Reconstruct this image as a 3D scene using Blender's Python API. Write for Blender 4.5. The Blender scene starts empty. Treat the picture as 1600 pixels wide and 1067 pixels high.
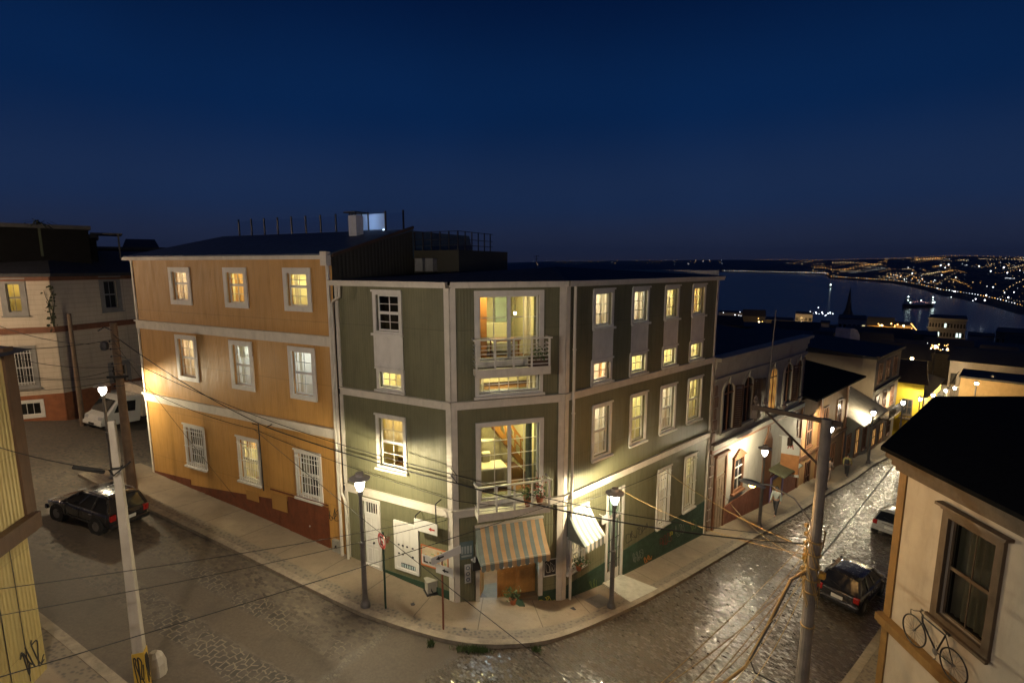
import bpy, bmesh, math, random
import numpy as np
from mathutils import Vector, Matrix
random.seed(7)
sc = bpy.context.scene
R = math.radians

# ------------------------------------------------------------------ camera
FPX = 800.0; CXP = 800.0; CYP = 533.5; PITCH = math.atan((533.5 - 413.0) / FPX); CAMH = 11.75
cam_d = bpy.data.cameras.new("camera"); cam = bpy.data.objects.new("camera", cam_d); sc.collection.objects.link(cam)
cam.location = (0, 0, CAMH); cam.rotation_euler = (math.pi / 2 - PITCH, 0, 0)
cam_d.sensor_width = 36; cam_d.lens = 36 * FPX / 1600; cam_d.clip_start = 0.1; cam_d.clip_end = 40000
sc.camera = cam
# ------------------------------------------------------------------ world (dusk)
wd = bpy.data.worlds.new("World"); sc.world = wd; wd.use_nodes = True
wn = wd.node_tree; wn.nodes.clear()
wo = wn.nodes.new('ShaderNodeOutputWorld'); wb = wn.nodes.new('ShaderNodeBackground')
sky = wn.nodes.new('ShaderNodeTexSky'); sky.sky_type = 'NISHITA'; sky.sun_disc = False
sky.sun_elevation = R(-4.0); sky.sun_rotation = R(250); sky.ozone_density = 6.0; sky.dust_density = 2.0; sky.air_density = 1.0
tc = wn.nodes.new('ShaderNodeTexCoord'); sp = wn.nodes.new('ShaderNodeSeparateXYZ')
rp = wn.nodes.new('ShaderNodeValToRGB')
cr = rp.color_ramp; cr.interpolation = 'EASE'
SKYC = [(0.0, (.0190, .0220, .046)), (.03, (.0172, .0248, .058)), (.12, (.0102, .0255, .077)), (.27, (.0020, .0170, .071)), (.47, (.0003, .0068, .036)), (1.0, (.0001, .0025, .016))]
while len(cr.elements) < len(SKYC): cr.elements.new(.5)
for e, (p, c) in zip(cr.elements, SKYC): e.position = p; e.color = (*c, 1)
mx = wn.nodes.new('ShaderNodeMixRGB'); mx.blend_type = 'ADD'; mx.inputs[0].default_value = .08
L_ = wn.links
nz = wn.nodes.new('ShaderNodeTexNoise'); nz.inputs['Scale'].default_value = 2.2; nz.inputs['Detail'].default_value = 5; L_.new(tc.outputs['Generated'], nz.inputs['Vector'])
mr = wn.nodes.new('ShaderNodeMapRange'); mr.inputs[1].default_value = .3; mr.inputs[2].default_value = .7; mr.inputs[3].default_value = .90; mr.inputs[4].default_value = 1.10; L_.new(nz.outputs['Fac'], mr.inputs[0]); L_.new(mr.outputs[0], wb.inputs[1])
L_.new(tc.outputs['Generated'], sp.inputs[0]); L_.new(sp.outputs['Z'], rp.inputs[0])
L_.new(rp.outputs[0], mx.inputs[1]); L_.new(sky.outputs[0], mx.inputs[2])
L_.new(mx.outputs[0], wb.inputs[0]); wb.inputs[1].default_value = 1.0; L_.new(wb.outputs[0], wo.inputs[0])
# ------------------------------------------------------------------ exposure and sampling
sc.view_settings.view_transform = 'Standard'; sc.view_settings.look = 'None'
sc.view_settings.exposure = 0.0; sc.view_settings.gamma = 1.0
try:
    cy = sc.cycles; cy.use_denoising = True; cy.denoiser = 'OPENIMAGEDENOISE'; cy.use_light_tree = True
    cy.max_bounces = 5; cy.diffuse_bounces = 3; cy.glossy_bounces = 3; cy.transparent_max_bounces = 12; cy.transmission_bounces = 4
    cy.sample_clamp_indirect = 4.0; cy.sample_clamp_direct = 0; cy.caustics_reflective = False; cy.caustics_refractive = False
except Exception: pass

# lamp powers (watts): pavement lamps, unseen fill lamps near the viewpoint and up the hill, sodium lamp on the pole
WATT, W_NEAR, W_RIGHT, W_UP, W_SOD, W_TERR, HAZE = 1200, 1950, 850, 3600, 420, 12, 0.00005

# ------------------------------------------------------------------ geometry of the place
def ray(x, y):
    a = (x - CXP) / FPX; b = (CYP - y) / FPX
    return np.array([a, math.cos(PITCH) + b * math.sin(PITCH), -math.sin(PITCH) + b * math.cos(PITCH)])
def onz(x, y, z):
    r = ray(x, y); return Vector(np.array([0, 0, CAMH]) + (z - CAMH) / r[2] * r)
def atd(x, y, d):                                       # a point at horizontal distance d
    r = ray(x, y); return Vector(np.array([0, 0, CAMH]) + d / math.hypot(r[0], r[1]) * r)
class Fac:                                              # a vertical plane: u along it, o outwards, z up
    def __init__(s, p0, d, n):
        s.p = np.array(p0, float); s.d = np.array(d, float) / np.linalg.norm(d); s.n = np.array(n, float) / np.linalg.norm(n)
    def __call__(s, u, o, z):
        q = s.p + u * s.d + o * s.n; return Vector((q[0], q[1], z))
    def px(s, x, y):
        r = ray(x, y); nn = np.array([-s.d[1], s.d[0]]); t = np.dot(nn, s.p) / np.dot(nn, r[:2]); q = t * r
        return float(np.dot(q[:2] - s.p, s.d)), float(CAMH + q[2])
def az(a): a = R(a); return np.array([math.sin(a), math.cos(a)])
PA = np.array([-2.0, 16.4]); PB = np.array([1.84, 17.55])
dL = az(-63.2); dR = az(48.2); dC = (PB - PA) / np.linalg.norm(PB - PA); CL = float(np.linalg.norm(PB - PA))
nL = -np.array([dL[1], -dL[0]]) * 1.0
if nL[1] > 0: nL = -nL
nR = np.array([dR[1], -dR[0]]); nC = np.array([dC[1], -dC[0]])
FL = Fac(PA, dL, nL); FR = Fac(PB, dR, nR); FC = Fac(PA, dC, nC)
# ground heights: a sloping plane bent through measured points
CTRL = [(*FL(0, 0, 0).xy, 0.0), (*FL(5, 0, 0).xy, .33), (*FL(9, 0, 0).xy, .7), (*FL(18, 0, 0).xy, 1.33), (*FR(0, 0, 0).xy, -.95), (*FR(3.5, 0, 0).xy, -1.42), (*FR(6.2, 0, 0).xy, -1.72),
        (*FR(10.7, 0, 0).xy, -2.17), (*FR(16.7, 0, 0).xy, -2.85), (*FR(26.5, 0, 0).xy, -3.75), (*FR(36, 0, 0).xy, -4.6), (*FR(47, 0, 0).xy, -5.6),
        (*FL(0, 7.5, 0).xy, .55), (*FL(7, 7.5, 0).xy, 1.15), (*FL(14, 7.5, 0).xy, 1.7), (*FR(5, 8, 0).xy, -1.85), (*FR(20, 8, 0).xy, -3.3), (*FR(40, 8, 0).xy, -5.2), (-26.6, 31, 1.9), (-31, 31, 2.2), (6, 8, -.2), (-4, 5, 1.3),
        (*FL(3, 2.3, 0).xy, .3), (0, 14.4, -.08), (3.5, 16.6, -.8), (-45, 45, 3.5), (60, 70, -12)]
_c = np.array([c[:2] for c in CTRL]); _z = np.array([c[2] for c in CTRL])
def _plane(x, y): return -.125 * (x + 2) - .083 * (y - 16.4)
_K = np.exp(-((_c[:, None] - _c[None]) ** 2).sum(-1) / (2 * 4.2 ** 2)) + np.eye(len(_c)) * .12
_w = np.linalg.solve(_K, _z - _plane(_c[:, 0], _c[:, 1]))
SEA = -58.0
def g(x, y):
    z = _plane(x, y) + float((_w * np.exp(-((_c - np.array([x, y])) ** 2).sum(-1) / (2 * 4.2 ** 2))).sum())
    if z < -22: z = -22 - 34 * (1 - math.exp((z + 22) / 34))
    return min(z, 60)
def gnd(x, y):                                          # pixel to the ground
    z = 0.0
    for _ in range(25): p = onz(x, y, z); z = .5 * z + .5 * g(p.x, p.y)
    return p

# ------------------------------------------------------------------ objects
OFF = {}
class MB:
    def __init__(s): s.v = []; s.f = []; s.uv = []; s.m = []
    def face(s, pts, uv=None, m=0):
        i = len(s.v); s.v += [Vector(p) for p in pts]; s.f.append(tuple(range(i, i + len(pts)))); s.uv.append(uv or [(0, 0)] * len(pts)); s.m.append(m)
    def hexa(s, p, m=0):                                # 8 points: bottom ring then top ring
        i = len(s.v); s.v += [Vector(q) for q in p]
        for q in ((3, 2, 1, 0), (4, 5, 6, 7), (0, 1, 5, 4), (1, 2, 6, 5), (2, 3, 7, 6), (3, 0, 4, 7)):
            s.f.append(tuple(i + k for k in q)); s.uv.append([(0, 0)] * 4); s.m.append(m)
    def fb(s, F, u0, u1, o0, o1, z0, z1, m=0):          # a box in a facade's frame
        s.hexa([F(u0, o0, z0), F(u1, o0, z0), F(u1, o1, z0), F(u0, o1, z0), F(u0, o0, z1), F(u1, o0, z1), F(u1, o1, z1), F(u0, o1, z1)], m)
    def box(s, c, d, rz=0, m=0):
        c = Vector(c); mt = Matrix.Rotation(rz, 3, 'Z'); x, y, z = (k / 2 for k in d)
        s.hexa([c + mt @ Vector(q) for q in ((-x, -y, -z), (x, -y, -z), (x, y, -z), (-x, y, -z), (-x, -y, z), (x, -y, z), (x, y, z), (-x, y, z))], m)
    def tube(s, pts, r, n=8, m=0, cap=True):
        pts = [Vector(p) for p in pts]; rs = r if isinstance(r, (list, tuple)) else [r] * len(pts)
        i0 = len(s.v); a = None
        for k, p in enumerate(pts):
            t = (pts[min(k + 1, len(pts) - 1)] - pts[max(k - 1, 0)])
            t = t.normalized() if t.length > 1e-9 else Vector((0, 0, 1))
            if a is None: a = t.orthogonal().normalized()
            else:
                a = (a - t * a.dot(t)); a = a.normalized() if a.length > 1e-6 else t.orthogonal().normalized()
            b = t.cross(a)
            for j in range(n):
                w = 2 * math.pi * j / n; s.v.append(p + (a * math.cos(w) + b * math.sin(w)) * rs[k])
        for k in range(len(pts) - 1):
            for j in range(n):
                q = (i0 + k * n + j, i0 + k * n + (j + 1) % n, i0 + (k + 1) * n + (j + 1) % n, i0 + (k + 1) * n + j)
                s.f.append(q); s.uv.append([(0, 0)] * 4); s.m.append(m)
        if cap:
            for k in (0, len(pts) - 1):
                q = tuple(i0 + k * n + j for j in range(n)); s.f.append(q); s.uv.append([(0, 0)] * n); s.m.append(m)
    def lathe(s, c, prof, n=16, axis='Z', m=0, cap=True):
        c = Vector(c); i0 = len(s.v)
        for r, h in prof:
            for j in range(n):
                w = 2 * math.pi * j / n; x, y = r * math.cos(w), r * math.sin(w)
                s.v.append(c + (Vector((x, y, h)) if axis == 'Z' else Vector((x, h, y)) if axis == 'Y' else Vector((h, x, y))))
        for k in range(len(prof) - 1):
            for j in range(n):
                q = (i0 + k * n + j, i0 + k * n + (j + 1) % n, i0 + (k + 1) * n + (j + 1) % n, i0 + (k + 1) * n + j)
                s.f.append(q); s.uv.append([(0, 0)] * 4); s.m.append(m)
        if cap:
            for k in (0, len(prof) - 1):
                s.f.append(tuple(i0 + k * n + j for j in range(n))); s.uv.append([(0, 0)] * n); s.m.append(m)
    def ball(s, c, r, n=10, m=0):
        k = max(4, n // 2 + 1); s.lathe(c, [(max(r * math.sin(math.pi * i / k), 1e-4), -r * math.cos(math.pi * i / k)) for i in range(k + 1)], n, m=m)
    def build(s, name, mat, parent=None, smooth=False, bevel=0, norm=True):
        me = bpy.data.meshes.new(name)
        off = OFF.get(parent.name, Vector()) if parent else Vector()
        me.from_pydata([p - off for p in s.v], [], s.f)
        for mm in (mat if isinstance(mat, (list, tuple)) else [mat]): me.materials.append(mm)
        me.polygons.foreach_set('material_index', s.m)
        ul = me.uv_layers.new(name='UVMap'); k = 0
        for q in s.uv:
            for t in q: ul.data[k].uv = t; k += 1
        if norm:
            bm = bmesh.new(); bm.from_mesh(me); bmesh.ops.recalc_face_normals(bm, faces=bm.faces); bm.to_mesh(me); bm.free()
        if smooth: me.polygons.foreach_set('use_smooth', [True] * len(me.polygons))
        o = bpy.data.objects.new(name, me); sc.collection.objects.link(o)
        if parent: o.parent = parent
        OFF[o.name] = off
        if bevel:
            b = o.modifiers.new('bevel', 'BEVEL'); b.width = bevel; b.segments = 2; b.limit_method = 'ANGLE'; b.angle_limit = R(40)
        return o
def tag(o, label=None, cat=None, group=None, kind=None):
    if label: o['label'] = label
    if cat: o['category'] = cat
    if group: o['group'] = group
    if kind: o['kind'] = kind
    return o
def root(name, loc, label, cat, group=None):
    o = bpy.data.objects.new(name, None); sc.collection.objects.link(o); o.location = loc; o.empty_display_size = .3
    OFF[o.name] = Vector(loc); return tag(o, label, cat, group)
def copy_tree(o, parent=None):
    c = o.copy(); sc.collection.objects.link(c)
    if parent: c.parent = parent
    for ch in list(o.children): copy_tree(ch, c)
    return c

# ------------------------------------------------------------------ materials
MATS = {}
def _base(key):
    m = bpy.data.materials.new(key); m.use_nodes = True; nt = m.node_tree; b = nt.nodes['Principled BSDF']; MATS[key] = m
    return m, nt, b
def nd(nt, t, **k):
    n = nt.nodes.new(t)
    for a, v in k.items(): setattr(n, a, v)
    return n
def mth(nt, op, a, b=None, c=None):
    n = nt.nodes.new('ShaderNodeMath'); n.operation = op
    for i, v in enumerate((a, b, c)):
        if v is None: continue
        if isinstance(v, (int, float)): n.inputs[i].default_value = v
        else: nt.links.new(v, n.inputs[i])
    return n.outputs[0]
def noise(nt, vec, scale, detail=4, rough=.6):
    n = nt.nodes.new('ShaderNodeTexNoise'); n.inputs['Scale'].default_value = scale; n.inputs['Detail'].default_value = detail; n.inputs['Roughness'].default_value = rough
    if vec is not None: nt.links.new(vec, n.inputs['Vector'])
    return n.outputs['Fac']
def mapr(nt, v, a, b, c, d):
    n = nt.nodes.new('ShaderNodeMapRange'); n.inputs[1].default_value = a; n.inputs[2].default_value = b; n.inputs[3].default_value = c; n.inputs[4].default_value = d
    nt.links.new(v, n.inputs[0]); return n.outputs[0]
def mixc(nt, f, a, b, mode='MIX'):
    n = nt.nodes.new('ShaderNodeMixRGB'); n.blend_type = mode
    for i, v in enumerate((f, a, b)):
        if isinstance(v, (int, float)): n.inputs[i].default_value = v
        elif isinstance(v, tuple): n.inputs[i].default_value = (*v[:3], 1)
        else: nt.links.new(v, n.inputs[i])
    return n.outputs[0]
def M(key, col, rough=.7, metal=0.0, var=.18, vs=2.5, stain=.25, bump=.15, bs=30, stretch=.25, spec=None):
    if key in MATS: return MATS[key]
    m, nt, b = _base(key); L = nt.links
    ge = nd(nt, 'ShaderNodeNewGeometry'); pos = ge.outputs['Position']
    mp = nd(nt, 'ShaderNodeMapping'); mp.inputs['Scale'].default_value = (1, 1, stretch); L.new(pos, mp.inputs[0])
    n1 = noise(nt, pos, vs, 5); n2 = noise(nt, mp.outputs[0], vs * 2.2, 6, .7)
    c = mixc(nt, mapr(nt, n1, .3, .7, 0, 1), tuple(k * (1 - var) for k in col), tuple(min(1, k * (1 + var)) for k in col))
    if stain:
        c = mixc(nt, mapr(nt, n2, .52, .75, 0, stain), c, tuple(k * .45 for k in col))
    L.new(c, b.inputs['Base Color'])
    L.new(mapr(nt, n2, .3, .7, max(0, rough - .1), min(1, rough + .1)), b.inputs['Roughness']); b.inputs['Metallic'].default_value = metal
    if spec is not None: b.inputs['Specular IOR Level'].default_value = spec
    if bump:
        bp = nd(nt, 'ShaderNodeBump'); bp.inputs['Strength'].default_value = bump; bp.inputs['Distance'].default_value = .02
        L.new(noise(nt, pos, bs, 3), bp.inputs['Height']); L.new(bp.outputs[0], b.inputs['Normal'])
    return m
def CLAD(key, col, pitch=.16, horiz=False, rough=.55, panel=.84, depth=.012, strength=.5, sheet=2.4, var=.12, stain=.4):
    # corrugated or boarded wall cladding laid out in facade metres (uv)
    m, nt, b = _base(key); L = nt.links
    uv = nd(nt, 'ShaderNodeUVMap'); s = nd(nt, 'ShaderNodeSeparateXYZ'); L.new(uv.outputs[0], s.inputs[0])
    U, V = (s.outputs[1], s.outputs[0]) if horiz else (s.outputs[0], s.outputs[1])
    w = mth(nt, 'SINE', mth(nt, 'MULTIPLY', U, 2 * math.pi / pitch))
    if horiz: w = mth(nt, 'FRACT', mth(nt, 'DIVIDE', U, pitch))
    seam = mth(nt, 'LESS_THAN', mth(nt, 'FRACT', mth(nt, 'DIVIDE', U, panel if not horiz else pitch)), .02 if not horiz else .09)
    seam2 = mth(nt, 'LESS_THAN', mth(nt, 'FRACT', mth(nt, 'DIVIDE', V, sheet)), .012)
    sm = mth(nt, 'MAXIMUM', seam, seam2)
    mp = nd(nt, 'ShaderNodeMapping'); mp.inputs['Scale'].default_value = (3.0, .35, 1); L.new(uv.outputs[0], mp.inputs[0])
    streak = noise(nt, mp.outputs[0], 1.6, 6, .7); big = noise(nt, uv.outputs[0], .5, 4)
    # each sheet a slightly different tone
    cb = nd(nt, 'ShaderNodeCombineXYZ'); L.new(mth(nt, 'FLOOR', mth(nt, 'DIVIDE', U, panel)), cb.inputs[0]); L.new(mth(nt, 'FLOOR', mth(nt, 'DIVIDE', V, sheet)), cb.inputs[1])
    wn_ = nd(nt, 'ShaderNodeTexWhiteNoise'); L.new(cb.outputs[0], wn_.inputs['Vector'])
    c = mixc(nt, mapr(nt, big, .3, .7, 0, 1), tuple(k * (1 - var) for k in col), tuple(k * (1 + var) for k in col))
    c = mixc(nt, mth(nt, 'MULTIPLY', wn_.outputs['Value'], .22), c, tuple(k * .7 for k in col))
    c = mixc(nt, mapr(nt, streak, .5, .78, 0, stain), c, tuple(k * .5 for k in col))
    c = mixc(nt, mth(nt, 'MULTIPLY', sm, .35), c, tuple(k * .35 for k in col))
    L.new(c, b.inputs['Base Color']); L.new(mapr(nt, streak, .3, .7, rough - .12, rough + .15), b.inputs['Roughness'])
    bp = nd(nt, 'ShaderNodeBump'); bp.inputs['Strength'].default_value = strength; bp.inputs['Distance'].default_value = depth
    h = mth(nt, 'ADD', w, mth(nt, 'MULTIPLY', big, 1.5)); L.new(h, bp.inputs['Height']); L.new(bp.outputs[0], b.inputs['Normal'])
    return m
def E(key, col, st, var=0, scale=3):
    if key in MATS: return MATS[key]
    m, nt, b = _base(key); b.inputs['Base Color'].default_value = (*col, 1); b.inputs['Emission Color'].default_value = (*col, 1); b.inputs['Emission Strength'].default_value = st
    if var:
        ge = nd(nt, 'ShaderNodeNewGeometry')
        nt.links.new(mapr(nt, noise(nt, ge.outputs['Position'], scale, 3), .3, .7, st * (1 - var), st * (1 + var)), b.inputs['Emission Strength'])
    return m
def GLASS(key, tint=(.9, .95, .95), refl=1.0, alpha=.93):
    m, nt, b = _base(key); nt.nodes.remove(b); L = nt.links; out = [n for n in nt.nodes if n.type == 'OUTPUT_MATERIAL'][0]
    t = nd(nt, 'ShaderNodeBsdfTransparent'); t.inputs[0].default_value = (*tint, 1)
    gl = nd(nt, 'ShaderNodeBsdfGlossy'); gl.inputs['Roughness'].default_value = .03; gl.inputs[0].default_value = (1, 1, 1, 1)
    ge = nd(nt, 'ShaderNodeNewGeometry'); dt = nd(nt, 'ShaderNodeVectorMath', operation='DOT_PRODUCT'); L.new(ge.outputs['Normal'], dt.inputs[0]); L.new(ge.outputs['Incoming'], dt.inputs[1])
    fr_ = mth(nt, 'ADD', .04, mth(nt, 'MULTIPLY', .9, mth(nt, 'POWER', mth(nt, 'SUBTRACT', 1.0, mth(nt, 'ABSOLUTE', dt.outputs['Value'])), 5.0))); bp = nd(nt, 'ShaderNodeBump'); bp.inputs['Strength'].default_value = .05; L.new(noise(nt, ge.outputs['Position'], 2.5, 2), bp.inputs['Height']); L.new(bp.outputs[0], gl.inputs['Normal'])
    mi = nd(nt, 'ShaderNodeMixShader'); L.new(mth(nt, 'MULTIPLY', fr_, refl), mi.inputs[0]); L.new(t.outputs[0], mi.inputs[1]); L.new(gl.outputs[0], mi.inputs[2]); L.new(mi.outputs[0], out.inputs[0])
    return m
# ------------------------------------------------------------------ palette
white = M('white_paint', (.62, .60, .55), .55, var=.08, stain=.3)
white2 = M('cream_trim', (.58, .54, .46), .6, var=.1, stain=.35)
sash_m = M('sash_paint', (.70, .69, .64), .45, var=.05, stain=.1, bump=.05)
iron = M('dark_iron', (.045, .045, .05), .45, .6, stain=.2, bump=.1)
iron2 = M('grey_iron', (.16, .155, .15), .5, .4, stain=.3, bump=.1)
wood = M('varnished_wood', (.36, .16, .04), .4, var=.25, stain=.35, stretch=.08)
darkwood = M('dark_wood', (.07, .038, .02), .5, var=.25, stain=.3, stretch=.1)
polewood = M('pole_wood', (.15, .10, .065), .85, var=.25, stain=.5, stretch=.05)
concrete = M('pole_concrete', (.36, .325, .265), .85, var=.12, stain=.35, stretch=.12)
roofdark = M('roof_dark_sheet', (.034, .035, .038), .75, var=.2, stain=.2)
roofblue = M('roof_blue_sheet', (.04, .075, .12), .6, var=.15, stain=.2)
black_rub = M('black_rubber', (.012, .012, .012), .8, stain=0)
glass = GLASS('window_glass'); glass_dk = GLASS('dark_glass', (.35, .38, .38)); glass_clear = GLASS('clear_glass_screen', (.86, .9, .95), .6)
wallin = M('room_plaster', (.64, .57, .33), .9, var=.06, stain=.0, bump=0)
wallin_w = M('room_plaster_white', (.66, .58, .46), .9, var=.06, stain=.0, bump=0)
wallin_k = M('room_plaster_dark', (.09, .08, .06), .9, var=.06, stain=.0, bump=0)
floorin = M('room_floor_boards', (.25, .12, .04), .5, var=.2, stain=.2)
def CLOTH(key, col):
    m, nt, b = _base(key); out = [n for n in nt.nodes if n.type == 'OUTPUT_MATERIAL'][0]; b.inputs['Base Color'].default_value = (*col, 1); b.inputs['Roughness'].default_value = .9
    t = nd(nt, 'ShaderNodeBsdfTranslucent'); t.inputs[0].default_value = (*col, 1); mi = nd(nt, 'ShaderNodeMixShader'); mi.inputs[0].default_value = .62
    nt.links.new(b.outputs[0], mi.inputs[1]); nt.links.new(t.outputs[0], mi.inputs[2]); nt.links.new(mi.outputs[0], out.inputs[0]); return m
curtain_m = CLOTH('curtain_cloth', (.74, .66, .50)); curtain_o = CLOTH('curtain_cloth_tan', (.62, .38, .17))
lampw = E('room_lamp_white', (1, .88, .62), 46); lampy = E('room_lamp_yellow', (1, .86, .46), 52); lampp = E('room_lamp_peach', (1, .76, .50), 60)
lampm = E('lower_room_lamp', (1, .85, .40), 230); lampd = E('room_lamp_dim', (1, .72, .25), 16); lampk = E('corner_room_lamp', (1, .85, .40), 95); lampc = E('room_lamp_cool', (.80, .92, 1.0), 42)

# ------------------------------------------------------------------ ground: streets
def street_material():
    m, nt, b = _base('cobbled_street'); L = nt.links
    ge = nd(nt, 'ShaderNodeNewGeometry'); pos = ge.outputs['Position']
    def axis(F, d):
        dv = F.d if d == 'd' else F.n
        n = nd(nt, 'ShaderNodeVectorMath', operation='DOT_PRODUCT'); L.new(pos, n.inputs[0]); n.inputs[1].default_value = (dv[0], dv[1], 0)
        return mth(nt, 'SUBTRACT', n.outputs['Value'], float(np.dot(F.p, dv)))
    uL, oL, uR, oR = axis(FL, 'd'), axis(FL, 'n'), axis(FR, 'd'), axis(FR, 'n')
    wob = mth(nt, 'MULTIPLY', mth(nt, 'SUBTRACT', noise(nt, pos, 1.1, 4), .5), 1.0)
    isL = mapr(nt, mth(nt, 'ADD', uL, wob), 1.1, 1.4, 0, 1)
    def cob(u, o, su, so, rnd):
        row = mth(nt, 'FLOOR', mth(nt, 'DIVIDE', o, so))
        uu = mth(nt, 'ADD', mth(nt, 'DIVIDE', u, su), mth(nt, 'MULTIPLY', mth(nt, 'MODULO', row, 2), .5))
        cb = nd(nt, 'ShaderNodeCombineXYZ'); L.new(uu, cb.inputs[0]); L.new(mth(nt, 'DIVIDE', o, so), cb.inputs[1])
        v = nd(nt, 'ShaderNodeTexVoronoi'); v.voronoi_dimensions = '2D'; v.feature = 'F1'; v.inputs['Scale'].default_value = 1; v.inputs['Randomness'].default_value = rnd; L.new(cb.outputs[0], v.inputs['Vector'])
        e = nd(nt, 'ShaderNodeTexVoronoi'); e.voronoi_dimensions = '2D'; e.feature = 'DISTANCE_TO_EDGE'; e.inputs['Scale'].default_value = 1; e.inputs['Randomness'].default_value = rnd; L.new(cb.outputs[0], e.inputs['Vector'])
        return v.outputs['Distance'], v.outputs['Color'], e.outputs['Distance']
    dR_, cR_, eR_ = cob(oR, uR, .125, .095, .5); dL_, cL_, eL_ = cob(uL, oL, .17, .13, .6)
    dB_, cB_, eB_ = cob(oL, uL, .25, .22, .6)
    inb = lambda v, a, c: mth(nt, 'MULTIPLY', mapr(nt, v, a - .06, a + .06, 0, 1), mapr(nt, v, c - .06, c + .06, 1, 0))
    w2 = mth(nt, 'ADD', oL, mth(nt, 'MULTIPLY', wob, .35))
    bigrow = mth(nt, 'MULTIPLY', mth(nt, 'ADD', inb(w2, 3.35, 4.15), inb(w2, 5.25, 6.2)), mth(nt, 'MULTIPLY', mapr(nt, uL, 7, 13, 1, 0), mapr(nt, noise(nt, pos, .7, 4), .38, .56, .15, 1)))
    track = mth(nt, 'MULTIPLY', mth(nt, 'ADD', inb(w2, 4.15, 5.15), inb(w2, 6.2, 7.7)), mapr(nt, uL, 13, 17, 1, .3))
    patch = mapr(nt, mth(nt, 'ADD', mth(nt, 'ADD', uL, mth(nt, 'MULTIPLY', wob, 1.2)), mth(nt, 'MULTIPLY', oL, -.15)), -1.9, -1.6, 0, 1)     # worn screed where the streets meet
    patch = mth(nt, 'MULTIPLY', patch, mapr(nt, mth(nt, 'ADD', uL, wob), .8, 1.3, 1, 0))
    smooth = mth(nt, 'MAXIMUM', mth(nt, 'MULTIPLY', track, isL), patch)
    def mixf(f, a, c): return mth(nt, 'ADD', mth(nt, 'MULTIPLY', a, mth(nt, 'SUBTRACT', 1.0, f)), mth(nt, 'MULTIPLY', c, f))
    dL2 = mixf(bigrow, dL_, dB_); dist = mixf(isL, dR_, dL2)
    bigL = mth(nt, 'MULTIPLY', bigrow, isL); joint = mapr(nt, mixf(isL, eR_, mixf(bigrow, eL_, eB_)), .03, .12, 1, 0)
    ccol = mixc(nt, isL, cR_, mixc(nt, bigrow, cL_, cB_))
    sc3 = nd(nt, 'ShaderNodeSeparateColor'); L.new(ccol, sc3.inputs[0])
    stone = mixc(nt, sc3.outputs[0], (.040, .033, .027), (.15, .122, .090))
    stone = mixc(nt, bigL, stone, mixc(nt, sc3.outputs[0], (.035, .03, .026), (.075, .064, .052)))
    jl = mixc(nt, bigrow, mixc(nt, isL, (.05, .042, .033), (.115, .095, .07)), (.20, .165, .12))
    col = mixc(nt, joint, stone, jl)
    big = noise(nt, pos, .45, 5); fine = noise(nt, pos, 14, 4)
    col = mixc(nt, mapr(nt, big, .35, .7, 0, .3), col, (.07, .052, .033))
    scr = mixc(nt, mapr(nt, fine, .3, .7, 0, 1), (.066, .050, .035), (.10, .078, .054))
    scr = mixc(nt, mapr(nt, noise(nt, pos, 1.3, 6, .7), .5, .72, 0, .6), scr, (.034, .029, .024))
    col = mixc(nt, smooth, col, scr)
    # a darker gutter along the kerb
    L.new(col, b.inputs['Base Color']); b.inputs['Specular IOR Level'].default_value = .7
    rr = mixf(isL, mapr(nt, sc3.outputs[1], 0, 1, .14, .33), .72); rr = mixf(joint, rr, .8); rr = mixf(smooth, rr, .7)
    L.new(rr, b.inputs['Roughness'])
    dome = mth(nt, 'SUBTRACT', 1.0, mth(nt, 'MULTIPLY', dist, dist))
    tilt = mth(nt, 'MULTIPLY', sc3.outputs[2], .15)
    h = mth(nt, 'MULTIPLY', mth(nt, 'ADD', dome, mth(nt, 'ADD', tilt, mth(nt, 'MULTIPLY', fine, .12))), mth(nt, 'SUBTRACT', 1.0, smooth))
    h = mth(nt, 'ADD', h, mth(nt, 'MULTIPLY', fine, .05))
    bp = nd(nt, 'ShaderNodeBump'); bp.inputs['Strength'].default_value = .5; bp.inputs['Distance'].default_value = .010; L.new(h, bp.inputs['Height'])
    # every sett lies a little differently, so each glints on its own
    v1 = nd(nt, 'ShaderNodeVectorMath', operation='SUBTRACT'); L.new(ccol, v1.inputs[0]); v1.inputs[1].default_value = (.5, .5, .5)
    v2 = nd(nt, 'ShaderNodeVectorMath', operation='SCALE'); L.new(v1.outputs[0], v2.inputs[0]); L.new(mth(nt, 'MULTIPLY', mth(nt, 'SUBTRACT', 1.0, smooth), .25), v2.inputs['Scale'])
    v3 = nd(nt, 'ShaderNodeVectorMath', operation='ADD'); L.new(bp.outputs[0], v3.inputs[0]); L.new(v2.outputs[0], v3.inputs[1]); v4 = nd(nt, 'ShaderNodeVectorMath', operation='NORMALIZE'); L.new(v3.outputs[0], v4.inputs[0]); L.new(v4.outputs[0], b.inputs['Normal'])
    return m
def grid(name, xs, ys, zf, mat, kind='structure'):
    v = [(x, y, zf(x, y)) for y in ys for x in xs]; n = len(xs)
    f = [(j * n + i, j * n + i + 1, (j + 1) * n + i + 1, (j + 1) * n + i) for j in range(len(ys) - 1) for i in range(n - 1)]
    me = bpy.data.meshes.new(name); me.from_pydata(v, [], f); me.materials.append(mat); me.polygons.foreach_set('use_smooth', [True] * len(f))
    o = bpy.data.objects.new(name, me); sc.collection.objects.link(o); tag(o, kind=kind); return o
fr = lambda a, b, s: [a + s * i for i in range(int((b - a) / s) + 1)]
grid('street', fr(-52, 62, .75), fr(-8, 76, .75), lambda x, y: g(x, y), street_material())
soil = M('dark_hillside', (.045, .043, .035), .95, var=.4, vs=.15, stain=.4, stretch=1, bump=.3, bs=3)
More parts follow.
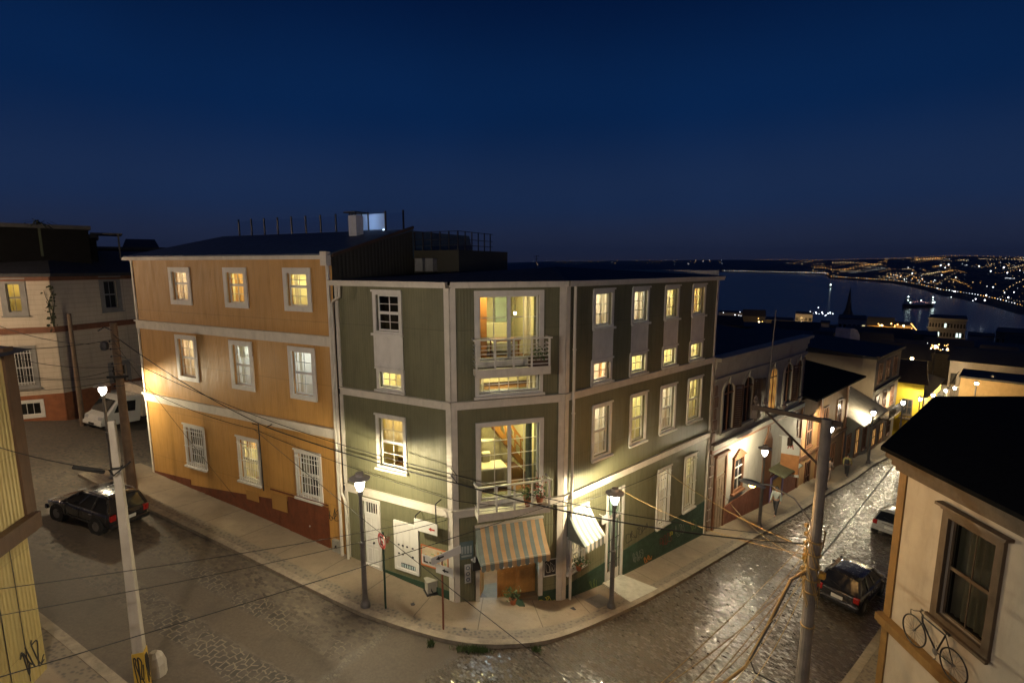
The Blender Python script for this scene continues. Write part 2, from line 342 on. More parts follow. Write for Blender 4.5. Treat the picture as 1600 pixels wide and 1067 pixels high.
xs = fr(-320, -60, 13) + fr(-54, 66, 6) + fr(72, 700, 12); ys = fr(-30, 90, 6) + fr(100, 720, 12)
def hillz(x, y):
    z = g(x, y)
    if -56 < x < 66 and -12 < y < 80: z -= .9
    s = .55 * x + .83 * y                                # towards the water
    if s > 430: z -= (s - 430) * .12
    return z
grid('hillside', xs, ys, hillz, soil)
# pavements with kerbstones
def pave_material():
    m, nt, b = _base('pavement_concrete'); L = nt.links
    uv = nd(nt, 'ShaderNodeUVMap'); s = nd(nt, 'ShaderNodeSeparateXYZ'); L.new(uv.outputs[0], s.inputs[0]); ge = nd(nt, 'ShaderNodeNewGeometry'); pos = ge.outputs['Position']
    j = mth(nt, 'LESS_THAN', mth(nt, 'FRACT', mth(nt, 'DIVIDE', s.outputs[0], 2.1)), .014)
    cb = nd(nt, 'ShaderNodeCombineXYZ'); L.new(mth(nt, 'FLOOR', mth(nt, 'DIVIDE', s.outputs[0], 2.1)), cb.inputs[0]); w = nd(nt, 'ShaderNodeTexWhiteNoise'); L.new(cb.outputs[0], w.inputs['Vector'])
    c = mixc(nt, mapr(nt, noise(nt, pos, .9, 6, .7), .3, .7, 0, 1), (.20, .155, .105), (.295, .235, .16))
    c = mixc(nt, mth(nt, 'MULTIPLY', w.outputs['Value'], .35), c, (.19, .15, .10))
    c = mixc(nt, mapr(nt, noise(nt, pos, 3.2, 6, .75), .56, .72, 0, .5), c, (.10, .083, .062))
    c = mixc(nt, mapr(nt, noise(nt, pos, 22, 3), .62, .7, 0, .35), c, (.08, .07, .055))
    c = mixc(nt, mth(nt, 'MULTIPLY', j, .75), c, (.06, .05, .04))
    # cobbled strip behind the kerb
    vo = nd(nt, 'ShaderNodeTexVoronoi'); vo.inputs['Scale'].default_value = 7.5; L.new(pos, vo.inputs['Vector'])
    edge = mth(nt, 'MULTIPLY', mapr(nt, s.outputs[1], .80, .83, 0, 1), mapr(nt, s.outputs[1], .995, 1.0, 1, .9))
    c = mixc(nt, edge, c, mixc(nt, mapr(nt, vo.outputs['Distance'], .25, .5, 0, 1), (.12, .10, .085), (.20, .165, .12)))
    L.new(c, b.inputs['Base Color']); b.inputs['Roughness'].default_value = .82
    bp = nd(nt, 'ShaderNodeBump'); bp.inputs['Strength'].default_value = .25; bp.inputs['Distance'].default_value = .02
    L.new(mth(nt, 'SUBTRACT', noise(nt, pos, 9, 5), mth(nt, 'ADD', j, mth(nt, 'MULTIPLY', edge, vo.outputs['Distance']))), bp.inputs['Height']); L.new(bp.outputs[0], b.inputs['Normal'])
    return m
pave_m = pave_material(); kerb_m = M('kerb_stone', (.25, .21, .155), .8, var=.25, vs=3, stain=.5, stretch=1)
def resample(pts, n):
    pts = [Vector((p[0], p[1])) for p in pts]; d = [0]
    for a, b in zip(pts, pts[1:]): d.append(d[-1] + (b - a).length)
    out = []
    for i in range(n):
        t = d[-1] * i / (n - 1); k = max(j for j in range(len(d)) if d[j] <= t + 1e-9); k = min(k, len(pts) - 2)
        w = (t - d[k]) / max(1e-9, d[k + 1] - d[k]); out.append(pts[k].lerp(pts[k + 1], w))
    return out
def spline(pts, per=6):
    P = [Vector((p[0], p[1])) for p in pts]; out = []
    for i in range(len(P) - 1):
        a, b, c, d = P[max(i - 1, 0)], P[i], P[i + 1], P[min(i + 2, len(P) - 1)]
        for k in range(per):
            t = k / per; out.append(.5 * ((2 * b) + (c - a) * t + (2 * a - 5 * b + 4 * c - d) * t * t + (3 * b - a - 3 * c + d) * t ** 3))
    return out + [P[-1]]
def pavement(segs, kw=.26, hgt=.13):
    # segs: list of (inner pts, outer pts, count)
    inn, out = [], []
    for a, b, n in segs:
        A_, B_ = resample(a, n), resample(b, n)
        if inn: A_, B_ = A_[1:], B_[1:]
        inn += A_; out += B_
    pm, km = MB(), MB(); u = 0
    Z = lambda p, h=hgt: Vector((p.x, p.y, g(p.x, p.y) + h))
    for i in range(len(inn) - 1):
        q = []
        us = (u, u + (((inn[i + 1] - inn[i]).length + (out[i + 1] - out[i]).length) / 2)); u = us[1]
        row = []
        for k in (i, i + 1):
            d = (out[k] - inn[k]); L = d.length; e = out[k] - d * (kw / L); row.append((inn[k], e, out[k], L))
        for s in range(4):
            a, b = s / 4, (s + 1) / 4
            pts = [row[0][0].lerp(row[0][1], a), row[0][0].lerp(row[0][1], b), row[1][0].lerp(row[1][1], b), row[1][0].lerp(row[1][1], a)]
            pm.face([Z(p) for p in pts], [(us[0], a), (us[0], b), (us[1], b), (us[1], a)])
        e0, o0, e1, o1 = row[0][1], row[0][2], row[1][1], row[1][2]
        dv = (o1 - o0); g_ = .006
        km.hexa([Z(e0, -.3), Z(o0, -.3), Z(o1, -.3), Z(e1, -.3), Z(e0, hgt + .012), Z(o0, hgt + .004), Z(o1, hgt + .004), Z(e1, hgt + .012)])
    tag(pm.build('pavement', pave_m), kind='structure'); tag(km.build('kerb', kerb_m), kind='structure')
fl = lambda u, o: FL(u, o, 0).xy
frr = lambda u, o: FR(u, o, 0).xy
pavement([([fl(19.5, -.2), fl(2.2, -.2)], [fl(19.8, 2.35), fl(2.2, 2.28)], 26),
          ([fl(2.2, -.2), fl(.1, -.2), FC(2, -.2, 0).xy, FC(CL, -.2, 0).xy, frr(3.2, -.2)], spline([fl(2.2, 2.28), (-3.0, 14.62), (-1.5, 14.28), (0.1, 14.42), (1.75, 15.2), frr(1.8, 1.72), frr(3.2, 1.72)]), 40),
          ([frr(3.2, -.2), frr(60, -.2)], [frr(3.2, 1.72), frr(60, 1.75)], 60)])
pavement([([fl(-3, 11.5), fl(14, 10.5)], [fl(-3, 7.75), fl(14, 7.7)], 20)])
pavement([([frr(1, 10.5), frr(58, 9.6)], [frr(1, 7.95), frr(58, 7.95)], 50)])

# ------------------------------------------------------------------ bay, far shore, city lights
def water_material():
    m, nt, b = _base('bay_water'); L = nt.links
    b.inputs['Base Color'].default_value = (.004, .008, .016, 1); b.inputs['Roughness'].default_value = .22; b.inputs['IOR'].default_value = 1.33; b.inputs['Specular IOR Level'].default_value = .34
    ge = nd(nt, 'ShaderNodeNewGeometry'); mp = nd(nt, 'ShaderNodeMapping'); mp.inputs['Scale'].default_value = (.12, .12, .12); L.new(ge.outputs['Position'], mp.inputs[0])
    bp = nd(nt, 'ShaderNodeBump'); bp.inputs['Strength'].default_value = .22; bp.inputs['Distance'].default_value = 1.0
    L.new(noise(nt, mp.outputs[0], 1.0, 4), bp.inputs['Height']); L.new(bp.outputs[0], b.inputs['Normal']); return m
grid('bay_water', [-9000, -3000, 0, 1500, 4000, 12000], [150, 800, 2500, 6000, 14000], lambda x, y: SEA, water_material())
def lin(x, T):
    for (a, va), (b, vb) in zip(T, T[1:]):
        if x <= b: return va + (vb - va) * max(0, (x - a)) / (b - a)
    return T[-1][1]
SH = [(500, 6400), (900, 5900), (1130, 5000), (1290, 4000), (1300, 2900), (1400, 2300), (1475, 1500), (1600, 1000), (1900, 750)]
TOPY = [(500, 413.5), (740, 413), (860, 408), (1130, 406), (1300, 406.5), (1400, 404), (1480, 400), (1600, 402), (1900, 397)]
def far(x, t):
    a = math.atan((x - CXP) / (FPX * math.cos(PITCH)) )
    s = lin(x, SH); rg = max(s * 2.0, 6600); d = s + (rg - s) * t
    ry = ray(x, lin(x, TOPY)); zt = CAMH + ry[2] / math.hypot(ry[0], ry[1]) * rg
    z = SEA + 2 + (zt - SEA - 2) * (t ** .75) + 7 * math.sin(x * .05 + t * 9) * t * (1 - t) * 3
    r = ray(x, 413); h = math.hypot(r[0], r[1]); return Vector((r[0] / h * d, r[1] / h * d, z - (4 if t == 0 else 0)))
xs_ = list(range(500, 1901, 10)); ts = [0, .02, .06, .12, .2, .3, .42, .56, .72, .86, 1.0]
hm = MB()
for i in range(len(xs_) - 1):
    for k in range(len(ts) - 1): hm.face([far(xs_[i], ts[k]), far(xs_[i + 1], ts[k]), far(xs_[i + 1], ts[k + 1]), far(xs_[i], ts[k + 1])])
tag(hm.build('far_hills', M('far_hill_ground', (.05, .05, .055), .95, var=.3, vs=.004, stain=.2, bump=0), smooth=True), kind='structure')
rnd = random.Random(5)
def octa(mb, p, r):
    i = len(mb.v); mb.v += [p + Vector(q) * r for q in ((1, 0, 0), (-1, 0, 0), (0, 1, 0), (0, -1, 0), (0, 0, 1), (0, 0, -1))]
    for q in ((0, 2, 4), (2, 1, 4), (1, 3, 4), (3, 0, 4), (2, 0, 5), (1, 2, 5), (3, 1, 5), (0, 3, 5)):
        mb.f.append(tuple(i + k for k in q)); mb.uv.append([(0, 0)] * 3); mb.m.append(0)
so, wh, ye = MB(), MB(), MB()
def lamp_at(x, t, k, s=1.0):
    p = far(x, t); d = math.hypot(p.x, p.y); r = d * .00052 * s * rnd.uniform(.6, 1.35); octa(k, p + Vector((0, 0, r + 4)), r)
for k in range(46):                                      # strings of street lamps climbing or following the hillside
    x = 1240 + 420 * rnd.random() ** .7; t = rnd.random() ** 1.6 * .8 + .02; dx = rnd.uniform(2.0, 5.5); dt = rnd.choice((rnd.uniform(-.004, .006), rnd.uniform(.004, .02))); c = rnd.choices((so, ye, wh), (6, 4, 1))[0]; s = rnd.choice((.5, .6, .8, 1.0))
    for i in range(rnd.randrange(5, 17)): lamp_at(x + i * dx, min(1, max(.01, t + dt * i + rnd.uniform(-.004, .004))), c, s)
for k in range(34):                                      # dense neighbourhoods
    x = 1190 + 470 * rnd.random() ** .6; t = rnd.random() ** 1.8 * .85 + .02; w = rnd.uniform(6, 22)
    for i in range(rnd.randrange(6, 22)): lamp_at(rnd.gauss(x, w), min(1, max(.01, rnd.gauss(t, .035))), rnd.choices((so, ye, wh), (5, 4, 2))[0], rnd.choice((.35, .45, .6, .8)))
for i in range(14): lamp_at(rnd.uniform(1400, 1620), rnd.uniform(.03, .3), wh, rnd.uniform(1.6, 2.4))
for i in range(60): lamp_at(1130 + i * 2.7, .012, wh if i % 3 else ye, .75)
for i in range(46): lamp_at(1292 + i * 4.0 + rnd.uniform(-1, 1), .012, so if i % 4 else wh, .85)
for i in range(60): lamp_at(rnd.uniform(830, 1130), rnd.uniform(.3, .95), rnd.choice((so, ye, wh)), .6)
for i in range(40): lamp_at(1380 + rnd.uniform(0, 85), .02 + .06 * rnd.random(), wh if i % 2 else so, 1.1)
for i in range(30): lamp_at(1470 + i * 4.6, .012, rnd.choice((wh, wh, so)), 1.2)
for i in range(70): lamp_at(1180 + i * 6.2 + rnd.uniform(-2, 2), .93 + .05 * rnd.random(), so, .6)
for k, n, c, s in ((so, 'sodium', (1, .50, .13), 3.2), (ye, 'warm', (1, .72, .36), 2.8), (wh, 'white', (.86, .93, 1), 2.8)):
    tag(k.build('city_lights', E('city_light_' + n, c, s)), {'sodium': 'scattered orange street lights across the far hillside town', 'warm': 'scattered pale yellow lights across the far hillside town', 'white': 'scattered white lights along the far shore and hillside'}[n], 'city lights', kind='stuff')
# ------------------------------------------------------------------ facade builders
def wall(F, u0, u1, zb, zt, holes, mat, parent, name='wall', thick=.22, o=0.0):
    us = sorted({u0, u1, *[h[0] for h in holes], *[h[1] for h in holes]}); zs = sorted({zb, zt, *[h[2] for h in holes], *[h[3] for h in holes]})
    us = [u for u in us if u0 <= u <= u1]; zs = [z for z in zs if zb <= z <= zt]
    mb = MB()
    for a, b in zip(us, us[1:]):
        for c, d in zip(zs, zs[1:]):
            um, zm = (a + b) / 2, (c + d) / 2
            if any(h[0] < um < h[1] and h[2] < zm < h[3] for h in holes): continue
            mb.face([F(a, o, c), F(b, o, c), F(b, o, d), F(a, o, d)], [(a, c), (b, c), (b, d), (a, d)])
    for h in holes:
        a, b, c, d = h[:4]; t = o - thick
        for p, q in (((a, c), (b, c)), ((b, c), (b, d)), ((b, d), (a, d)), ((a, d), (a, c))):
            mb.face([F(p[0], o, p[1]), F(q[0], o, q[1]), F(q[0], t, q[1]), F(p[0], t, p[1])], [(p[0], p[1]), (q[0], q[1]), (q[0] + .2, q[1]), (p[0] + .2, p[1])])
    return mb.build(name, mat, parent, norm=False)
def frame(mb, F, u0, u1, z0, z1, w, o0, o1, m=0):        # four boards butted end to end
    mb.fb(F, u0, u0 + w, o0, o1, z0, z1, m); mb.fb(F, u1 - w, u1, o0, o1, z0, z1, m)
    mb.fb(F, u0 + w, u1 - w, o0, o1, z0, z0 + w, m); mb.fb(F, u0 + w, u1 - w, o0, o1, z1 - w, z1, m)
def room(F, u0, u1, z0, z1, dep, mats, parent, o=-.24, lamp=True, side=.45, lampz=.12, lw=.5):
    mb = MB(); a, b = u0 - side, u1 + side; q = o - dep
    # front return so that nothing shows past the opening
    mb.face([F(a, q, z0), F(b, q, z0), F(b, q, z1), F(a, q, z1)])
    mb.face([F(a, o, z0), F(a, q, z0), F(a, q, z1), F(a, o, z1)]); mb.face([F(b, o, z0), F(b, q, z0), F(b, q, z1), F(b, o, z1)])
    mb.face([F(a, o, z1), F(b, o, z1), F(b, q, z1), F(a, q, z1)]); mb.face([F(a, o, z0), F(b, o, z0), F(b, q, z0), F(a, q, z0)], m=1)
    mb.fb(F, a, b, q + .001, q + .03, z0, z0 + .12, 3)
    # picture or shelf on the back wall
    if u1 - u0 > .5:
        w = u1 - u0; mb.fb(F, u0 + w * .15, u0 + w * .5, q + .001, q + .04, z0 + (z1 - z0) * .45, z0 + (z1 - z0) * .68, 3)
    if lamp:
        c = (u0 + u1) / 2; d = o - dep * .5; mb.fb(F, c - lw / 2, c + lw / 2, d - lw / 2, d + lw / 2, z1 - lampz - .05, z1 - lampz, 2)
    return mb.build('room_interior', mats, parent)
def curtain(F, u0, u1, z0, z1, o, mat, parent, amp=.035, n=None):
    mb = MB(); n = n or max(6, int((u1 - u0) / .035)); k = random.random() * 6
    P = [(u0 + (u1 - u0) * i / n, o + amp * math.sin(i * 1.15 + k) + .4 * amp * math.sin(i * .47 + k)) for i in range(n + 1)]
    for (a, oa), (b, ob) in zip(P, P[1:]): mb.face([F(a, oa, z0), F(b, ob, z0), F(b, ob, z1), F(a, oa, z1)])
    return mb.build('curtain', mat, parent, smooth=True)
def window(F, u0, u1, z0, z1, parent, lamp='y', sash='dh', cw=.13, cur='', trim=None, bars=False, dep=1.5, head=None, foot=None, sill=True, casing=True, dw=True, mun=(2, 2), proud=.05, label=None):
    """outer casing rect; returns the opening. sash: dh (double hung), grid, leaf"""
    trim = trim or white; mb = MB()
    frame(mb, F, u0, u1, z0, z1, cw, -.02, proud)
    if sill: mb.fb(F, u0 - .05, u1 + .05, proud + .002, proud + .09, z0 - .03, z0 + .05)
    if sill: mb.fb(F, u0 - .03, u1 + .03, proud + .002, proud + .05, z1 - .02, z1 + .05)
    a, b, c, d = u0 + cw, u1 - cw, z0 + cw, z1 - cw
    w = mb.build('window', trim, parent)
    if label: w['label'] = label
    sb = MB(); o = -.09; frame(sb, F, a, b, c, d, .055, o - .05, o)
    ia, ib, ic, id_ = a + .055, b - .055, c + .055, d - .055
    def mu(uu0, uu1, zz0, zz1, nu, nz, oo):
        for i in range(1, nu): x = uu0 + (uu1 - uu0) * i / nu; sb.fb(F, x - .012, x + .012, oo - .03, oo - .005, zz0, zz1)
        for i in range(1, nz): y = zz0 + (zz1 - zz0) * i / nz; sb.fb(F, uu0, uu1, oo - .026, oo - .009, y - .012, y + .012)
    if sash == 'dh':
        zm = ic + (id_ - ic) * .60; sb.fb(F, ia, ib, o - .045, o + .012, zm - .05, zm + .05)
        mu(ia, ib, ic, zm - .05, mun[0], mun[1], o); mu(ia, ib, zm + .05, id_, mun[0], mun[1] if mun[1] > 1 else 1, o)
    elif sash == 'dh5':
        zm = (ic + id_) / 2; sb.fb(F, ia, ib, o - .045, o + .012, zm - .05, zm + .05); mu(ia, ib, ic, zm - .05, *mun, o); mu(ia, ib, zm + .05, id_, *mun, o)
    elif sash == 'grid': mu(ia, ib, ic, id_, *mun, o)
    elif sash == 'leaf':
        um = (ia + ib) / 2; sb.fb(F, um - .06, um + .06, o - .045, o + .015, ic, id_); mu(ia, um - .06, ic, id_, mun[0], mun[1], o); mu(um + .06, ib, ic, id_, mun[0], mun[1], o)
    sb.build('sash', sash_m if trim in (white, white2) else trim, w)
    pb = MB(); pb.face([F(ia - .01, o - .028, ic - .01), F(ib + .01, o - .028, ic - .01), F(ib + .01, o - .028, id_ + .01), F(ia - .01, o - .028, id_ + .01)])
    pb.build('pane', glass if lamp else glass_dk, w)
    if bars:
        bb = MB(); ob = proud + .05; n = max(4, int((b - a) / .14))
        for i in range(n + 1): x = a + (b - a) * i / n; bb.fb(F, x - .011, x + .011, ob - .011, ob + .011, c - .02, d + .02)
        for i in range(3): y = c + .12 + (d - c - .24) * i / 2; bb.fb(F, a - .06, b + .06, ob + .0115, ob + .022, y - .018, y + .018)
        for x in (a - .05, b + .03): bb.fb(F, x, x + .02, -.01, ob + .011, c + .1, c + .12); bb.fb(F, x, x + .02, -.01, ob + .011, d - .12, d - .1)
        bb.build('window_bars', sash_m, w)
    if lamp:
        lm = {'y': lampy, 'w': lampw, 'p': lampp, 'c': lampc, 'd': lampd}[lamp]; wm = wallin if lamp in 'yd' else wallin_w
        f0 = foot if foot is not None else c - .45; h0 = head if head is not None else d + .25
        if dw: room(F, a, b, f0, h0, dep, [wm, floorin, lm, darkwood], w)
    else:
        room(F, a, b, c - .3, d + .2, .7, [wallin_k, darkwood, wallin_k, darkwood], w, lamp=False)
    for q in cur.split():
        s, fr_ = q[0], float(q[1:]); cm = curtain_o if s.islower() else curtain_m; s = s.upper()
        if s == 'L': curtain(F, a, a + (b - a) * fr_, c, d, -.32, cm, w)
        elif s == 'R': curtain(F, b - (b - a) * fr_, b, c, d, -.32, cm, w)
        elif s == 'T': curtain(F, a, b, d - (d - c) * fr_, d, -.30, cm, w, amp=.012)
        elif s == 'F': curtain(F, a, b, c, d, -.32, cm, w, amp=.03)
    return (a, b, c, d)
def scribble(F, u, z, w, h, mat, parent, seed, n=14, r=.018, o=.012, name='graffiti'):
    rn = random.Random(seed); mb = MB(); strokes = max(2, n // 5)
    for s in range(strokes):
        us = u + w * s / strokes; pts = []
        for i in range(9):
            t = i / 8; pts.append((us + w / strokes * (.5 + .55 * math.sin(t * 6.5 + rn.random() * 1.6 + s)), z + h * (.5 + .5 * math.cos(t * 8 + rn.random() * 2 + s * 1.7))))
        P = spline(pts, 4)
        for a, b in zip(P, P[1:]):
            d = (b - a); 
            if d.length < 1e-5: continue
            q = Vector((-d.y, d.x)) / d.length * r
            c = [a - q, b - q, b + q, a + q]
            mb.hexa([F(k.x, o - .01, k.y) for k in c] + [F(k.x, o + rn.random() * .002, k.y) for k in c])
    return mb.build(name, mat, parent)

# ------------------------------------------------------------------ green corner house
green = CLAD('green_cladding', (.150, .148, .082), pitch=.105, var=.16, strength=.28, stain=.5)
green_pl = M('dark_green_plinth', (.022, .055, .032), .7, var=.3, stain=.4, stretch=1)
gh = root('corner_house', (0, 20, 0), 'olive green three storey corner house with white trim, striped awning and lit windows', 'house')
hL, hC, hR = [], [], []
W = lambda F, H, *a, **k: H.append(window(F, *a, parent=gh, **k))
# left face
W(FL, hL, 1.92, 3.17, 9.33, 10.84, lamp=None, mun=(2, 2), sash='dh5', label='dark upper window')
W(FL, hL, 1.90, 3.12, 7.33, 8.14, lamp='y', sash='grid', mun=(3, 2), dep=1.2, label='small yellow lit window')
W(FL, hL, 1.90, 3.25, 4.40, 6.44, lamp='d', cur='T.58 t.0', sash='dh5', dep=1.3)
pl = MB(); pl.fb(FL, 1.98, 3.12, 0, .035, 8.20, 9.27); frame(pl, FL, 1.9, 3.18, 8.19, 9.29, .08, .036, .05); pl.build('wall_panel', white, gh)
# chamfer
f = window(FC, .80, 3.21, 8.42, 10.90, parent=gh, lamp='y', sash='leaf', mun=(2, 3), dw=False, sill=False, cw=.17); hC.append(f); top_fw = [o for o in gh.children if o.name.startswith('window')][-1]
f = window(FC, .80, 3.24, 3.50, 6.47, parent=gh, lamp='y', sash='leaf', mun=(2, 5), dw=False, sill=False, cw=.16); hC.append(f); mid_fw = [o for o in gh.children if o.name.startswith('window')][-1]
W(FC, hC, .80, 3.19, 7.33, 8.14, lamp='y', sash='grid', mun=(6, 2), dep=1.9, cur='R.12 L.12', foot=7.2, head=8.3)
# right face
top = [(1.45, 2.66), (3.83, 5.0), (6.17, 7.32), (8.44, 9.63)]
curs = ['R.3', 'R.15', 'l.12 R.35', 'L.3 r.3']; curs2 = ['r.3', '', 'L.3', 'R.3 L.1']; lam2 = 'pyyy'
for i, (a, b) in enumerate(top):
    W(FR, hR, a, b, 9.38, 10.84, lamp='w' if i in (0, 1) else 'y', cur=curs[i], sash='grid', mun=(2, 3))
    W(FR, hR, a - .03, b, 7.31, 8.24, lamp=lam2[i], cur=curs2[i], sash='grid', mun=(2, 2), dep=1.1)
    pl = MB(); pl.fb(FR, a + .06, b - .06, 0, .035, 8.30, 9.32); frame(pl, FR, a, b, 8.29, 9.33, .07, .036, .05); pl.build('wall_panel', white, gh)
mid = [(1.55, 2.72), (3.95, 5.13), (6.17, 7.44), (8.46, 9.78)]
for i, (a, b) in enumerate(mid):
    W(FR, hR, a, b, 4.34, 6.50, lamp='wywy'[i], cur=['L.2 R.25', 'L.35', 'R.12', 'L.25 R.3'][i], sash='dh5', mun=(2, 2))
W(FR, hR, .25, 1.30, .25, 1.75, lamp='w', sash='grid', mun=(2, 2), bars=True, cur='L.3')
W(FR, hR, 6.23, 7.32, -.15, 2.68, lamp='w', sash='dh', mun=(2, 2), bars=True, cur='L.25 R.2')
W(FR, hR, 8.52, 9.62, -.12, 2.70, lamp='y', sash='dh', mun=(2, 2), bars=True, cur='R.4')
# street door on the right face
def glazed_door(F, u0, u1, z0, z1, parent):
    mb = MB(); frame(mb, F, u0, u1, z0, z1, .11, -.03, .05); d = mb.build('door', white, parent); d['label'] = 'tall white glazed double door with grille'
    a, b, c, e = u0 + .11, u1 - .11, z0 + .05, z1 - .11; zt = c + (e - c) * .70
    lf = MB(); m = (a + b) / 2
    for p, q in ((a, m - .005), (m + .005, b)): frame(lf, F, p, q, c, zt, .085, -.13, -.08); lf.fb(F, p + .085, q - .085, -.125, -.09, c + .085, c + .45)
    lf.fb(F, a, b, -.14, -.05, zt + .005, zt + .09); frame(lf, F, a, b, zt + .095, e, .06, -.13, -.08); lf.build('door_leaf', sash_m, d)
    pb = MB(); pb.face([F(a, -.11, c), F(b, -.11, c), F(b, -.11, e), F(a, -.11, e)]); pb.build('pane', glass, d)
    bb = MB()
    for i in range(9): x = a + .06 + (b - a - .12) * i / 8; bb.fb(F, x - .009, x + .009, -.07, -.05, c + .5, e - .05)
    for z in (c + .9, c + 1.4, c + 1.9, e - .35): bb.fb(F, a + .04, b - .04, -.0495, -.04, z - .012, z + .012)
    bb.build('door_grille', iron, d)
    room(F, a, b, c - .05, e + .1, 1.6, [M('hall_green_lit_plaster', (.42, .55, .42), .9, var=.05, stain=0, bump=0), floorin, lampw, darkwood], d, side=.1)  # greenish light of the hall put into its plaster colour
    return (a, b, c, e)
hR.append(glazed_door(FR, 2.60, 3.76, -1.38, 2.76, gh))
# left face doors
def panel_door(F, u0, u1, z0, z1, parent):
    mb = MB(); frame(mb, F, u0, u1, z0, z1, .12, -.03, .05); d = mb.build('door', white, parent); d['label'] = 'white panelled door with barred fanlight'
    a, b, c, e = u0 + .12, u1 - .12, z0, z1 - .12; zt = e - .55; lf = MB(); lf.fb(F, a, b, -.12, -.07, c, zt)
    for z0_, z1_ in ((c + .15, c + .75), (c + .85, c + 1.25), (c + 1.35, zt - .12)):
        for s in (0, 1):
            p = a + .07 + s * (b - a - .06) / 2; q = p + (b - a - .2) / 2; frame(lf, F, p, q, z0_, z1_, .035, -.069, -.055)
    frame(lf, F, a, b, zt, e, .05, -.12, -.06); lf.build('door_leaf', sash_m, d)
    bb = MB()
    for i in range(6): x = a + .08 + (b - a - .16) * i / 5; bb.fb(F, x - .012, x + .012, -.09, -.07, zt + .05, e - .05)
    bb.build('door_grille', sash_m, d)
    kn = MB(); kn.ball(F(a + .3, -.04, c + 1.0), .045); kn.build('door_knob', iron, d)
    room(F, a, b, zt - .1, e + .1, .4, [wallin_k, darkwood, wallin_k, darkwood], d, lamp=False, o=-.14, side=0)
    return (a, b, c, e)
hL.append(panel_door(FL, 3.23, 4.20, .30, 3.08, gh))
hb = MB(); frame(hb, FL, 1.48, 2.59, .62, 2.54, .10, 0, .06); hb.fb(FL, 1.58, 2.49, 0, .035, .72, 2.44)
for x in (1.88, 2.18): hb.fb(FL, x - .006, x + .006, .036, .045, .95, 2.44)
sh = hb.build('shutter', sash_m, gh); sh['label'] = 'white closed shutter with black studs'
for z in (1.62, 1.28):
    for i, x in enumerate((1.75, 2.0, 2.2, 2.38)): 
        if z > 1.5 or i in (0, 2, 3): st = MB(); st.fb(FL, x - .035, x + .035, .036, .06, z - .025, z + .025); st.build('stud', iron, sh)
sg = MB(); sg.fb(FL, 1.66, 2.30, .036, .045, .77, .93, 0)
for i in range(8): x = 1.68 + i * .08; sg.fb(FL, x, x + .03, .0455, .055, .79, .91, 1)
sg.build('grille', [iron, E('grille_pale_glass', (.6, .75, .7), .12)], sh)
# walls
# front door recess on the chamfer
hC.append((.86, 3.08, -1.6, 1.95))
wall(FL, 0, 4.95, -1.2, 11.1, hL, green, gh); wall(FC, 0, CL, -2.2, 11.1, hC, green, gh, thick=.55); wall(FR, 0, 10.85, -4, 11.1, hR, green, gh)
Lend, Rend = FL(4.95, 0, 0).xy, FR(10.85, 0, 0).xy; Rback = Rend - Vector(nR) * 9; Lback = Lend + Vector(az(26.8)) * 9
bw = MB()
for a, b in ((Rend, Rback), (Rback, Lback), (Lback, Lend)): bw.face([(a.x, a.y, -4), (b.x, b.y, -4), (b.x, b.y, 11.1), (a.x, a.y, 11.1)])
bw.build('rear_wall', green, gh)
# roof, eaves, bands, corner boards
rf = MB(); ov = .28
ev = [FL(5.0, ov, 11.2), FL(.12, ov, 11.2), FC(CL - .12, ov, 11.2), FR(11.0, ov, 11.2), Vector((Rback.x, Rback.y, 11.2)), Vector((Lback.x, Lback.y, 11.2))]
r1, r2 = Vector((1.6, 21.6, 11.62)), Vector((2.2, 26.0, 11.64))
for t in ((ev[0], ev[1], r1), (ev[1], ev[2], r1), (ev[2], ev[3], r2, r1), (ev[3], ev[4], r2), (ev[4], ev[5], r2), (ev[5], ev[0], r1, r2)): rf.face(list(t))
rf.build('roof', roofdark, gh)
co = MB()
for F, a, b in ((FL, 0.0, 5.05), (FC, 0.0, CL), (FR, .0, 11.0)):
    co.fb(F, a, b, .002, .24, 11.0, 11.08); co.fb(F, a, b, .10, .27, 11.083, 11.19)
co.build('cornice', white2, gh)
bd = MB()
for F, a, b in ((FL, 0, 4.9), (FC, 0, CL), (FR, 0, 10.85)):
    for z0, z1 in ((6.98, 7.2), (3.18, 3.42)): bd.fb(F, a, b, 0, .06, z0, z1); bd.fb(F, a, b, .0, .11, z1 + .002, z1 + .055)
bd.build('string_course', white2, gh)
for F, a, b, zz in ((FL, .0, .20, .0), (FC, .0, .18, .0), (FC, CL - .22, CL, -1.2), (FR, .0, .2, -1.3), (FR, 10.72, 10.85, -2.6), (FL, 4.8, 4.95, .2)):
    cb_ = MB()
    for z0, z1 in ((zz - .1, 3.17), (3.49, 6.97), (7.27, 10.99)): cb_.fb(F, a, b, .0, .045, z0, z1)
    cb_.build('corner_board', white2, gh)
dp = MB(); dp.tube([FR(.34, .14, 10.99), FR(.34, .14, -1.2)], .055, 10)
for z in (1, 4.2, 6.5, 8.8): dp.lathe(FR(.34, .14, z), [(.07, -.03), (.07, .03)], 10)
dp.build('downpipe', white2, gh)
dp = MB(); dp.tube([FL(4.55, .2, 11.0), FL(4.55, .2, 10.6), FL(4.9, .16, 10.45), FL(5.0, .14, 10.3), FL(5.0, .14, 3.1), FL(4.78, .18, 2.8), FL(4.78, .18, .2)], .05, 8); dp.build('downpipe', white2, gh)
pp = MB(); q = Rend - Vector(nR) * .05; e_ = Rend - Vector(nR) * 8.5; n_ = Vector((dR[0], dR[1]))
pp.hexa([(q.x, q.y, 11.0), (e_.x, e_.y, 11.0), *[(k.x, k.y, 11.0) for k in (e_ + n_ * .15, q + n_ * .15)], (q.x, q.y, 11.46), (e_.x, e_.y, 11.46), *[(k.x, k.y, 11.46) for k in (e_ + n_ * .15, q + n_ * .15)]]); pp.build('parapet', white2, gh)
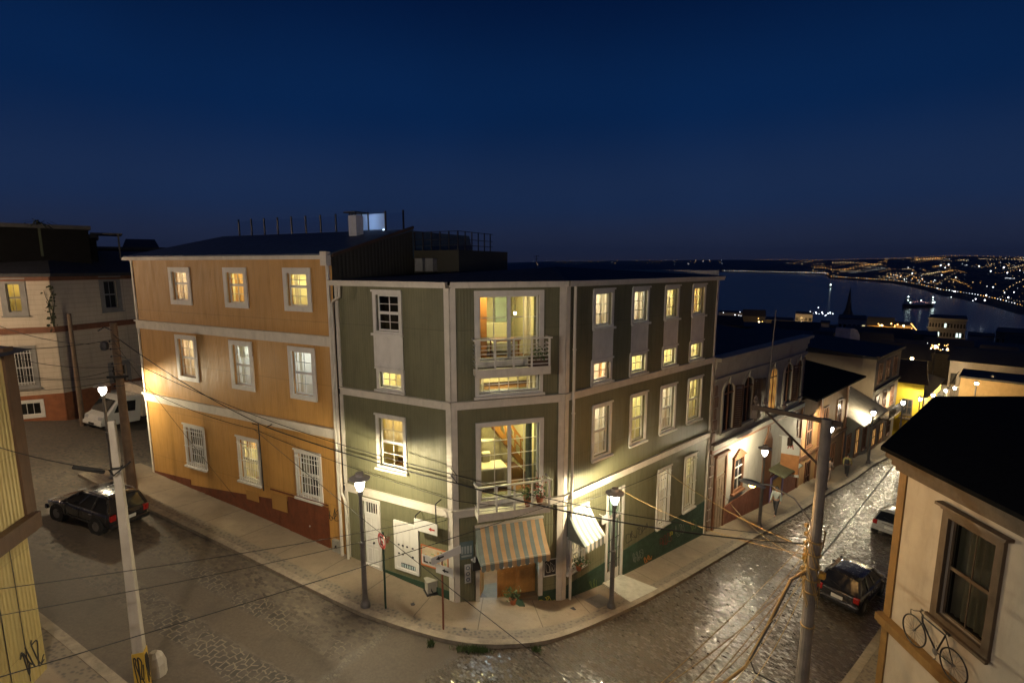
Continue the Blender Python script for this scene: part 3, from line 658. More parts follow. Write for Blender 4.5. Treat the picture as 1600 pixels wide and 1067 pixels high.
# plinth
for F_, a_, b_, z0_, z1_ in ((FR, .2, 2.58, -3, -.22), (FR, 3.78, 10.72, -3.6, -.2), (FC, 3.1, CL - .22, -2, -.18), (FL, .2, 3.2, -1, .40)): pb = MB(); pb.fb(F_, a_, b_, .001, .03, z0_, z1_); pb.build('plinth', green_pl, gh)
# interiors of the two corner rooms
def corner_room(F, u0, u1, z0, z1, dep, parent, lm):
    mb = MB(); o = -.56; q = -dep
    P = {k: F(u, oo, z) for k, (u, oo, z) in dict(a=(u0, o, z0), b=(u1, o, z0), c=(u1 - .35, q, z0), d=(u0 + .35, q, z0), e=(u0, o, z1), f=(u1, o, z1), g=(u1 - .35, q, z1), h=(u0 + .35, q, z1)).items()}
    for k, m in (('dcgh', 0), ('adhe', 0), ('bcgf', 0), ('efgh', 0), ('abcd', 1)): mb.face([P[c] for c in k], m=m)
    um = (u0 + u1) / 2; mb.fb(F, um - .25, um + .25, -1.9, -1.4, z1 - .1, z1 - .06, 2)
    return mb.build('room_interior', [wallin, floorin, lm], parent)
r_t = corner_room(FC, .45, 3.6, 8.30, 10.98, 3.6, top_fw, lampk); r_m = corner_room(FC, .45, 3.6, 3.46, 6.9, 3.6, mid_fw, lampm)
x = MB(); x.fb(FC, .98, 1.0, -3.4, -.6, 8.3, 10.98)
for i in range(9): x.fb(FC, 1.0, 1.02, -2.6 + i * .2, -2.5 + i * .2, 9.2, 10.98)
x.fb(FC, .98, 1.75, -2.2, -2.15, 8.301, 10.9); x.build('partition', wood, top_fw)
x = MB(); x.fb(FC, 1.85, 2.0, -3.30, -3.26, 8.4, 10.4); x.fb(FC, 2.35, 2.9, -3.2, -3.16, 9.3, 10.6); x.build('door_frame', M('grey_green_door', (.30, .36, .30), .6), top_fw)
curtain(FC, 2.72, 3.02, 8.6, 10.72, -.75, curtain_m, top_fw); curtain(FC, .98, 1.1, 8.6, 10.72, -.72, curtain_m, top_fw)
stw = MB()
A0, A1 = FC(1.15, -2.9, 6.7), FC(3.0, -2.3, 4.0)
for k in (0, .75):
    a, b = A0 + Vector((nC[0], nC[1], 0)) * k, A1 + Vector((nC[0], nC[1], 0)) * k
    stw.hexa([a, b, b + Vector((.05, -.05, 0)), a + Vector((.05, -.05, 0)), a + Vector((0, 0, .28)), b + Vector((0, 0, .28)), b + Vector((.05, -.05, .28)), a + Vector((.05, -.05, .28))])
    stw.tube([a + Vector((0, 0, 1.1)), b + Vector((0, 0, 1.1))], .04, 6); stw.tube([a + Vector((0, 0, .7)), b + Vector((0, 0, .7))], .02, 6)
    for t in (.05, .35, .65, .95): p = a.lerp(b, t); stw.tube([p, p + Vector((0, 0, 1.1))], .035, 6)
for i in range(11):
    p = A0.lerp(A1, (i + .5) / 11) + Vector((0, 0, .12)); q = p + Vector((nC[0], nC[1], 0)) * .75; d = Vector((dC[0], dC[1], 0)) * .13
    stw.hexa([p - d, p + d, q + d, q - d] + [k + Vector((0, 0, .04)) for k in (p - d, p + d, q + d, q - d)])
stw.fb(FC, 1.30, 1.52, -2.6, -2.4, 3.47, 6.9); stw.fb(FC, .85, 3.1, -2.45, -2.3, 6.62, 6.88)
stw.build('staircase', M('honey_wood', (.45, .22, .05), .4, var=.2, stain=.2, stretch=.1), mid_fw)
curtain(FC, .97, 1.14, 3.7, 6.3, -.72, M('curtain_grey', (.16, .18, .14), .9), mid_fw); curtain(FC, 2.83, 3.07, 3.7, 6.3, -.72, MATS['curtain_grey'], mid_fw)
# balconies
def balcony(F, u0, u1, z, h, dep, rails, parent):
    mb = MB(); mb.fb(F, u0, u1, .115, dep, z - .16, z + .03); mb.fb(F, u0, u1, dep - .03, dep + .02, z - .2, z + .07); b = mb.build('balcony', white2, parent)
    rb = MB(); n = 4
    for i in range(n + 1): x = u0 + .03 + (u1 - u0 - .06) * i / n; rb.fb(F, x - .028, x + .028, dep - .06, dep - .005, z + .072, z + h)
    rb.fb(F, u0 - .06, u1 + .06, dep - .075, dep + .01, z + h + .002, z + h + .05)
    for s in (u0, u1): rb.fb(F, s - .03, s + .03, .06, dep - .078, z + h + .002, z + h + .045)
    for i in range(rails):
        zz = z + .16 + (h - .2) * i / max(1, rails); rb.fb(F, u0, u1, dep - .045, dep - .03, zz - .012, zz + .012)
        for s in (u0 + .01, u1 - .02): rb.fb(F, s, s + .012, .06, dep - .047, zz - .012, zz + .012)
    rb.build('railing', white, b); return b
balcony(FC, .72, 3.28, 8.32, 1.0, .52, 6, gh); balcony(FC, .72, 3.30, 3.42, .95, .60, 1, gh)
# awnings
aw_a = M('awning_blue_grey', (.17, .20, .18), .85, var=.1, stain=.25); aw_b = M('awning_tan', (.43, .28, .14), .85, var=.1, stain=.25); aw_w = M('awning_white', (.6, .57, .5), .85, var=.06, stain=.2)
def awning(F, u0, u1, zt, zb, dep, n, parent, mats, vh=.2):
    mb = MB(); K = 6
    def P(u, t): return F(u, .05 + dep * t, zt - (zt - zb) * (t ** .9) - .07 * math.sin(math.pi * t))
    for i in range(n):
        a, b = u0 + (u1 - u0) * i / n, u0 + (u1 - u0) * (i + 1) / n
        for k in range(K): mb.face([P(a, k / K), P(b, k / K), P(b, (k + 1) / K), P(a, (k + 1) / K)], m=i % 2)
        for s in range(4):                                   # scalloped valance
            p, q = a + (b - a) * s / 4, a + (b - a) * (s + 1) / 4; sc_ = lambda t: vh * (.72 + .28 * math.sin(math.pi * t))
            mb.face([F(p, .05 + dep, zb), F(q, .05 + dep, zb), F(q, .05 + dep + .015, zb - sc_((s + 1) / 4)), F(p, .05 + dep + .015, zb - sc_(s / 4))], m=i % 2)
    for u, m in ((u0, 0), (u1, (n - 1) % 2)):                # side cheeks
        for k in range(K): mb.face([P(u, k / K), P(u, (k + 1) / K), F(u, .05 + dep * (k + 1) / K, zb - .05), F(u, .05 + dep * k / K, zb - .05)], m=m)
    a = mb.build('awning', mats, parent, norm=False); s = a.modifiers.new('cloth', 'SOLIDIFY'); s.thickness = .008
    fb_ = MB(); fb_.fb(F, u0 - .03, u1 + .03, .0, .09, zt + .004, zt + .07); fb_.build('awning_header', white2, a); fb_ = MB(); fb_.tube([F(u0 + .02, .06, zb), F(u0 + .02, dep, zb + .03), F(u1 - .02, dep, zb + .03), F(u1 - .02, .06, zb)], .018, 6); fb_.build('awning_frame', white2, a); return a
awning(FC, .76, 3.22, 2.74, 1.80, .82, 16, gh, [aw_a, aw_b], .24)
awning(FR, .24, 1.42, 2.72, 1.75, .85, 10, gh, [aw_a, aw_w], .3)
# door recess: posts, leaves, step
dr = MB(); dr.fb(FC, .74, .88, -.02, .07, -.6, 1.96); dr.fb(FC, 3.08, 3.24, -.02, .07, -.3, 1.96); dr.fb(FC, .74, 3.24, -.02, .06, 1.962, 2.1); door = dr.build('entrance', white2, gh)
fl_ = MB(); fl_.fb(FC, .87, 3.08, -1.2, -.0, -1.0, -.32); fl_.build('threshold', M('tile_floor', (.16, .12, .07), .5), door)
def leaf(F, u0, u1, o, z0, z1, glassy, parent, gm):
    mb = MB(); w = .09; zm = z0 + (z1 - z0) * .48; frame(mb, F, u0, u1, z0, z1, w, o - .05, o); mb.fb(F, u0 + w, u1 - w, o - .045, o - .005, zm - .05, zm + .05)
    mb.fb(F, u0 + w, u1 - w, o - .04, o - .015, z0 + w, zm - .05)
    for i in range(3): x = u0 + w + (u1 - u0 - 2 * w) * (i + .5) / 3; mb.fb(F, x - .045, x + .045, o - .014, o - .004, z0 + w + .08, zm - .14)
    l = mb.build('door_leaf', M('entrance_wood', (.50, .25, .07), .4, var=.25, stain=.3, stretch=.08), parent); pb = MB(); pb.face([F(u0 + w, o - .03, zm + .05), F(u1 - w, o - .03, zm + .05), F(u1 - w, o - .03, z1 - w), F(u0 + w, o - .03, z1 - w)]); pb.build('pane', gm, l); return l
leaf(FC, 1.62, 2.36, -.30, -.31, 1.9, True, door, glass); leaf(FC, 2.37, 3.07, -.30, -.31, 1.9, True, door, glass)
lt = FC(.9, -.30, 0); Fo = Fac(lt.xy, -nC * .85 + dC * .5, nR)
leaf(Fo, .02, .74, 0, -.31, 1.9, True, door, glass)
room(FC, .9, 3.06, -.33, 1.95, 1.6, [M('shop_plaster', (.36, .42, .42), .9, stain=0), floorin, E('shop_lamp', (.75, .9, 1), 60), darkwood], door, o=-.56, side=.0, lw=.4)
sp_ = MB(); sp_.fb(FC, .70, 2.45, .03, .42, -1.4, -.30); sp_.build('step', green_pl, gh)
# graffiti and small paint marks
gcol = lambda k, c: M('spray_' + k, c, .6, var=.1, stain=.2)
gl1 = gcol('grey', (.14, .16, .14)); gl2 = gcol('yellow', (.34, .32, .04)); gl3 = gcol('lime', (.10, .15, .04)); gl4 = gcol('black', (.02, .02, .02)); gl5 = gcol('red', (.13, .03, .02)); gl6 = gcol('orange', (.36, .15, .03))
scribble(FR, 4.5, -1.1, .8, .45, gl1, gh, 1, 15, .012, .038); scribble(FR, 5.4, -1.45, .6, .3, gl6, gh, 2, 10, .022, .038); scribble(FR, 6.6, -1.2, 1.0, .5, gl5, gh, 3, 15, .014, .038)
scribble(FR, 8.0, -1.2, .8, .6, gl1, gh, 4, 12, .012, .038); scribble(FR, 9.3, -1.4, .7, .6, gl3, gh, 5, 10, .012, .038); scribble(FR, 1.6, -1.05, .5, .4, gl3, gh, 6, 12, .012, .038); scribble(FR, 7.5, -.9, .22, .22, gl2, gh, 8, 8, .022, .038)
scribble(FC, 3.12, -.68, .6, .26, gl2, gh, 7, 14, .014, .038); scribble(FR, 4.0, .05, 1.6, .4, gl4, gh, 9, 22, .009, .012)
scribble(FL, 2.85, 1.5, .18, .3, gl5, gh, 11, 6, .015)

# ------------------------------------------------------------------ orange house
orange = CLAD('orange_cladding', (.49, .262, .068), strength=.3, pitch=.105, var=.1, stain=.5); brown = M('red_brown_plinth', (.135, .035, .010), .7, var=.22, stain=.4)
oh = root('orange_house', tuple(FL(11, -3, 1)), 'tall ochre orange house with three rows of white windows and barred ground floor windows', 'house')
ho = []
cols = [(6.13, 7.60), (9.72, 11.18), (13.46, 14.99)]
lampo = ['y', 'y', 'p']; c3 = ['R.25', 'r.55', 'F1']; lamp2 = ['c', 'c', 'p']; c2 = ['l.25 R.12', 'T.34 R.3', 'F1']; lamp1 = [None, 'y', None]
olab = [('', ''), ('', ''), ('', '')]
for i, (a, b) in enumerate(cols):
    ho.append(window(FL, a, b, 9.97, 11.62, parent=oh, sill=False, lamp=lampo[i], cur=c3[i], sash='dh', mun=(2, 2), dep=1.8, cw=.2))
    ho.append(window(FL, a, b, 6.50, 8.60, parent=oh, sill=False, lamp=lamp2[i], cur=c2[i], sash='dh5', mun=(2, 2), dep=1.8, cw=.19))
    ho.append(window(FL, a, b, 2.34, 4.40, parent=oh, lamp=lamp1[i], cur=['R.3', 'R.35 t.25', 'F1'][i], sash='dh5', mun=(1, 2), dep=1.5, cw=.14, bars=True))
wall(FL, 5.06, 17.95, -1, 12.0, ho, orange, oh)
iL = az(26.8); OQ = FL(5.06, 0, 0).xy; OE = FL(17.95, 0, 0).xy; FG = Fac(OQ, iL, -dL)
gab = MB(); T = [(0, 12.05), (4.75, 13.32), (4.75, 12.0), (10, 12.0)]
gab.face([FG(u, 0, z) for u, z in [(0, -1), (10, -1)] + T[::-1]], [(u, z) for u, z in [(0, -1), (10, -1)] + T[::-1]])
q = FG(10, 0, 0).xy; e2 = OE + Vector(iL) * 10
for a, b in ((q, e2), (e2, OE)): gab.face([(a.x, a.y, -1), (b.x, b.y, -1), (b.x, b.y, 12), (a.x, a.y, 12)], [(0, 0), (10, 0), (10, 12), (0, 12)])
gab.build('side_wall', CLAD('dark_olive_cladding', (.04, .036, .022), pitch=.2), oh, norm=False)
rf = MB(); ro = lambda u, s, z: FL(u, -s, z)
rf.hexa([ro(5.0, -.22, 12.05), ro(18.1, -.22, 12.05), ro(18.0, 4.75, 13.2), ro(5.0, 4.75, 13.2), ro(5.0, -.22, 12.12), ro(18.1, -.22, 12.12), ro(18.0, 4.75, 13.27), ro(5.0, 4.75, 13.27)])
rf.hexa([ro(5.06, 4.76, 12.0), ro(17.9, 4.76, 12.0), ro(17.9, 10, 12.0), ro(5.06, 10, 12.0), ro(5.06, 4.76, 13.2), ro(14, 4.76, 13.2), ro(14, 9.5, 13.2), ro(5.06, 9.5, 13.2)]); rf.build('roof', roofblue, oh)
fg = MB(); fg.hexa([FG(0, .0, 12.02), FG(4.75, .0, 13.29), FG(4.75, .1, 13.29), FG(0, .1, 12.02), FG(0, 0, 12.13), FG(4.75, .0, 13.4), FG(4.75, .1, 13.4), FG(0, .1, 12.13)]); fg.build('flashing', darkwood, oh)
tr = MB(); tr.fb(FL, 5.0, 18.15, .16, .28, 11.93, 12.07); tr.fb(FL, 5.06, 17.95, .001, .16, 11.93, 11.99)
for z0, z1 in ((8.72, 9.06), (5.16, 5.50)): tr.fb(FL, 5.2, 18.0, 0, .05, z0, z1); tr.fb(FL, 5.2, 18.02, 0, .12, z1 + .002, z1 + .06)
tr.build('string_course', white2, oh)
cb_ = MB()
for z0, z1 in ((1.3, 5.15), (5.57, 8.71), (9.13, 11.92)): cb_.fb(FL, 17.82, 17.95, 0, .045, z0, z1)
cb_.build('corner_board', white2, oh)
dp = MB(); dp.tube([FL(5.14, .2, 12.0), FL(5.14, .13, 11.7), FL(5.14, .13, .4)], .065, 8); dp.fb(FL, 5.0, 5.3, .08, .3, 11.7, 12.2); dp.build('downpipe', white2, oh)
pb = MB(); P = [FL.px(*p) for p in ((240.6, 734.6), (298, 748.7), (298, 757), (451, 783), (451, 775), (513.5, 793), (513.5, 850))]
low = -1.0
def slab(F, pts, o0, o1):
    n = len(pts); i = len(pb.v); pb.v += [F(u, o0, z) for u, z in pts] + [F(u, o1, z) for u, z in pts]
    for q in (tuple(range(i, i + n)), tuple(range(i + n, i + 2 * n))): pb.f.append(q); pb.uv.append([(0, 0)] * n); pb.m.append(0)
    for k in range(n): pb.f.append((i + k, i + (k + 1) % n, i + n + (k + 1) % n, i + n + k)); pb.uv.append([(0, 0)] * 4); pb.m.append(0)
slab(FL, [(17.93, low), P[0], P[1], (P[1][0], low)], .001, .025); pb.build('plinth', brown, oh); pb = MB(); slab(FL, [(P[2][0] - .003, low), (P[2][0] - .003, P[2][1]), P[3], (P[3][0], low)], .001, .025); pb.build('plinth', brown, oh); pb = MB(); slab(FL, [(P[4][0] - .003, low), (P[4][0] - .003, P[4][1]), P[5], (P[5][0], low)], .001, .05); pb.build('garage_door', brown, oh)
x = MB(); a, b = FL.px(386, 764), FL.px(406, 784); x.fb(FL, b[0], a[0], .026, .05, b[1], a[1]); x.build('wall_hatch', orange, oh); x = MB(); c, d = FL.px(427, 770), FL.px(450, 795); x.fb(FL, d[0], c[0], .026, .045, d[1] - .1, c[1]); frame(x, FL, d[0] - .04, c[0] + .04, d[1] - .14, c[1] + .05, .04, .0455, .06); x.build('wall_hatch', orange, oh)
x = MB(); x.fb(FL, P[5][0] - .05, P[4][0] + 1.0, .052, .09, P[5][1] + .12, P[5][1] + .17); x.build('rail', brown, oh)
mbx = MB(); mbx.fb(FL, 5.2, 5.68, .001, .12, .5, 1.0); mbx.fb(FL, 5.22, 5.66, .121, .135, .52, .98); mt_ = mbx.build('meter_box', M('meter_box_grey', (.28, .27, .23), .6), oh); x = MB(); x.lathe(FL(5.44, .14, .76), [(.07, -.0), (.07, .012)], 12, axis='Y'); x.build('dial', iron, mt_)
scribble(FL, 5.25, 1.75, .6, .55, gl4, oh, 21, 12, .012)
lw_ = MB(); lw_.ball(FL(P[5][0] + 1.05, .06, P[5][1] - 1.0), .035); lw_.build('lock', white, oh)
# roof terrace screen, chimney, annex
us = [16.7 - i * 1.01 for i in range(12)]; milky = CLOTH('blue_glow_glass', (.55, .65, .8))  # pale blue panels stand in for a bluish glow on the terrace
sr = MB(); sr.fb(FL, us[-1] - .03, us[0] + .03, -4.87, -4.79, 13.16, 13.22); sr = sr.build('terrace_screen', iron, oh)
for i, u in enumerate(us):
    tb = MB(); tb.fb(FL, u - .03, u + .03, -4.86, -4.80, 13.222, 14.12); tb.build('post', iron, sr)
    if i + 1 < len(us): tg = MB(); tg.face([FL(u - .04, -4.83, 13.32), FL(us[i + 1] + .04, -4.83, 13.32), FL(us[i + 1] + .04, -4.83, 14.02), FL(u - .04, -4.83, 14.02)]); tg.build('glass_panel', milky if i in (8, 9) else glass_clear, sr)
tl = MB(); tl.fb(FL, 7.2, 7.5, -5.6, -5.5, 13.45, 13.6); tl.fb(FL, 7.33, 7.37, -5.58, -5.52, 13.2, 13.45); tl.build('terrace_lamp', E('terrace_lamp_glow', (.55, .75, 1), 6), oh)
tld = bpy.data.lights.new('terrace_light', 'POINT'); tld.color = (.45, .65, 1); tld.energy = W_TERR; tld.shadow_soft_size = .1; tlo = bpy.data.objects.new('terrace_light', tld); sc.collection.objects.link(tlo); tlo.parent = oh; tlo.location = FL(7.35, -5.4, 13.75) - OFF[oh.name]
ch = MB(); cp = FL.px(556, 372); c_ = Fac(FL(0, -3.7, 0).xy, dL, nL); uu = c_.px(557, 372)[0]; ch.fb(c_, uu - .22, uu + .22, -.22, .22, 12.6, 13.85); k_ = ch.build('chimney', M('whitewash', (.46, .48, .52), .8), oh); x = MB(); x.fb(c_, uu - .36, uu + .36, -.36, .36, 13.95, 14.0)
for a in (-.2, .17):
    for b in (-.2, .17): x.fb(c_, uu + a, uu + a + .03, b, b + .03, 13.85, 13.95)
x.build('chimney_cap', iron, k_)
Fs = Fac(FG(4.8, 0, 0).xy, dL, nL); u0, u1 = -2.35, .0
ab = MB(); ab.fb(Fs, u0, u1 - .02, -4.5, 0, 9, 12.35)
an = ab.build('roof_annex', CLAD('olive_annex', (.055, .05, .03), pitch=.2), oh)
rl = MB()
for i in range(6): x_ = u0 + .05 + (u1 - u0 - .1) * i / 5; rl.fb(Fs, x_ - .025, x_ + .025, -.07, -.02, 12.1, 13.15)
for z in (12.55, 12.8, 13.13): rl.fb(Fs, u0, u1, -.06, -.03, z - .012, z + .012); rl.fb(Fs, u0 + .005, u0 + .03, -3, -.07, z - .012, z + .012)
for i in range(5): rl.fb(Fs, u0, u0 + .04, -.6 - i * .55, -.56 - i * .55, 12.1, 13.15)
rl.build('railing', iron, an)
for i in range(2): ac = MB(); ac.fb(Fs, -1.25 + i * .55, -.85 + i * .55, .01, .3, 11.45, 12.0); frame(ac, Fs, -1.25 + i * .55, -.85 + i * .55, 11.45, 12.0, .05, .301, .32); ac.build('air_conditioner', M('ac_grey', (.22, .22, .21), .6), an)
# ------------------------------------------------------------------ white house up the street on the left
cream_b = CLAD('cream_boards', (.50, .42, .32), pitch=.30, horiz=True, depth=.02, strength=.5, panel=1.2, sheet=4.2, var=.1, stain=.45)
terra = M('terracotta_plinth', (.25, .085, .03), .75, var=.2, stain=.4)
tgrey = M('grey_trim', (.22, .21, .195), .6, var=.12, stain=.3)
wh_ = root('white_house', (-29, 33, 2), 'cream boarded two storey house with dark roof, grey window surrounds and terracotta base', 'house')
pw = np.array([-28.2, 31.4]); d1 = az(66); d2 = az(20)
F1 = Fac(pw, -d1, [d1[1], -d1[0]]); F2 = Fac(pw, d2, [d2[1], -d2[0]])
if np.dot(F1.n, -pw) < 0: F1.n = -F1.n
if np.dot(F2.n, -pw) < 0: F2.n = -F2.n
def pxwin(F, x0, y0, x1, y1, H, par, **k):
    a, b = F.px(x0, y0), F.px(x1, y1); H.append(window(F, min(a[0], b[0]), max(a[0], b[0]), min(a[1], b[1]), max(a[1], b[1]), parent=par, **k))
h1, h2 = [], []
pxwin(F1, -3, 436, 46, 494, h1, wh_, lamp='d', cur='o1', sash='dh5', mun=(2, 1), cw=.28, trim=tgrey, sill=True)
pxwin(F1, 8.5, 543, 64, 605, h1, wh_, lamp=None, sash='dh5', mun=(2, 2), cw=.26, trim=tgrey, sill=True, bars=True)
pxwin(F2, 153, 433, 192, 486, h2, wh_, lamp=None, sash='dh5', mun=(2, 1), cw=.26, trim=tgrey)
pxwin(F2, 168, 568, 207, 604, h2, wh_, lamp=None, sash='dh5', mun=(2, 1), cw=.26, trim=tgrey)
pxwin(F1, 20.7, 627, 72, 651, h1, wh_, lamp=None, sash='grid', mun=(3, 1), cw=.18, sill=False)
wall(F1, 0, 9, 0, 11.2, h1, cream_b, wh_); wall(F2, 0, 12, 0, 11.2, h2, cream_b, wh_)
tm = MB()
for F, a in ((F1, 9), (F2, 12)):
    tm.fb(F, 0, a, .001, .06, 10.75, 11.15); tm.fb(F, 0, a, .001, .12, 7.6, 7.95)
tm.build('string_course', M('rust_trim', (.17, .065, .03), .7, var=.2, stain=.4), wh_)
tm = MB()
for F, a in ((F1, 9), (F2, 12)): tm.fb(F, 0, a, .001, .05, 0, 3.75)
hb_ = [h for h in h1 if h[3] < 3.76]
tm = MB()
for F, a in ((F2, 12),): tm.fb(F, 0, a, .001, .05, 0, 3.75)
hz = hb_[0]; tm.fb(F1, 0, hz[0] - .2, .001, .05, 0, 3.75); tm.fb(F1, hz[1] + .2, 9, .001, .05, 0, 3.75); tm.fb(F1, hz[0] - .2, hz[1] + .2, .001, .05, 0, hz[2] - .2); 
if hz[3] + .2 < 3.75: tm.fb(F1, hz[0] - .2, hz[1] + .2, .001, .05, hz[3] + .2, 3.75)
tm.build('plinth', terra, wh_)
rf = MB(); p1, p0, p2 = F1(9.3, .3, 11.2), F1(-.2, .35, 11.2), F2(12.3, .3, 11.2)
bk = Vector((-9, 10, 0)); up = Vector((0, 0, 1.6))
rf.face([p1, p0, p0 + bk * .6 + up, p1 + bk * .6 + up]); rf.face([p0, p2, p2 + bk * .6 + up, p0 + bk * .6 + up])
rf.face([p1, p0, p0 + Vector((0, 0, -.2)), p1 + Vector((0, 0, -.2))]); rf.face([p0, p2, p2 + Vector((0, 0, -.2)), p0 + Vector((0, 0, -.2))]); rf.build('roof', roofdark, wh_)
bx = MB()
q1, q2 = F1(9, 0, 0), F2(12, 0, 0)
for a, b in ((q1, q1 + bk), (q1 + bk, q2 + bk * .8), (q2 + bk * .8, q2)): bx.face([(a.x, a.y, 0), (b.x, b.y, 0), (b.x, b.y, 11.2), (a.x, a.y, 11.2)])
bx.build('rear_wall', cream_b, wh_)
vn = MB()
for k in range(5):
    pts = [F1(.05 + .25 * math.sin(k * 2 + i * .7) * i * .18, .05, 7.9 + i * .38) for i in range(7)]; vn.tube(pts, [.03 - i * .003 for i in range(7)], 4)
    for i in range(9):
        p = pts[rnd.randrange(7)] + Vector((rnd.uniform(-.25, .25), rnd.uniform(-.2, .05), rnd.uniform(-.3, .3))); q = Vector((rnd.uniform(-1, 1), rnd.uniform(-1, 1), rnd.uniform(-1, 1))) * .09; r_ = q.orthogonal() * .8; vn.face([p - q, p + r_, p + q, p - r_])
tag(vn.build('climbing_vine', M('vine_leaf', (.035, .04, .018), .8), None), 'sparse dry vine climbing the corner of the cream house', 'vine')
# dark houses on the slope behind, with their roofs
def block(name, x0, x1, yt, dist, dep, label, cat, mat, roofm=None, ztrim=0, wins=0, rows=0, lit=.3, group=None, zb=None, pitch=0, yaw=None, yt2=None, litm=None):
    """a building whose near face spans x0..x1 in azimuth at a horizontal distance; real size and depth"""
    a, b = atd(x0, yt, dist), atd(x1, yt if yt2 is None else yt2, dist * (1 if yaw is None else yaw)); zt = (a.z + b.z) / 2
    d = np.array([b.x - a.x, b.y - a.y]); wd_ = np.linalg.norm(d); d = d / wd_; n = np.array([d[1], -d[0]]); n = -n if np.dot(n, -np.array([a.x, a.y])) < 0 else n
    F = Fac([a.x, a.y], d, n); c = F(wd_ / 2, -dep / 2, 0); z0 = min(g(a.x, a.y), g(b.x, b.y), g(c.x, c.y)) - 1.5
    if zb is not None: z0 = zb
    r = root(name, (c.x, c.y, z0), label, cat, group); H = []
    if rows and wins:
        hh = (zt - z0 - 1.0) / rows; hh = min(hh, 3.4); cw_ = wd_ / wins; rn = random.Random(int(x0 * 7 + yt))
        for j in range(rows):
            for i in range(wins):
                u = (i + .5) * cw_; z = zt - .5 - (j + .62) * hh; w, h_ = min(cw_ * .30, .9), min(hh * .26, .8)
                wf = MB(); frame(wf, F, u - w - .1, u + w + .1, z - h_ - .1, z + h_ + .1, .1, .001, .06); fo = wf.build('window', tgrey, r)
                pn = MB(); pn.fb(F, u - w, u + w, .001, .025, z - h_, z + h_); pn.build('pane', (litm or E('far_window_light', (1, .78, .42), 1.2)) if rn.random() < lit else M('pane_dark', (.02, .022, .025), .15, stain=0, bump=0), fo)
    mb = MB(); mb.fb(F, 0, wd_, -dep, 0, z0, zt); mb.build('wall', mat, r)
    rm = MB(); o = .35
    if pitch:
        rm.hexa([F(-o, o, zt + .003), F(wd_ + o, o, zt + .003), F(wd_ + o, -dep - o, zt + .003), F(-o, -dep - o, zt + .003), F(-o * .2, -dep * .45, zt + pitch), F(wd_ + o * .2, -dep * .45, zt + pitch), F(wd_ + o * .2, -dep * .55, zt + pitch), F(-o * .2, -dep * .55, zt + pitch)])
    else:
        rm.fb(F, -.15, wd_ + .15, -dep - .15, .15, zt + .003, zt + .25)
    rm.build('roof', roofm or roofdark, r); return r, F, wd_, zt
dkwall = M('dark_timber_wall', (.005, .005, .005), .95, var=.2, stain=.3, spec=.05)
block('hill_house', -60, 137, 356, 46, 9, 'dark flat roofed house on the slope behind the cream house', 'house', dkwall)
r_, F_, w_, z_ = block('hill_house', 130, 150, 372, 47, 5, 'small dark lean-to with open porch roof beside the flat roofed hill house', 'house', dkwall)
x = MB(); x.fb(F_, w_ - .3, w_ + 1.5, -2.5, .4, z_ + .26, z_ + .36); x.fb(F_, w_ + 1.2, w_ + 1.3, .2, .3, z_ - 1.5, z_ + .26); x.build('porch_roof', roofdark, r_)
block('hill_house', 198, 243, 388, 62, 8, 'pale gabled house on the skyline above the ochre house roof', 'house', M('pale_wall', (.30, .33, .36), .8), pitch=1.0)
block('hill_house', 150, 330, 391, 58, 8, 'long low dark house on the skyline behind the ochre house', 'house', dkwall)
pm_ = MB(); base = atd(60, 352, 46)
for k in range(22):
    a = k * 2.4; l = rnd.uniform(.5, 1.0); up_ = rnd.uniform(.1, .9); pts = [base + Vector((math.cos(a) * l * t * 1.2, math.sin(a) * l * t, up_ * t - .9 * t * t * l + .1)) for t in (0, .35, .7, 1.0)]
    for s, e in zip(pts, pts[1:]): w = Vector((-math.sin(a), math.cos(a), 0)) * .05; pm_.face([s - w, s + w, e + w * .7, e - w * .7])
pm_.tube([base - Vector((0, 0, 2)), base + Vector((0, 0, .15))], .12, 6)
tag(pm_.build('palm_plant', M('palm_leaf', (.03, .04, .02), .8)), 'spiky palm plant silhouetted above the dark hill house roof', 'plant')

# ------------------------------------------------------------------ yellow house at the left edge
ycl = CLAD('yellow_cladding', (.37, .29, .11), pitch=.12, var=.12, stain=.3)
py_ = np.array([-11.95, 11.57]); dy = az(-13); FY = Fac(py_, dy, [dy[1], -dy[0]])
yh = root('yellow_house', (-14, 10, 1.5), 'yellow corrugated corner house with dark ledge at the left edge', 'house')
wall(FY, -7, .26, 0, 5.15, [], ycl, yh); wall(FY, -7, .35, 5.62, 9.6, [], ycl, yh)
Fy2 = Fac(FY(.26, 0, 0).xy, [-dL[1] * 0 + dL[0], dL[1]], nL * -1)
lg = MB(); lg.fb(FY, -7.3, .52, -.6, .20, 5.22, 5.62); lg.fb(FY, -7.3, .44, -.6, .12, 5.15, 5.218); lg.build('ledge', darkwood, yh)
cbx = MB(); cbx.fb(FY, .28, .62, -.5, .06, 5.63, 9.8); cbx.build('corner_board', darkwood, yh)
x = MB(); e_ = FY(.26, 0, 0).xy; f_ = e_ + Vector(dL) * 8
x.face([(e_.x, e_.y, 0), (f_.x, f_.y, 0), (f_.x, f_.y, 9.6), (e_.x, e_.y, 9.6)], [(0, 0), (8, 0), (8, 9.6), (0, 9.6)]); x.build('side_wall', ycl, yh, norm=False)
x = MB(); x.face([FY(-7, .4, 9.7), FY(.7, .4, 9.7), (f_.x, f_.y, 9.7), FY(-7, -8, 9.7)]); x.build('roof', roofdark, yh)
x = MB()
for u in (-.35, -.9): x.tube([FY(u, .012, 1.6), FY(u - .02, .012, 5.1)], .008, 4)
x.build('wall_cable', iron, yh)
scribble(FY, -.55, 1.75, .75, .8, gl4, yh, 31, 14, .015)

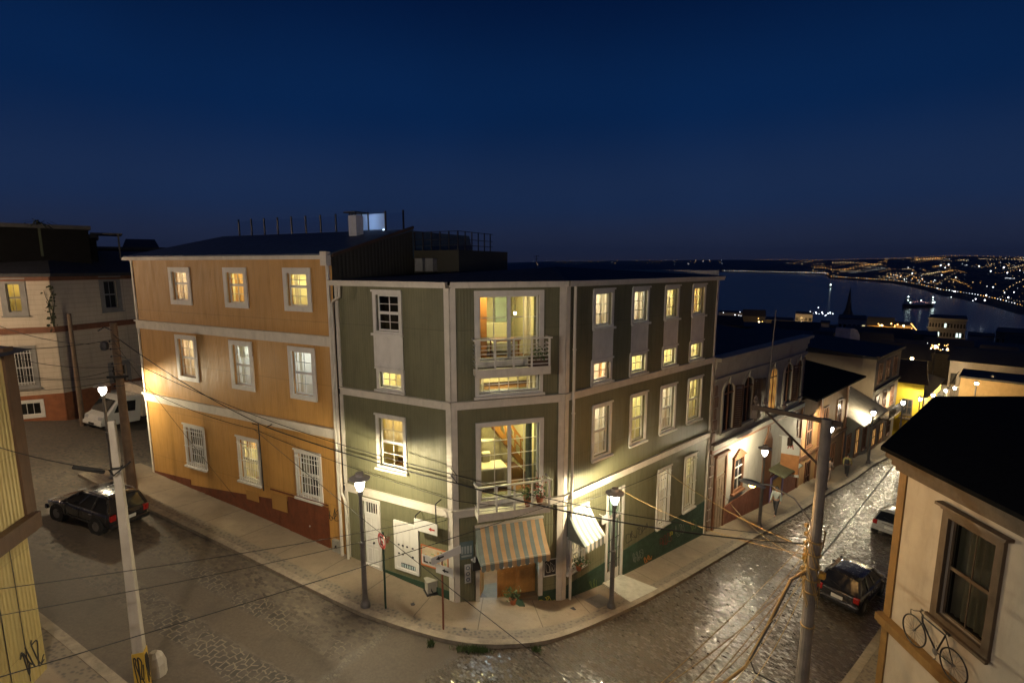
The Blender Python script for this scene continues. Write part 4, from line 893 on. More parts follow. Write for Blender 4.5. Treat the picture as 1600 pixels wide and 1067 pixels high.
# ------------------------------------------------------------------ white house at the right edge
X0 = 11.8; YC = 14.72; FX = Fac([X0, YC], [0, -1], [-1, 0]); FX2 = Fac([X0, YC], dR, [-nR[0], -nR[1]])
rh = root('corner_building', (16, 14, -1.7), 'pale house at the right edge with black roof, brown eaves and wood framed window', 'house')
plast = M('pale_plaster', (.41, .36, .285), .8, var=.1, vs=1.2, stain=.3); brn = M('brown_trim', (.085, .058, .034), .7, var=.2, stain=.4); brn_lit = M('sodium_lit_trim', (.20, .115, .035), .65, var=.2, stain=.4)  # ledge and corner trim: brown with sodium lamp light in the colour
hx = []
def right_window(F, u0, u1, z0, z1):
    hx.append(window(F, u0, u1, z0, z1, parent=rh, lamp=None, sash='dh5', mun=(2, 1), cw=.2, trim=brn, sill=True, cur='F1', proud=.09))
right_window(FX, 1.64, 3.40, 2.05, 5.22); right_window(FX, 6.2, 7.95, 2.05, 5.22)
wall(FX, 0, 12, -4, 6.1, hx, plast, rh); wall(FX2, 0, 8.2, -6, 6.1, [], plast, rh)
lg = MB(); lg.fb(FX, -.1, 12, .0, .26, .62, .86); lg.fb(FX, -.08, 12, .0, .17, .50, .615); lg.build('ledge', brn_lit, rh)
cbx = MB(); cbx.fb(FX, -.03, .24, .0, .05, .87, 5.55); cbx.fb(FX, -.03, .22, 0, .05, -3, .49); cbx.build('corner_board', brn_lit, rh)
ev_ = MB(); ev_.fb(FX, -.3, 12, .0, .34, 5.93, 6.12); ev_.fb(FX, -.2, 12, .0, .2, 5.72, 5.925); ev_.fb(FX, -.15, 12, .0, .09, 5.56, 5.715); ev_.fb(FX2, .1, 8.2, .0, .3, 5.93, 6.12); ev_.build('cornice', brn, rh)
hd = MB(); hd.fb(FX, 1.50, 3.54, .0, .22, 5.28, 5.36); hd.build('window_hood', darkwood, rh)
c0, c1 = FX2(0, 0, 0), FX2(8.2, 0, 0); zr = 6.22
ra, rb, rc_, rd = FX(-.45, .42, zr), FX(12, .42, zr), Vector((26, 3.1, zr + .5)), None
lf_ = FX2(-.2, .45, zr); tp = onz(1460, 619, zr + .25); tr_ = onz(1620, 619, zr + .25)
rf = MB(); top_ = [lf_, tp, tr_ + Vector((6, 0, 0)), Vector((X0 + 14, 3, zr + .4)), FX(12, .42, zr)]
top_[0] = FX(-.42, .42, zr); n_ = len(top_)
i = len(rf.v); rf.v += [p for p in top_] + [p - Vector((0, 0, .12)) for p in top_]
rf.f += [tuple(range(n_)), tuple(range(n_, 2 * n_))] + [(k, (k + 1) % n_, n_ + (k + 1) % n_, n_ + k) for k in range(n_)]
rf.uv += [[(0, 0)] * len(q) for q in rf.f]; rf.m += [0] * len(rf.f); rf.build('roof', M('black_felt_roof', (.006, .006, .006), .95, stain=0, bump=.05, spec=.1), rh)

# ------------------------------------------------------------------ houses down the right hand street
def street_house(name, u0, u1, zt, label, mat, holes, roofm=None, dep=9, back_up=.4, F=FR, o=0):
    r = root(name, tuple(F((u0 + u1) / 2, -dep / 2, -3)), label, 'house'); zb = -11
    wall(F, u0, u1, zb, zt, holes, mat, r, o=o)
    s = MB(); a, b, c, d = F(u0, o, 0), F(u1, o, 0), F(u1, -dep, 0), F(u0, -dep, 0)
    for p, q in ((a, d), (d, c), (c, b)): s.face([(p.x, p.y, zb), (q.x, q.y, zb), (q.x, q.y, zt), (p.x, p.y, zt)], [(0, zb), (dep, zb), (dep, zt), (0, zt)])
    s.build('side_wall', mat, r, norm=False); return r
greyw = M('grey_white_stucco', (.37, .35, .30), .8, var=.12, vs=1.0, stain=.45)
rustp = M('rust_plinth', (.16, .055, .03), .75, var=.25, stain=.5); rustw = M('rust_joinery', (.19, .085, .04), .65, var=.2, stain=.3)
b2 = street_house('stucco_house', 11.05, 23.4, 6.3, 'grey white stucco house with arched shuttered upper windows and rust red base', greyw, [])
cn = MB(); cn.fb(FR, 11.0, 23.6, -.3, .12, 6.62, 7.0); cn.fb(FR, 11.0, 23.7, -.35, .34, 7.003, 7.18); cn.fb(FR, 11.0, 23.5, -.3, .06, 6.3, 6.617); cn.fb(FR, 11.05, 23.5, .001, .12, 5.95, 6.1)
cn.fb(FR, 11.05, 23.5, .001, .2, 2.42, 2.66); cn.build('cornice', greyw, b2)
cn = MB(); cn.fb(FR, 11.05, 23.45, .001, .1, 2.2, 2.41); cn.build('string_course', rustw, b2)
pl = MB(); pl.fb(FR, 13.0, 23.4, .001, .06, -6, -1.25); pl.build('plinth', rustp, b2)
rf = MB(); rf.hexa([FR(11.1, -.35, 6.9), FR(23.4, -.35, 6.9), FR(23.4, -9, 6.9), FR(11.1, -9, 6.9), FR(11.1, -.35, 6.98), FR(23.4, -.35, 6.98), FR(23.4, -9, 7.5), FR(11.1, -9, 7.5)]); rf.build('roof', roofdark, b2)
qm_ = M('brick_quoin', (.22, .15, .11), .85, stain=.4)
for i in range(14):
    z = -2.0 + i * .6
    if z + .5 < 5.9:
        for u, s in ((11.1, 1), (23.38, -1)): w = .42 if i % 2 else .28; qn = MB(); qn.fb(FR, min(u, u + s * w), max(u, u + s * w), .001, .05, z, z + .52); qn.build('quoin', qm_, b2)
def arch_window(u, w, z0, z1, shutters, lit=False):
    mb = MB(); n = 10; r_ = w / 2; zs_ = z1 - r_
    def ring(w0, w1, o0, o1):
        P = [(u - w0, z0)] + [(u - w0 * math.cos(math.pi * i / n), zs_ + w0 * math.sin(math.pi * i / n)) for i in range(n + 1)] + [(u + w0, z0)]
        Q = [(u - w1, z0)] + [(u - w1 * math.cos(math.pi * i / n), zs_ + w1 * math.sin(math.pi * i / n)) for i in range(n + 1)] + [(u + w1, z0)]
        for i in range(len(P) - 1): mb.hexa([FR(P[i][0], o0, P[i][1]), FR(P[i + 1][0], o0, P[i + 1][1]), FR(Q[i + 1][0], o0, Q[i + 1][1]), FR(Q[i][0], o0, Q[i][1]), FR(P[i][0], o1, P[i][1]), FR(P[i + 1][0], o1, P[i + 1][1]), FR(Q[i + 1][0], o1, Q[i + 1][1]), FR(Q[i][0], o1, Q[i][1])])
    ring(r_, r_ + .14, .001, .09); mb.fb(FR, u - r_ - .2, u + r_ + .2, .001, .16, z0 - .12, z0 - .003); mb.fb(FR, u - .1, u + .1, .09, .16, z1 - .06, z1 + .3)
    w_ = mb.build('window', greyw, b2)
    P = [(u - r_, z0)] + [(u - r_ * math.cos(math.pi * i / n), zs_ + r_ * math.sin(math.pi * i / n)) for i in range(n + 1)] + [(u + r_, z0)]
    pb = MB(); pb.face([FR(a, .006, z) for a, z in P]); pb.build('pane', E('amber_window', (1, .5, .12), .25, var=.9, scale=3) if lit else M('pane_dark', (.02, .022, .025), .15, stain=0, bump=0), w_)
    sb = MB(); sb.fb(FR, u - .03, u + .03, .008, .05, z0, z1 - .05); sb.fb(FR, u - r_, u - .03, .008, .045, zs_ - .03, zs_ + .03); sb.fb(FR, u + .03, u + r_, .008, .045, zs_ - .03, zs_ + .03); sb.build('sash', rustw, w_)
    for s in shutters:
        mb2 = MB(); p = FR(u + s * (r_ + .02), .1, 0).xy; ang = R(25); d = (dR * s * math.cos(ang) + nR * math.sin(ang)); Fq = Fac(p, d, nR)
        frame(mb2, Fq, 0, r_ * .95, z0, z1 - .25, .07, -.02, .02)
        for i in range(int((z1 - z0 - .5) / .12)): z = z0 + .1 + i * .12; mb2.fb(Fq, .07, r_ * .95 - .07, -.012, .008, z, z + .08)
        mb2.build('shutter', darkwood, w_)
arch_window(12.6, 1.15, 3.15, 5.72, (1,)); arch_window(14.9, 1.15, 3.15, 5.72, (1,)); arch_window(18.3, 1.15, 3.15, 5.72, (), True); arch_window(20.6, 1.15, 3.15, 5.72, (1,)); arch_window(22.4, .9, 3.15, 5.72, ())
x = MB(); x.fb(FR, 16.0, 17.1, .05, .12, 2.9, 5.3); s = x.build('shutter', darkwood, b2)
x = MB(); frame(x, FR, 11.6, 12.9, -2.6, 1.9, .15, .001, .1); x.fb(FR, 11.5, 13.0, .0, .2, 1.905, 2.02); dd = x.build('door', rustw, b2); x = MB(); x.fb(FR, 11.75, 12.75, .001, .05, -2.6, .75); x.fb(FR, 11.75, 12.75, .001, .04, .85, 1.7)
for i in range(3): x.fb(FR, 11.85 + i * .3, 12.05 + i * .3, .0505, .07, -2.2, -.6); x.fb(FR, 11.85 + i * .3, 12.05 + i * .3, .0505, .07, -.4, .6)
x.build('door_leaf', M('worn_door', (.30, .22, .15), .6, var=.2, stain=.5), dd)
def ped_window(u0, u1, z0, z1, lampn):
    mb = MB(); frame(mb, FR, u0, u1, z0, z1, .13, .001, .09); mb.fb(FR, u0 - .1, u1 + .1, .001, .2, z0 - .1, z0 - .003)
    for i in range(6):
        t = i / 6; mb.fb(FR, u0 - .1 + t * (u1 - u0 + .2) / 2, u1 + .1 - t * (u1 - u0 + .2) / 2, .001, .16 - t * .05, z1 + .005 + t * .42, z1 + .07 + t * .42)
    w_ = mb.build('window', rustw, b2); pb = MB(); pb.face([FR(a, .006, z) for a, z in ((u0 + .13, z0 + .13), (u1 - .13, z0 + .13), (u1 - .13, z1 - .13), (u0 + .13, z1 - .13))]); pb.build('pane', lampn, w_)
    sb = MB(); c = (u0 + u1) / 2; sb.fb(FR, c - .03, c + .03, .008, .05, z0 + .13, z1 - .13)
    for z in (z0 + (z1 - z0) * .4, z0 + (z1 - z0) * .7): sb.fb(FR, u0 + .13, c - .03, .008, .045, z - .03, z + .03); sb.fb(FR, c + .03, u1 - .13, .008, .045, z - .03, z + .03)
    sb.build('sash', white, w_)
ped_window(13.75, 15.0, -.75, 1.25, M('pane_dark', (.02, .022, .025), .15, stain=0, bump=0))
x = MB(); P = [(17.75, -1.3), (18.85, -1.3), (18.85, 1.2), (18.45, 1.75), (18.45, 2.15), (18.15, 2.15), (18.15, 1.75), (17.75, 1.2)]; k = len(P); i = len(x.v); x.v += [FR(u, .001, z) for u, z in P] + [FR(u, .08, z) for u, z in P]; x.f += [tuple(range(k)), tuple(range(k, 2 * k))] + [(j, (j + 1) % k, k + (j + 1) % k, k + j) for j in range(k)]; x.uv += [[(0, 0)] * len(q) for q in x.f]; x.m += [0] * len(x.f); x.build('shutter', rustw, b2)
# small canopy and doorway, its purple light painted into the frame colour
x = MB(); x.hexa([FR(18.6, .06, -.75), FR(21.6, .06, -.75), FR(21.6, 1.0, -1.0), FR(18.6, 1.0, -1.0), FR(18.6, .06, -.65), FR(21.6, .06, -.65), FR(21.6, 1.0, -.94), FR(18.6, 1.0, -.94)]); cp_ = x.build('canopy', M('canopy_olive', (.16, .17, .10), .7), b2)
x = MB(); frame(x, FR, 19.0, 21.0, -3.7, -1.35, .2, .061, .14); dv = x.build('door', M('violet_lit_frame', (.12, .09, .20), .6, stain=.2), b2); x = MB(); x.fb(FR, 19.2, 20.8, .061, .09, -3.7, -1.55); x.build('door_leaf', M('amber_door', (.40, .22, .05), .5), dv)
tanw = M('tan_stucco', (.36, .21, .09), .8, var=.12, vs=.8, stain=.4); tanw2 = M('buff_stucco', (.34, .26, .17), .85, var=.1, vs=.6, stain=.35)
hT = []
for u in (25.0, 28.2, 31.5): hT.append(window(FR, u, u + 1.1, -.6, 1.5, parent=b2, lamp=None, cw=.14, trim=rustw, sash='dh5')) if False else None
b3 = street_house('tan_house', 23.45, 33.8, 2.75, 'tan two storey house with black overhanging roof next to the grey stucco house', tanw, [], dep=8)
def flat_window(F, u0, u1, z0, z1, par, trim, pane, arch=False):
    mb = MB(); frame(mb, F, u0, u1, z0, z1, .12, .001, .07); mb.fb(F, u0 - .08, u1 + .08, .001, .14, z0 - .09, z0 - .003); w_ = mb.build('window', trim, par)
    pb = MB(); pb.face([F(a, .006, z) for a, z in ((u0 + .12, z0 + .12), (u1 - .12, z0 + .12), (u1 - .12, z1 - .12), (u0 + .12, z1 - .12))]); pb.build('pane', pane, w_)
    sb = MB(); c = (u0 + u1) / 2; z = (z0 + z1) / 2; sb.fb(F, c - .03, c + .03, .008, .045, z0 + .12, z1 - .12); sb.fb(F, u0 + .12, c - .03, .008, .04, z - .03, z + .03); sb.fb(F, c + .03, u1 - .12, .008, .04, z - .03, z + .03); sb.build('sash', trim, w_)
pdk = MATS['pane_dark']; pam = E('amber_pane', (1, .55, .16), .5)
for u in (24.8, 28.0, 31.2): flat_window(FR, u, u + 1.2, -.9, 1.4, b3, rustw, pdk)
for u in (25.2, 30.6): flat_window(FR, u, u + 1.0, -4.3, -2.0, b3, rustw, pdk)
flat_window(FR, 27.8, 29.0, -4.6, -1.9, b3, white2, pam)
for u in (23.6, 27.3, 33.5): pr = MB(); pr.fb(FR, u, u + .25, .001, .1, -8, 2.6); pr.build('pilaster', rustw, b3)
pr = MB(); pr.fb(FR, 23.45, 33.8, .101, .16, -1.5, -1.25); pr.build('string_course', rustw, b3)
rf = MB(); rf.hexa([FR(23.5, .9, 2.85), FR(34.6, .9, 2.85), FR(34.2, -8, 4.3), FR(23.5, -8, 4.3), FR(23.5, .9, 2.97), FR(34.6, .9, 2.97), FR(34.2, -8, 4.42), FR(23.5, -8, 4.42)]); rf.build('roof', M('black_tar_roof', (.008, .008, .008), .95, stain=0, spec=.1), b3)
b4 = street_house('shop_house', 33.85, 41.3, -.5, 'low pale green shop with sloping lean-to roof between the tan houses', M('pale_green_stucco', (.34, .34, .24), .8, var=.1, stain=.4), [], dep=6)
for u in (34.6, 37.0, 39.3): flat_window(FR, u, u + 1.1, -4.6, -2.2, b4, rustw, pam if u == 37.0 else pdk)
rf = MB(); rf.hexa([FR(33.9, 1.3, -1.1), FR(41.2, 1.3, -1.1), FR(41.2, -2, .6), FR(33.9, -2, .6), FR(33.9, 1.3, -.98), FR(41.2, 1.3, -.98), FR(41.2, -2, .72), FR(33.9, -2, .72)]); rf.build('roof', M('lean_to_roof', (.30, .27, .22), .7), b4)
b5 = street_house('buff_house', 41.4, 50.6, 3.3, 'tall buff three storey house with dark roof and balcony windows down the street', tanw2, [], dep=14)
for z in (1.0, -2.0, -5.2):
    for u in (42.4, 45.0, 47.8): flat_window(FR, u, u + 1.3, z, z + 1.8, b5, rustw, pam if (z < -4 and u < 47) else pdk)
cn = MB(); cn.fb(FR, 41.3, 50.7, .0, .3, 3.32, 3.6); cn.fb(FR, 41.4, 50.6, .001, .2, .3, .5); cn.fb(FR, 41.4, 50.6, .001, .16, -2.9, -2.75); cn.build('cornice', brn, b5)
rf = MB(); rf.hexa([FR(41.2, .1, 3.3), FR(50.8, .1, 3.3), FR(50.8, -14, 3.3), FR(41.2, -14, 3.3), FR(41.2, .1, 3.5), FR(50.8, .1, 3.5), FR(50.8, -14, 4.3), FR(41.2, -14, 4.3)]); rf.build('roof', roofdark, b5)
x = MB(); x.fb(FR, 44, 50, -.1, .9, -2.72, -2.6); bb = x.build('balcony', brn, b5); x = MB()
for i in range(16): u = 44.05 + i * .39; x.fb(FR, u, u + .05, .82, .88, -2.6, -1.75)
x.fb(FR, 44, 50, .80, .9, -1.745, -1.68); x.build('railing', iron, bb)
# rooftop tank with rounded shoulder
c_ = atd(1334, 548, 70); Fq = Fac([c_.x, c_.y], az(60), [math.cos(R(60)), -math.sin(R(60))]); P = [(-1.15, 0), (1.15, 0), (1.15, 1.2)] + [(1.15 - 1.6 * (1 - math.cos(R(a))), 1.2 + 1.7 * math.sin(R(a))) for a in (30, 60, 90)] + [(-1.15, 2.9)]
x = MB(); k = len(P); x.v += [Fq(u, 0, c_.z - .3 + z) for u, z in P] + [Fq(u, -1.6, c_.z - .3 + z) for u, z in P]; x.f += [tuple(range(k)), tuple(range(k, 2 * k))] + [(j, (j + 1) % k, k + (j + 1) % k, k + j) for j in range(k)]; x.uv += [[(0, 0)] * len(q) for q in x.f]; x.m += [0] * len(x.f)
x.fb(Fq, -1.0, 1.0, -1.4, -.2, c_.z - 4, c_.z - .3)
tag(x.build('roof_stair_hood', M('white_hood', (.50, .52, .55), .8, stain=.3)), 'white roof hood with a rounded shoulder above the buff house', 'roof hood')
# yellow house closing the bend
ylw = M('bright_yellow_stucco', (.50, .36, .02), .8, var=.1, vs=.6, stain=.35)
r_, F_, w_, z_ = block('yellow_end_house', 1396, 1445, 598, 70, 9, 'bright yellow house closing the bend at the end of the street', 'house', ylw, roofm=M('brown_tile_roof', (.05, .03, .018), .8), yaw=1.0, pitch=1.8, zb=-16)
for u in (1.0, 3.1): flat_window(F_, u, u + .9, z_ - 3.6, z_ - 1.8, r_, brn, pdk)
x = MB(); x.fb(F_, .8, 1.9, .001, .6, z_ - 4.0, z_ - 3.85)
for i in range(5): x.fb(F_, .82 + i * .25, .86 + i * .25, .5, .54, z_ - 3.85, z_ - 3.2)
x.build('balcony', brn, r_)
r_, F_, w_, z_ = block('yellow_end_house', 1446, 1470, 605, 72, 9, 'second yellow house further round the bend with narrow front', 'house', ylw, yaw=1.18, pitch=1.2, zb=-16, wins=2, rows=2, lit=.0)
block('grey_end_house', 1472, 1484, 612, 82, 8, 'narrow grey house past the yellow houses at the bend', 'house', greyw, yaw=1.08, zb=-18)
# ------------------------------------------------------------------ town below, down to the water
dk2 = M('dark_render', (.075, .07, .065), .85, var=.2, stain=.4); pale = M('pale_render', (.30, .29, .29), .85, var=.15, vs=.3, stain=.35); warm = M('amber_lit_render', (.40, .27, .12), .85, var=.1, stain=.2)  # warm render has the amber lamp light of its walls in the colour
block('long_white_house', 1484, 1640, 570, 95, 10, 'long pale house with dark roof behind the black roof on the right', 'house', pale, pitch=1.4, wins=9, rows=1, lit=.1, zb=-24)
block('long_white_house', 1500, 1650, 598, 84, 6, 'low amber lit shed wall in front of the long pale house', 'house', warm, zb=-24)
block('roof_house', 1372, 1452, 560, 105, 12, 'dark roofed house above the yellow house', 'house', dk2, pitch=2, zb=-26, wins=5, rows=1, lit=.2)
block('roof_house', 1440, 1520, 553, 130, 14, 'dark roofed hall beside the cluster of market lights', 'house', dk2, pitch=2.2, zb=-30)
block('roof_house', 1520, 1620, 548, 140, 12, 'grey warehouse with flat roof at the right edge below the tower', 'house', dk2, zb=-32, wins=8, rows=1, lit=.25)
r_, F_, w_, z_ = block('office_tower', 1452, 1511, 498, 250, 16, 'dark concrete office block with rows of windows and a few lit panes', 'office block', M('tower_concrete', (.12, .115, .115), .8, stain=.3), zb=-48, wins=12, rows=8, lit=.07, litm=E('tower_window_light', (.75, 1, .92), 1.6))
x = MB()
for j in range(9): z = z_ - .45 - j * 3.4; x.fb(F_, -.4, w_ + .4, .065, .5, z, z + .5)
x.build('sunshade', M('tower_band', (.17, .165, .16), .8), r_)
block('town_block', 1243, 1270, 491, 300, 14, 'pale cube building with bright corner lamp near the water', 'town building', pale, zb=-50, wins=4, rows=3, lit=.15)
block('town_block', 1310, 1354, 499, 210, 16, 'plain grey white block left of the amber lit houses', 'town building', pale, zb=-46, wins=6, rows=2, lit=.05)
block('town_block', 1354, 1397, 509, 260, 14, 'amber lit building with tiled roof in the lower town', 'town building', M('amber_lit_wall', (.5, .3, .08), .8), zb=-50, pitch=3, wins=5, rows=2, lit=.9)  # wall colour takes in the amber light falling on it
block('town_block', 1398, 1428, 509, 255, 14, 'pale building with red lit gable edge', 'town building', warm, zb=-50, wins=5, rows=2, lit=.5)
block('town_block', 1512, 1554, 526, 220, 12, 'low grey block right of the dark office tower', 'town building', pale, zb=-48, wins=6, rows=2, lit=.1)
block('town_block', 1556, 1640, 522, 215, 16, 'wide dark block at the right edge of the lower town', 'town building', dk2, zb=-48, wins=9, rows=3, lit=.03)
block('town_block', 1123, 1160, 489, 290, 12, 'pale port building with roof lamps beside the corner house edge', 'town building', pale, zb=-50, wins=6, rows=2, lit=.25)
block('town_block', 1160, 1196, 494, 300, 12, 'dark port shed between two lamp clusters', 'town building', dk2, zb=-50, pitch=3)
block('town_block', 1196, 1240, 501, 240, 14, 'long low hall with yellow lit eaves', 'town building', dk2, zb=-46, wins=8, rows=1, lit=.4)
block('town_block', 1283, 1296, 506, 130, 5, 'narrow pale stair tower on the roofs', 'town building', pale, zb=-34)
for i, (xx, yy, w, d, h) in enumerate([(1130, 508, 60, 130, 10), (1180, 512, 50, 150, 12), (1225, 514, 40, 120, 9), (1265, 516, 55, 170, 12), (1300, 522, 40, 110, 9), (1350, 520, 60, 180, 14), (1395, 528, 60, 150, 12), (1440, 524, 50, 190, 12), (1420, 545, 46, 125, 10), (1370, 538, 50, 120, 10), (1500, 540, 50, 170, 12), (1560, 556, 60, 120, 10), (1600, 540, 60, 170, 12), (1250, 528, 40, 95, 9), (1285, 534, 30, 90, 8)]):
    block('rooftop_house', xx - w / 2, xx + w / 2, yy, d, h, ['dark gabled roof', 'dark flat roof', 'dim hipped roof'][i % 3] + ' house among the unlit roofs below the street', 'house', dk2, zb=-50, pitch=[1.8, 0, 1.2][i % 3], wins=3, rows=1, lit=.25, group='unlit houses on the slope')
# church spire
c_ = atd(1324, 500, 360); ch_ = root('church', (c_.x, c_.y, c_.z - 30), 'dark church with pointed spire against the bay', 'church')
x = MB(); x.box((c_.x, c_.y, c_.z - 12), (4.4, 4.4, 30), .4); x.build('tower', dk2, ch_); x = MB(); x.lathe((c_.x, c_.y, c_.z + 3.01), [(2.9, 0), (1.7, 3), (1.1, 7), (.1, 16)], 8); x.build('spire', roofdark, ch_)
x = MB(); x.box((c_.x + 10, c_.y + 8, c_.z - 16), (16, 26, 22), .4); x.build('nave', dk2, ch_)
# clusters of lamps in the lower town
so2, wh2 = MB(), MB()
for x0_, x1_, y0_, y1_, d_, n_, k_, r0 in [(1441, 1482, 537, 549, 118, 26, so2, .13), (1441, 1482, 537, 547, 118, 10, wh2, .12), (1176, 1196, 497, 514, 235, 8, so2, .25), (1128, 1160, 486, 500, 285, 7, wh2, .25), (1262, 1300, 480, 494, 330, 9, wh2, .32), (1290, 1302, 488, 493, 330, 6, wh2, .4), (1360, 1425, 504, 516, 250, 10, so2, .28), (1480, 1600, 455, 470, 900, 10, wh2, 1.0), (1200, 1320, 505, 520, 230, 6, so2, .2), (1520, 1600, 540, 560, 150, 6, so2, .14)]:
    for i in range(n_): octa(k_, atd(rnd.uniform(x0_, x1_), rnd.uniform(y0_, y1_), d_ - 2), r0 * rnd.uniform(.6, 1.2))
for t in range(8): octa(so2, atd(1424 + t * 1.3, 506 + t * 1.6, 252), .22)
tag(so2.build('town_lights', E('town_light_amber', (1, .55, .16), 5)), 'small amber lamps clustered among the lower town roofs', 'town lights', kind='stuff')
tag(wh2.build('town_lights', E('town_light_white', (.9, .95, 1), 5)), 'small white lamps clustered among the lower town roofs', 'town lights', kind='stuff')
# ship in the bay
c_ = onz(1435, 480, SEA); sr_ = root('ship', (c_.x, c_.y, SEA), 'lit ship anchored in the dark bay with lamps at bow and stern', 'ship')
d_ = Vector((1, .12, 0)).normalized(); n2 = Vector((-d_.y, d_.x, 0)); L2 = 27
hx_ = MB(); st_ = [(-L2, 3, 5.5), (-L2 * .9, 4.5, 5), (0, 5, 4.2), (L2 * .75, 4.5, 5), (L2, .4, 6.5)]
for (a, wa, za), (b, wb_, zb_) in zip(st_, st_[1:]): hx_.hexa([c_ + d_ * a - n2 * wa * .8, c_ + d_ * b - n2 * wb_ * .8, c_ + d_ * b + n2 * wb_ * .8, c_ + d_ * a + n2 * wa * .8, c_ + d_ * a - n2 * wa + Vector((0, 0, za)), c_ + d_ * b - n2 * wb_ + Vector((0, 0, zb_)), c_ + d_ * b + n2 * wb_ + Vector((0, 0, zb_)), c_ + d_ * a + n2 * wa + Vector((0, 0, za))])
hx_.build('hull', M('ship_hull', (.05, .03, .03), .6), sr_)
x = MB(); ang = math.atan2(d_.y, d_.x)
for a, l, z, h in ((-20, 9, 5.3, 6), (-20, 6, 11.35, 3), (19, 5, 5.3, 4)): x.box(c_ + d_ * a + Vector((0, 0, z + h / 2)), (l, 7, h), ang)
x.build('superstructure', M('ship_white', (.45, .45, .45), .6), sr_)
x = MB()
for a, h in ((-24, 17), (21, 16), (0, 11)): x.tube([c_ + d_ * a + Vector((0, 0, 5)), c_ + d_ * a + Vector((0, 0, h))], .35, 6)
x.build('mast', iron2, sr_)
x = MB()
for a, z, r0 in ((-24, 17.5, .9), (-24, 12, .6), (21, 16.5, .9), (21, 12, .6), (24, 8, 1.3), (0, 11.4, .8), (-19, 8, .7), (22, 8, 1.0)): octa(x, c_ + d_ * a - n2 * 3.8 + Vector((0, 0, z)), r0)
x.build('deck_lamps', E('ship_lamp', (.8, 1, .95), 14), sr_)
x = MB()
for a in range(-15, 19, 3): octa(x, c_ + d_ * a + Vector((0, 0, 6 + 4 * (1 - abs(a) / 20))), .35)
x.build('string_lamps', E('ship_red_lamp', (1, .45, .4), 5), sr_)
c_ = onz(1297, 449, SEA); x = MB(); x.box(c_ + Vector((0, 0, 1)), (14, 5, 4)); x.box(c_ + Vector((-2, 0, 4.5)), (5, 4, 3)); bo = x.build('boat', M('boat_white', (.4, .4, .42), .6)); tag(bo, 'small lit boat alone in the middle of the bay', 'boat'); OFF[bo.name] = Vector(); x = MB(); octa(x, c_ + Vector((0, -2, 8)), 1.9); x.build('masthead_lamp', MATS['ship_lamp'], bo)
# ------------------------------------------------------------------ street lamps
def GLOBE(key, col, st, tr):
    m, nt, b = _base(key); nt.nodes.remove(b); out = [n for n in nt.nodes if n.type == 'OUTPUT_MATERIAL'][0]; t = nd(nt, 'ShaderNodeBsdfTransparent'); e = nd(nt, 'ShaderNodeEmission'); e.inputs[0].default_value = (*col, 1); e.inputs[1].default_value = st
    mi = nd(nt, 'ShaderNodeMixShader'); mi.inputs[0].default_value = 1 - tr; nt.links.new(t.outputs[0], mi.inputs[1]); nt.links.new(e.outputs[0], mi.inputs[2]); nt.links.new(mi.outputs[0], out.inputs[0]); return m
lampbulb = GLOBE('street_lamp_glow', (1, .95, .86), 70, .6); sodbulb = E('sodium_lamp_glow', (1, .55, .16), 16)
LP = {}
def point(name, loc, col, watt, rad, parent):
    if (name, watt) in LP: d = LP[(name, watt)]
    else: d = bpy.data.lights.new(name, 'POINT'); d.color = col; d.energy = watt; d.shadow_soft_size = rad; LP[(name, watt)] = d
    o = bpy.data.objects.new(name, d); sc.collection.objects.link(o); o.parent = parent; o.location = loc; return o
LH = 4.42
def make_lamp(watt, col=(1, .84, .54)):
    r = root('street_lamp', (0, 0, 0), 'street lamp', 'street lamp', 'disc topped street lamps along the pavements'); OFF[r.name] = Vector()
    p = MB(); p.lathe((0, 0, 0), [(.17, -.3), (.17, .0), (.16, .12), (.11, .22), (.085, .5), (.085, 2.2), (.10, 2.22), (.10, 2.3), (.06, 2.34), (.055, LH - .5), (.085, LH - .47), (.085, LH - .32), (.05, LH - .30)], 14); p.build('post', iron2, r, smooth=False)
    h = MB(); h.lathe((0, 0, 0), [(.045, LH + .30), (.13, LH + .29), (.13, LH + .19), (.16, LH + .17), (.33, LH + .12), (.345, LH + .10), (.30, LH + .105), (.10, LH + .13)], 24, cap=True); hd_ = h.build('lamp_shade', M('grey_enamel', (.34, .32, .30), .45, stain=.3), r)
    s = MB()
    for i in range(3): a = i * 2.1; s.tube([(math.cos(a) * .07, math.sin(a) * .07, LH - .34), (math.cos(a) * .15, math.sin(a) * .15, LH - .1), (math.cos(a) * .12, math.sin(a) * .12, LH + .14)], .008, 5)
    s.build('bracket', iron2, r)
    b = MB(); b.lathe((0, 0, 0), [(.03, LH - .31), (.10, LH - .25), (.15, LH - .12), (.15, LH - .01), (.10, LH + .07), (.02, LH + .095)], 14); b.build('globe', lampbulb, r, smooth=True)
    point('lamp_light', (0, 0, LH - .02), col, watt, .055, r)
    return r
def place(o, x, y, label, rz=0, z=None):
    o.location = (x, y, g(x, y) + .12 if z is None else z); o.rotation_euler.z = rz; o['label'] = label
lampA = make_lamp(WATT); p = FL(3.55, 2.0, 0); 
q = atd(571, 945, 16.46); place(lampA, q.x, q.y, 'tall grey street lamp before the white panelled door')
LAB = ['street lamp in front of the white glazed side door', 'street lamp before the grey stucco house front', 'street lamp outside the tan house behind the timber pole', 'street lamp outside the shop with lean-to roof', 'street lamp outside the tall buff house']
for i, (u, o) in enumerate(((1.32, 1.33), (14.5, 1.33), (25.4, 1.33), (36.05, 1.33), (46.6, 1.33))):
    c = copy_tree(lampA); q = FR(u, o, 0); place(c, q.x, q.y, LAB[i])
q = onz(160, 607, g(-19, 23.2) + LH + .1); c = copy_tree(lampA); place(c, q.x, q.y, 'street lamp behind the concrete pole at the far corner of the ochre house')
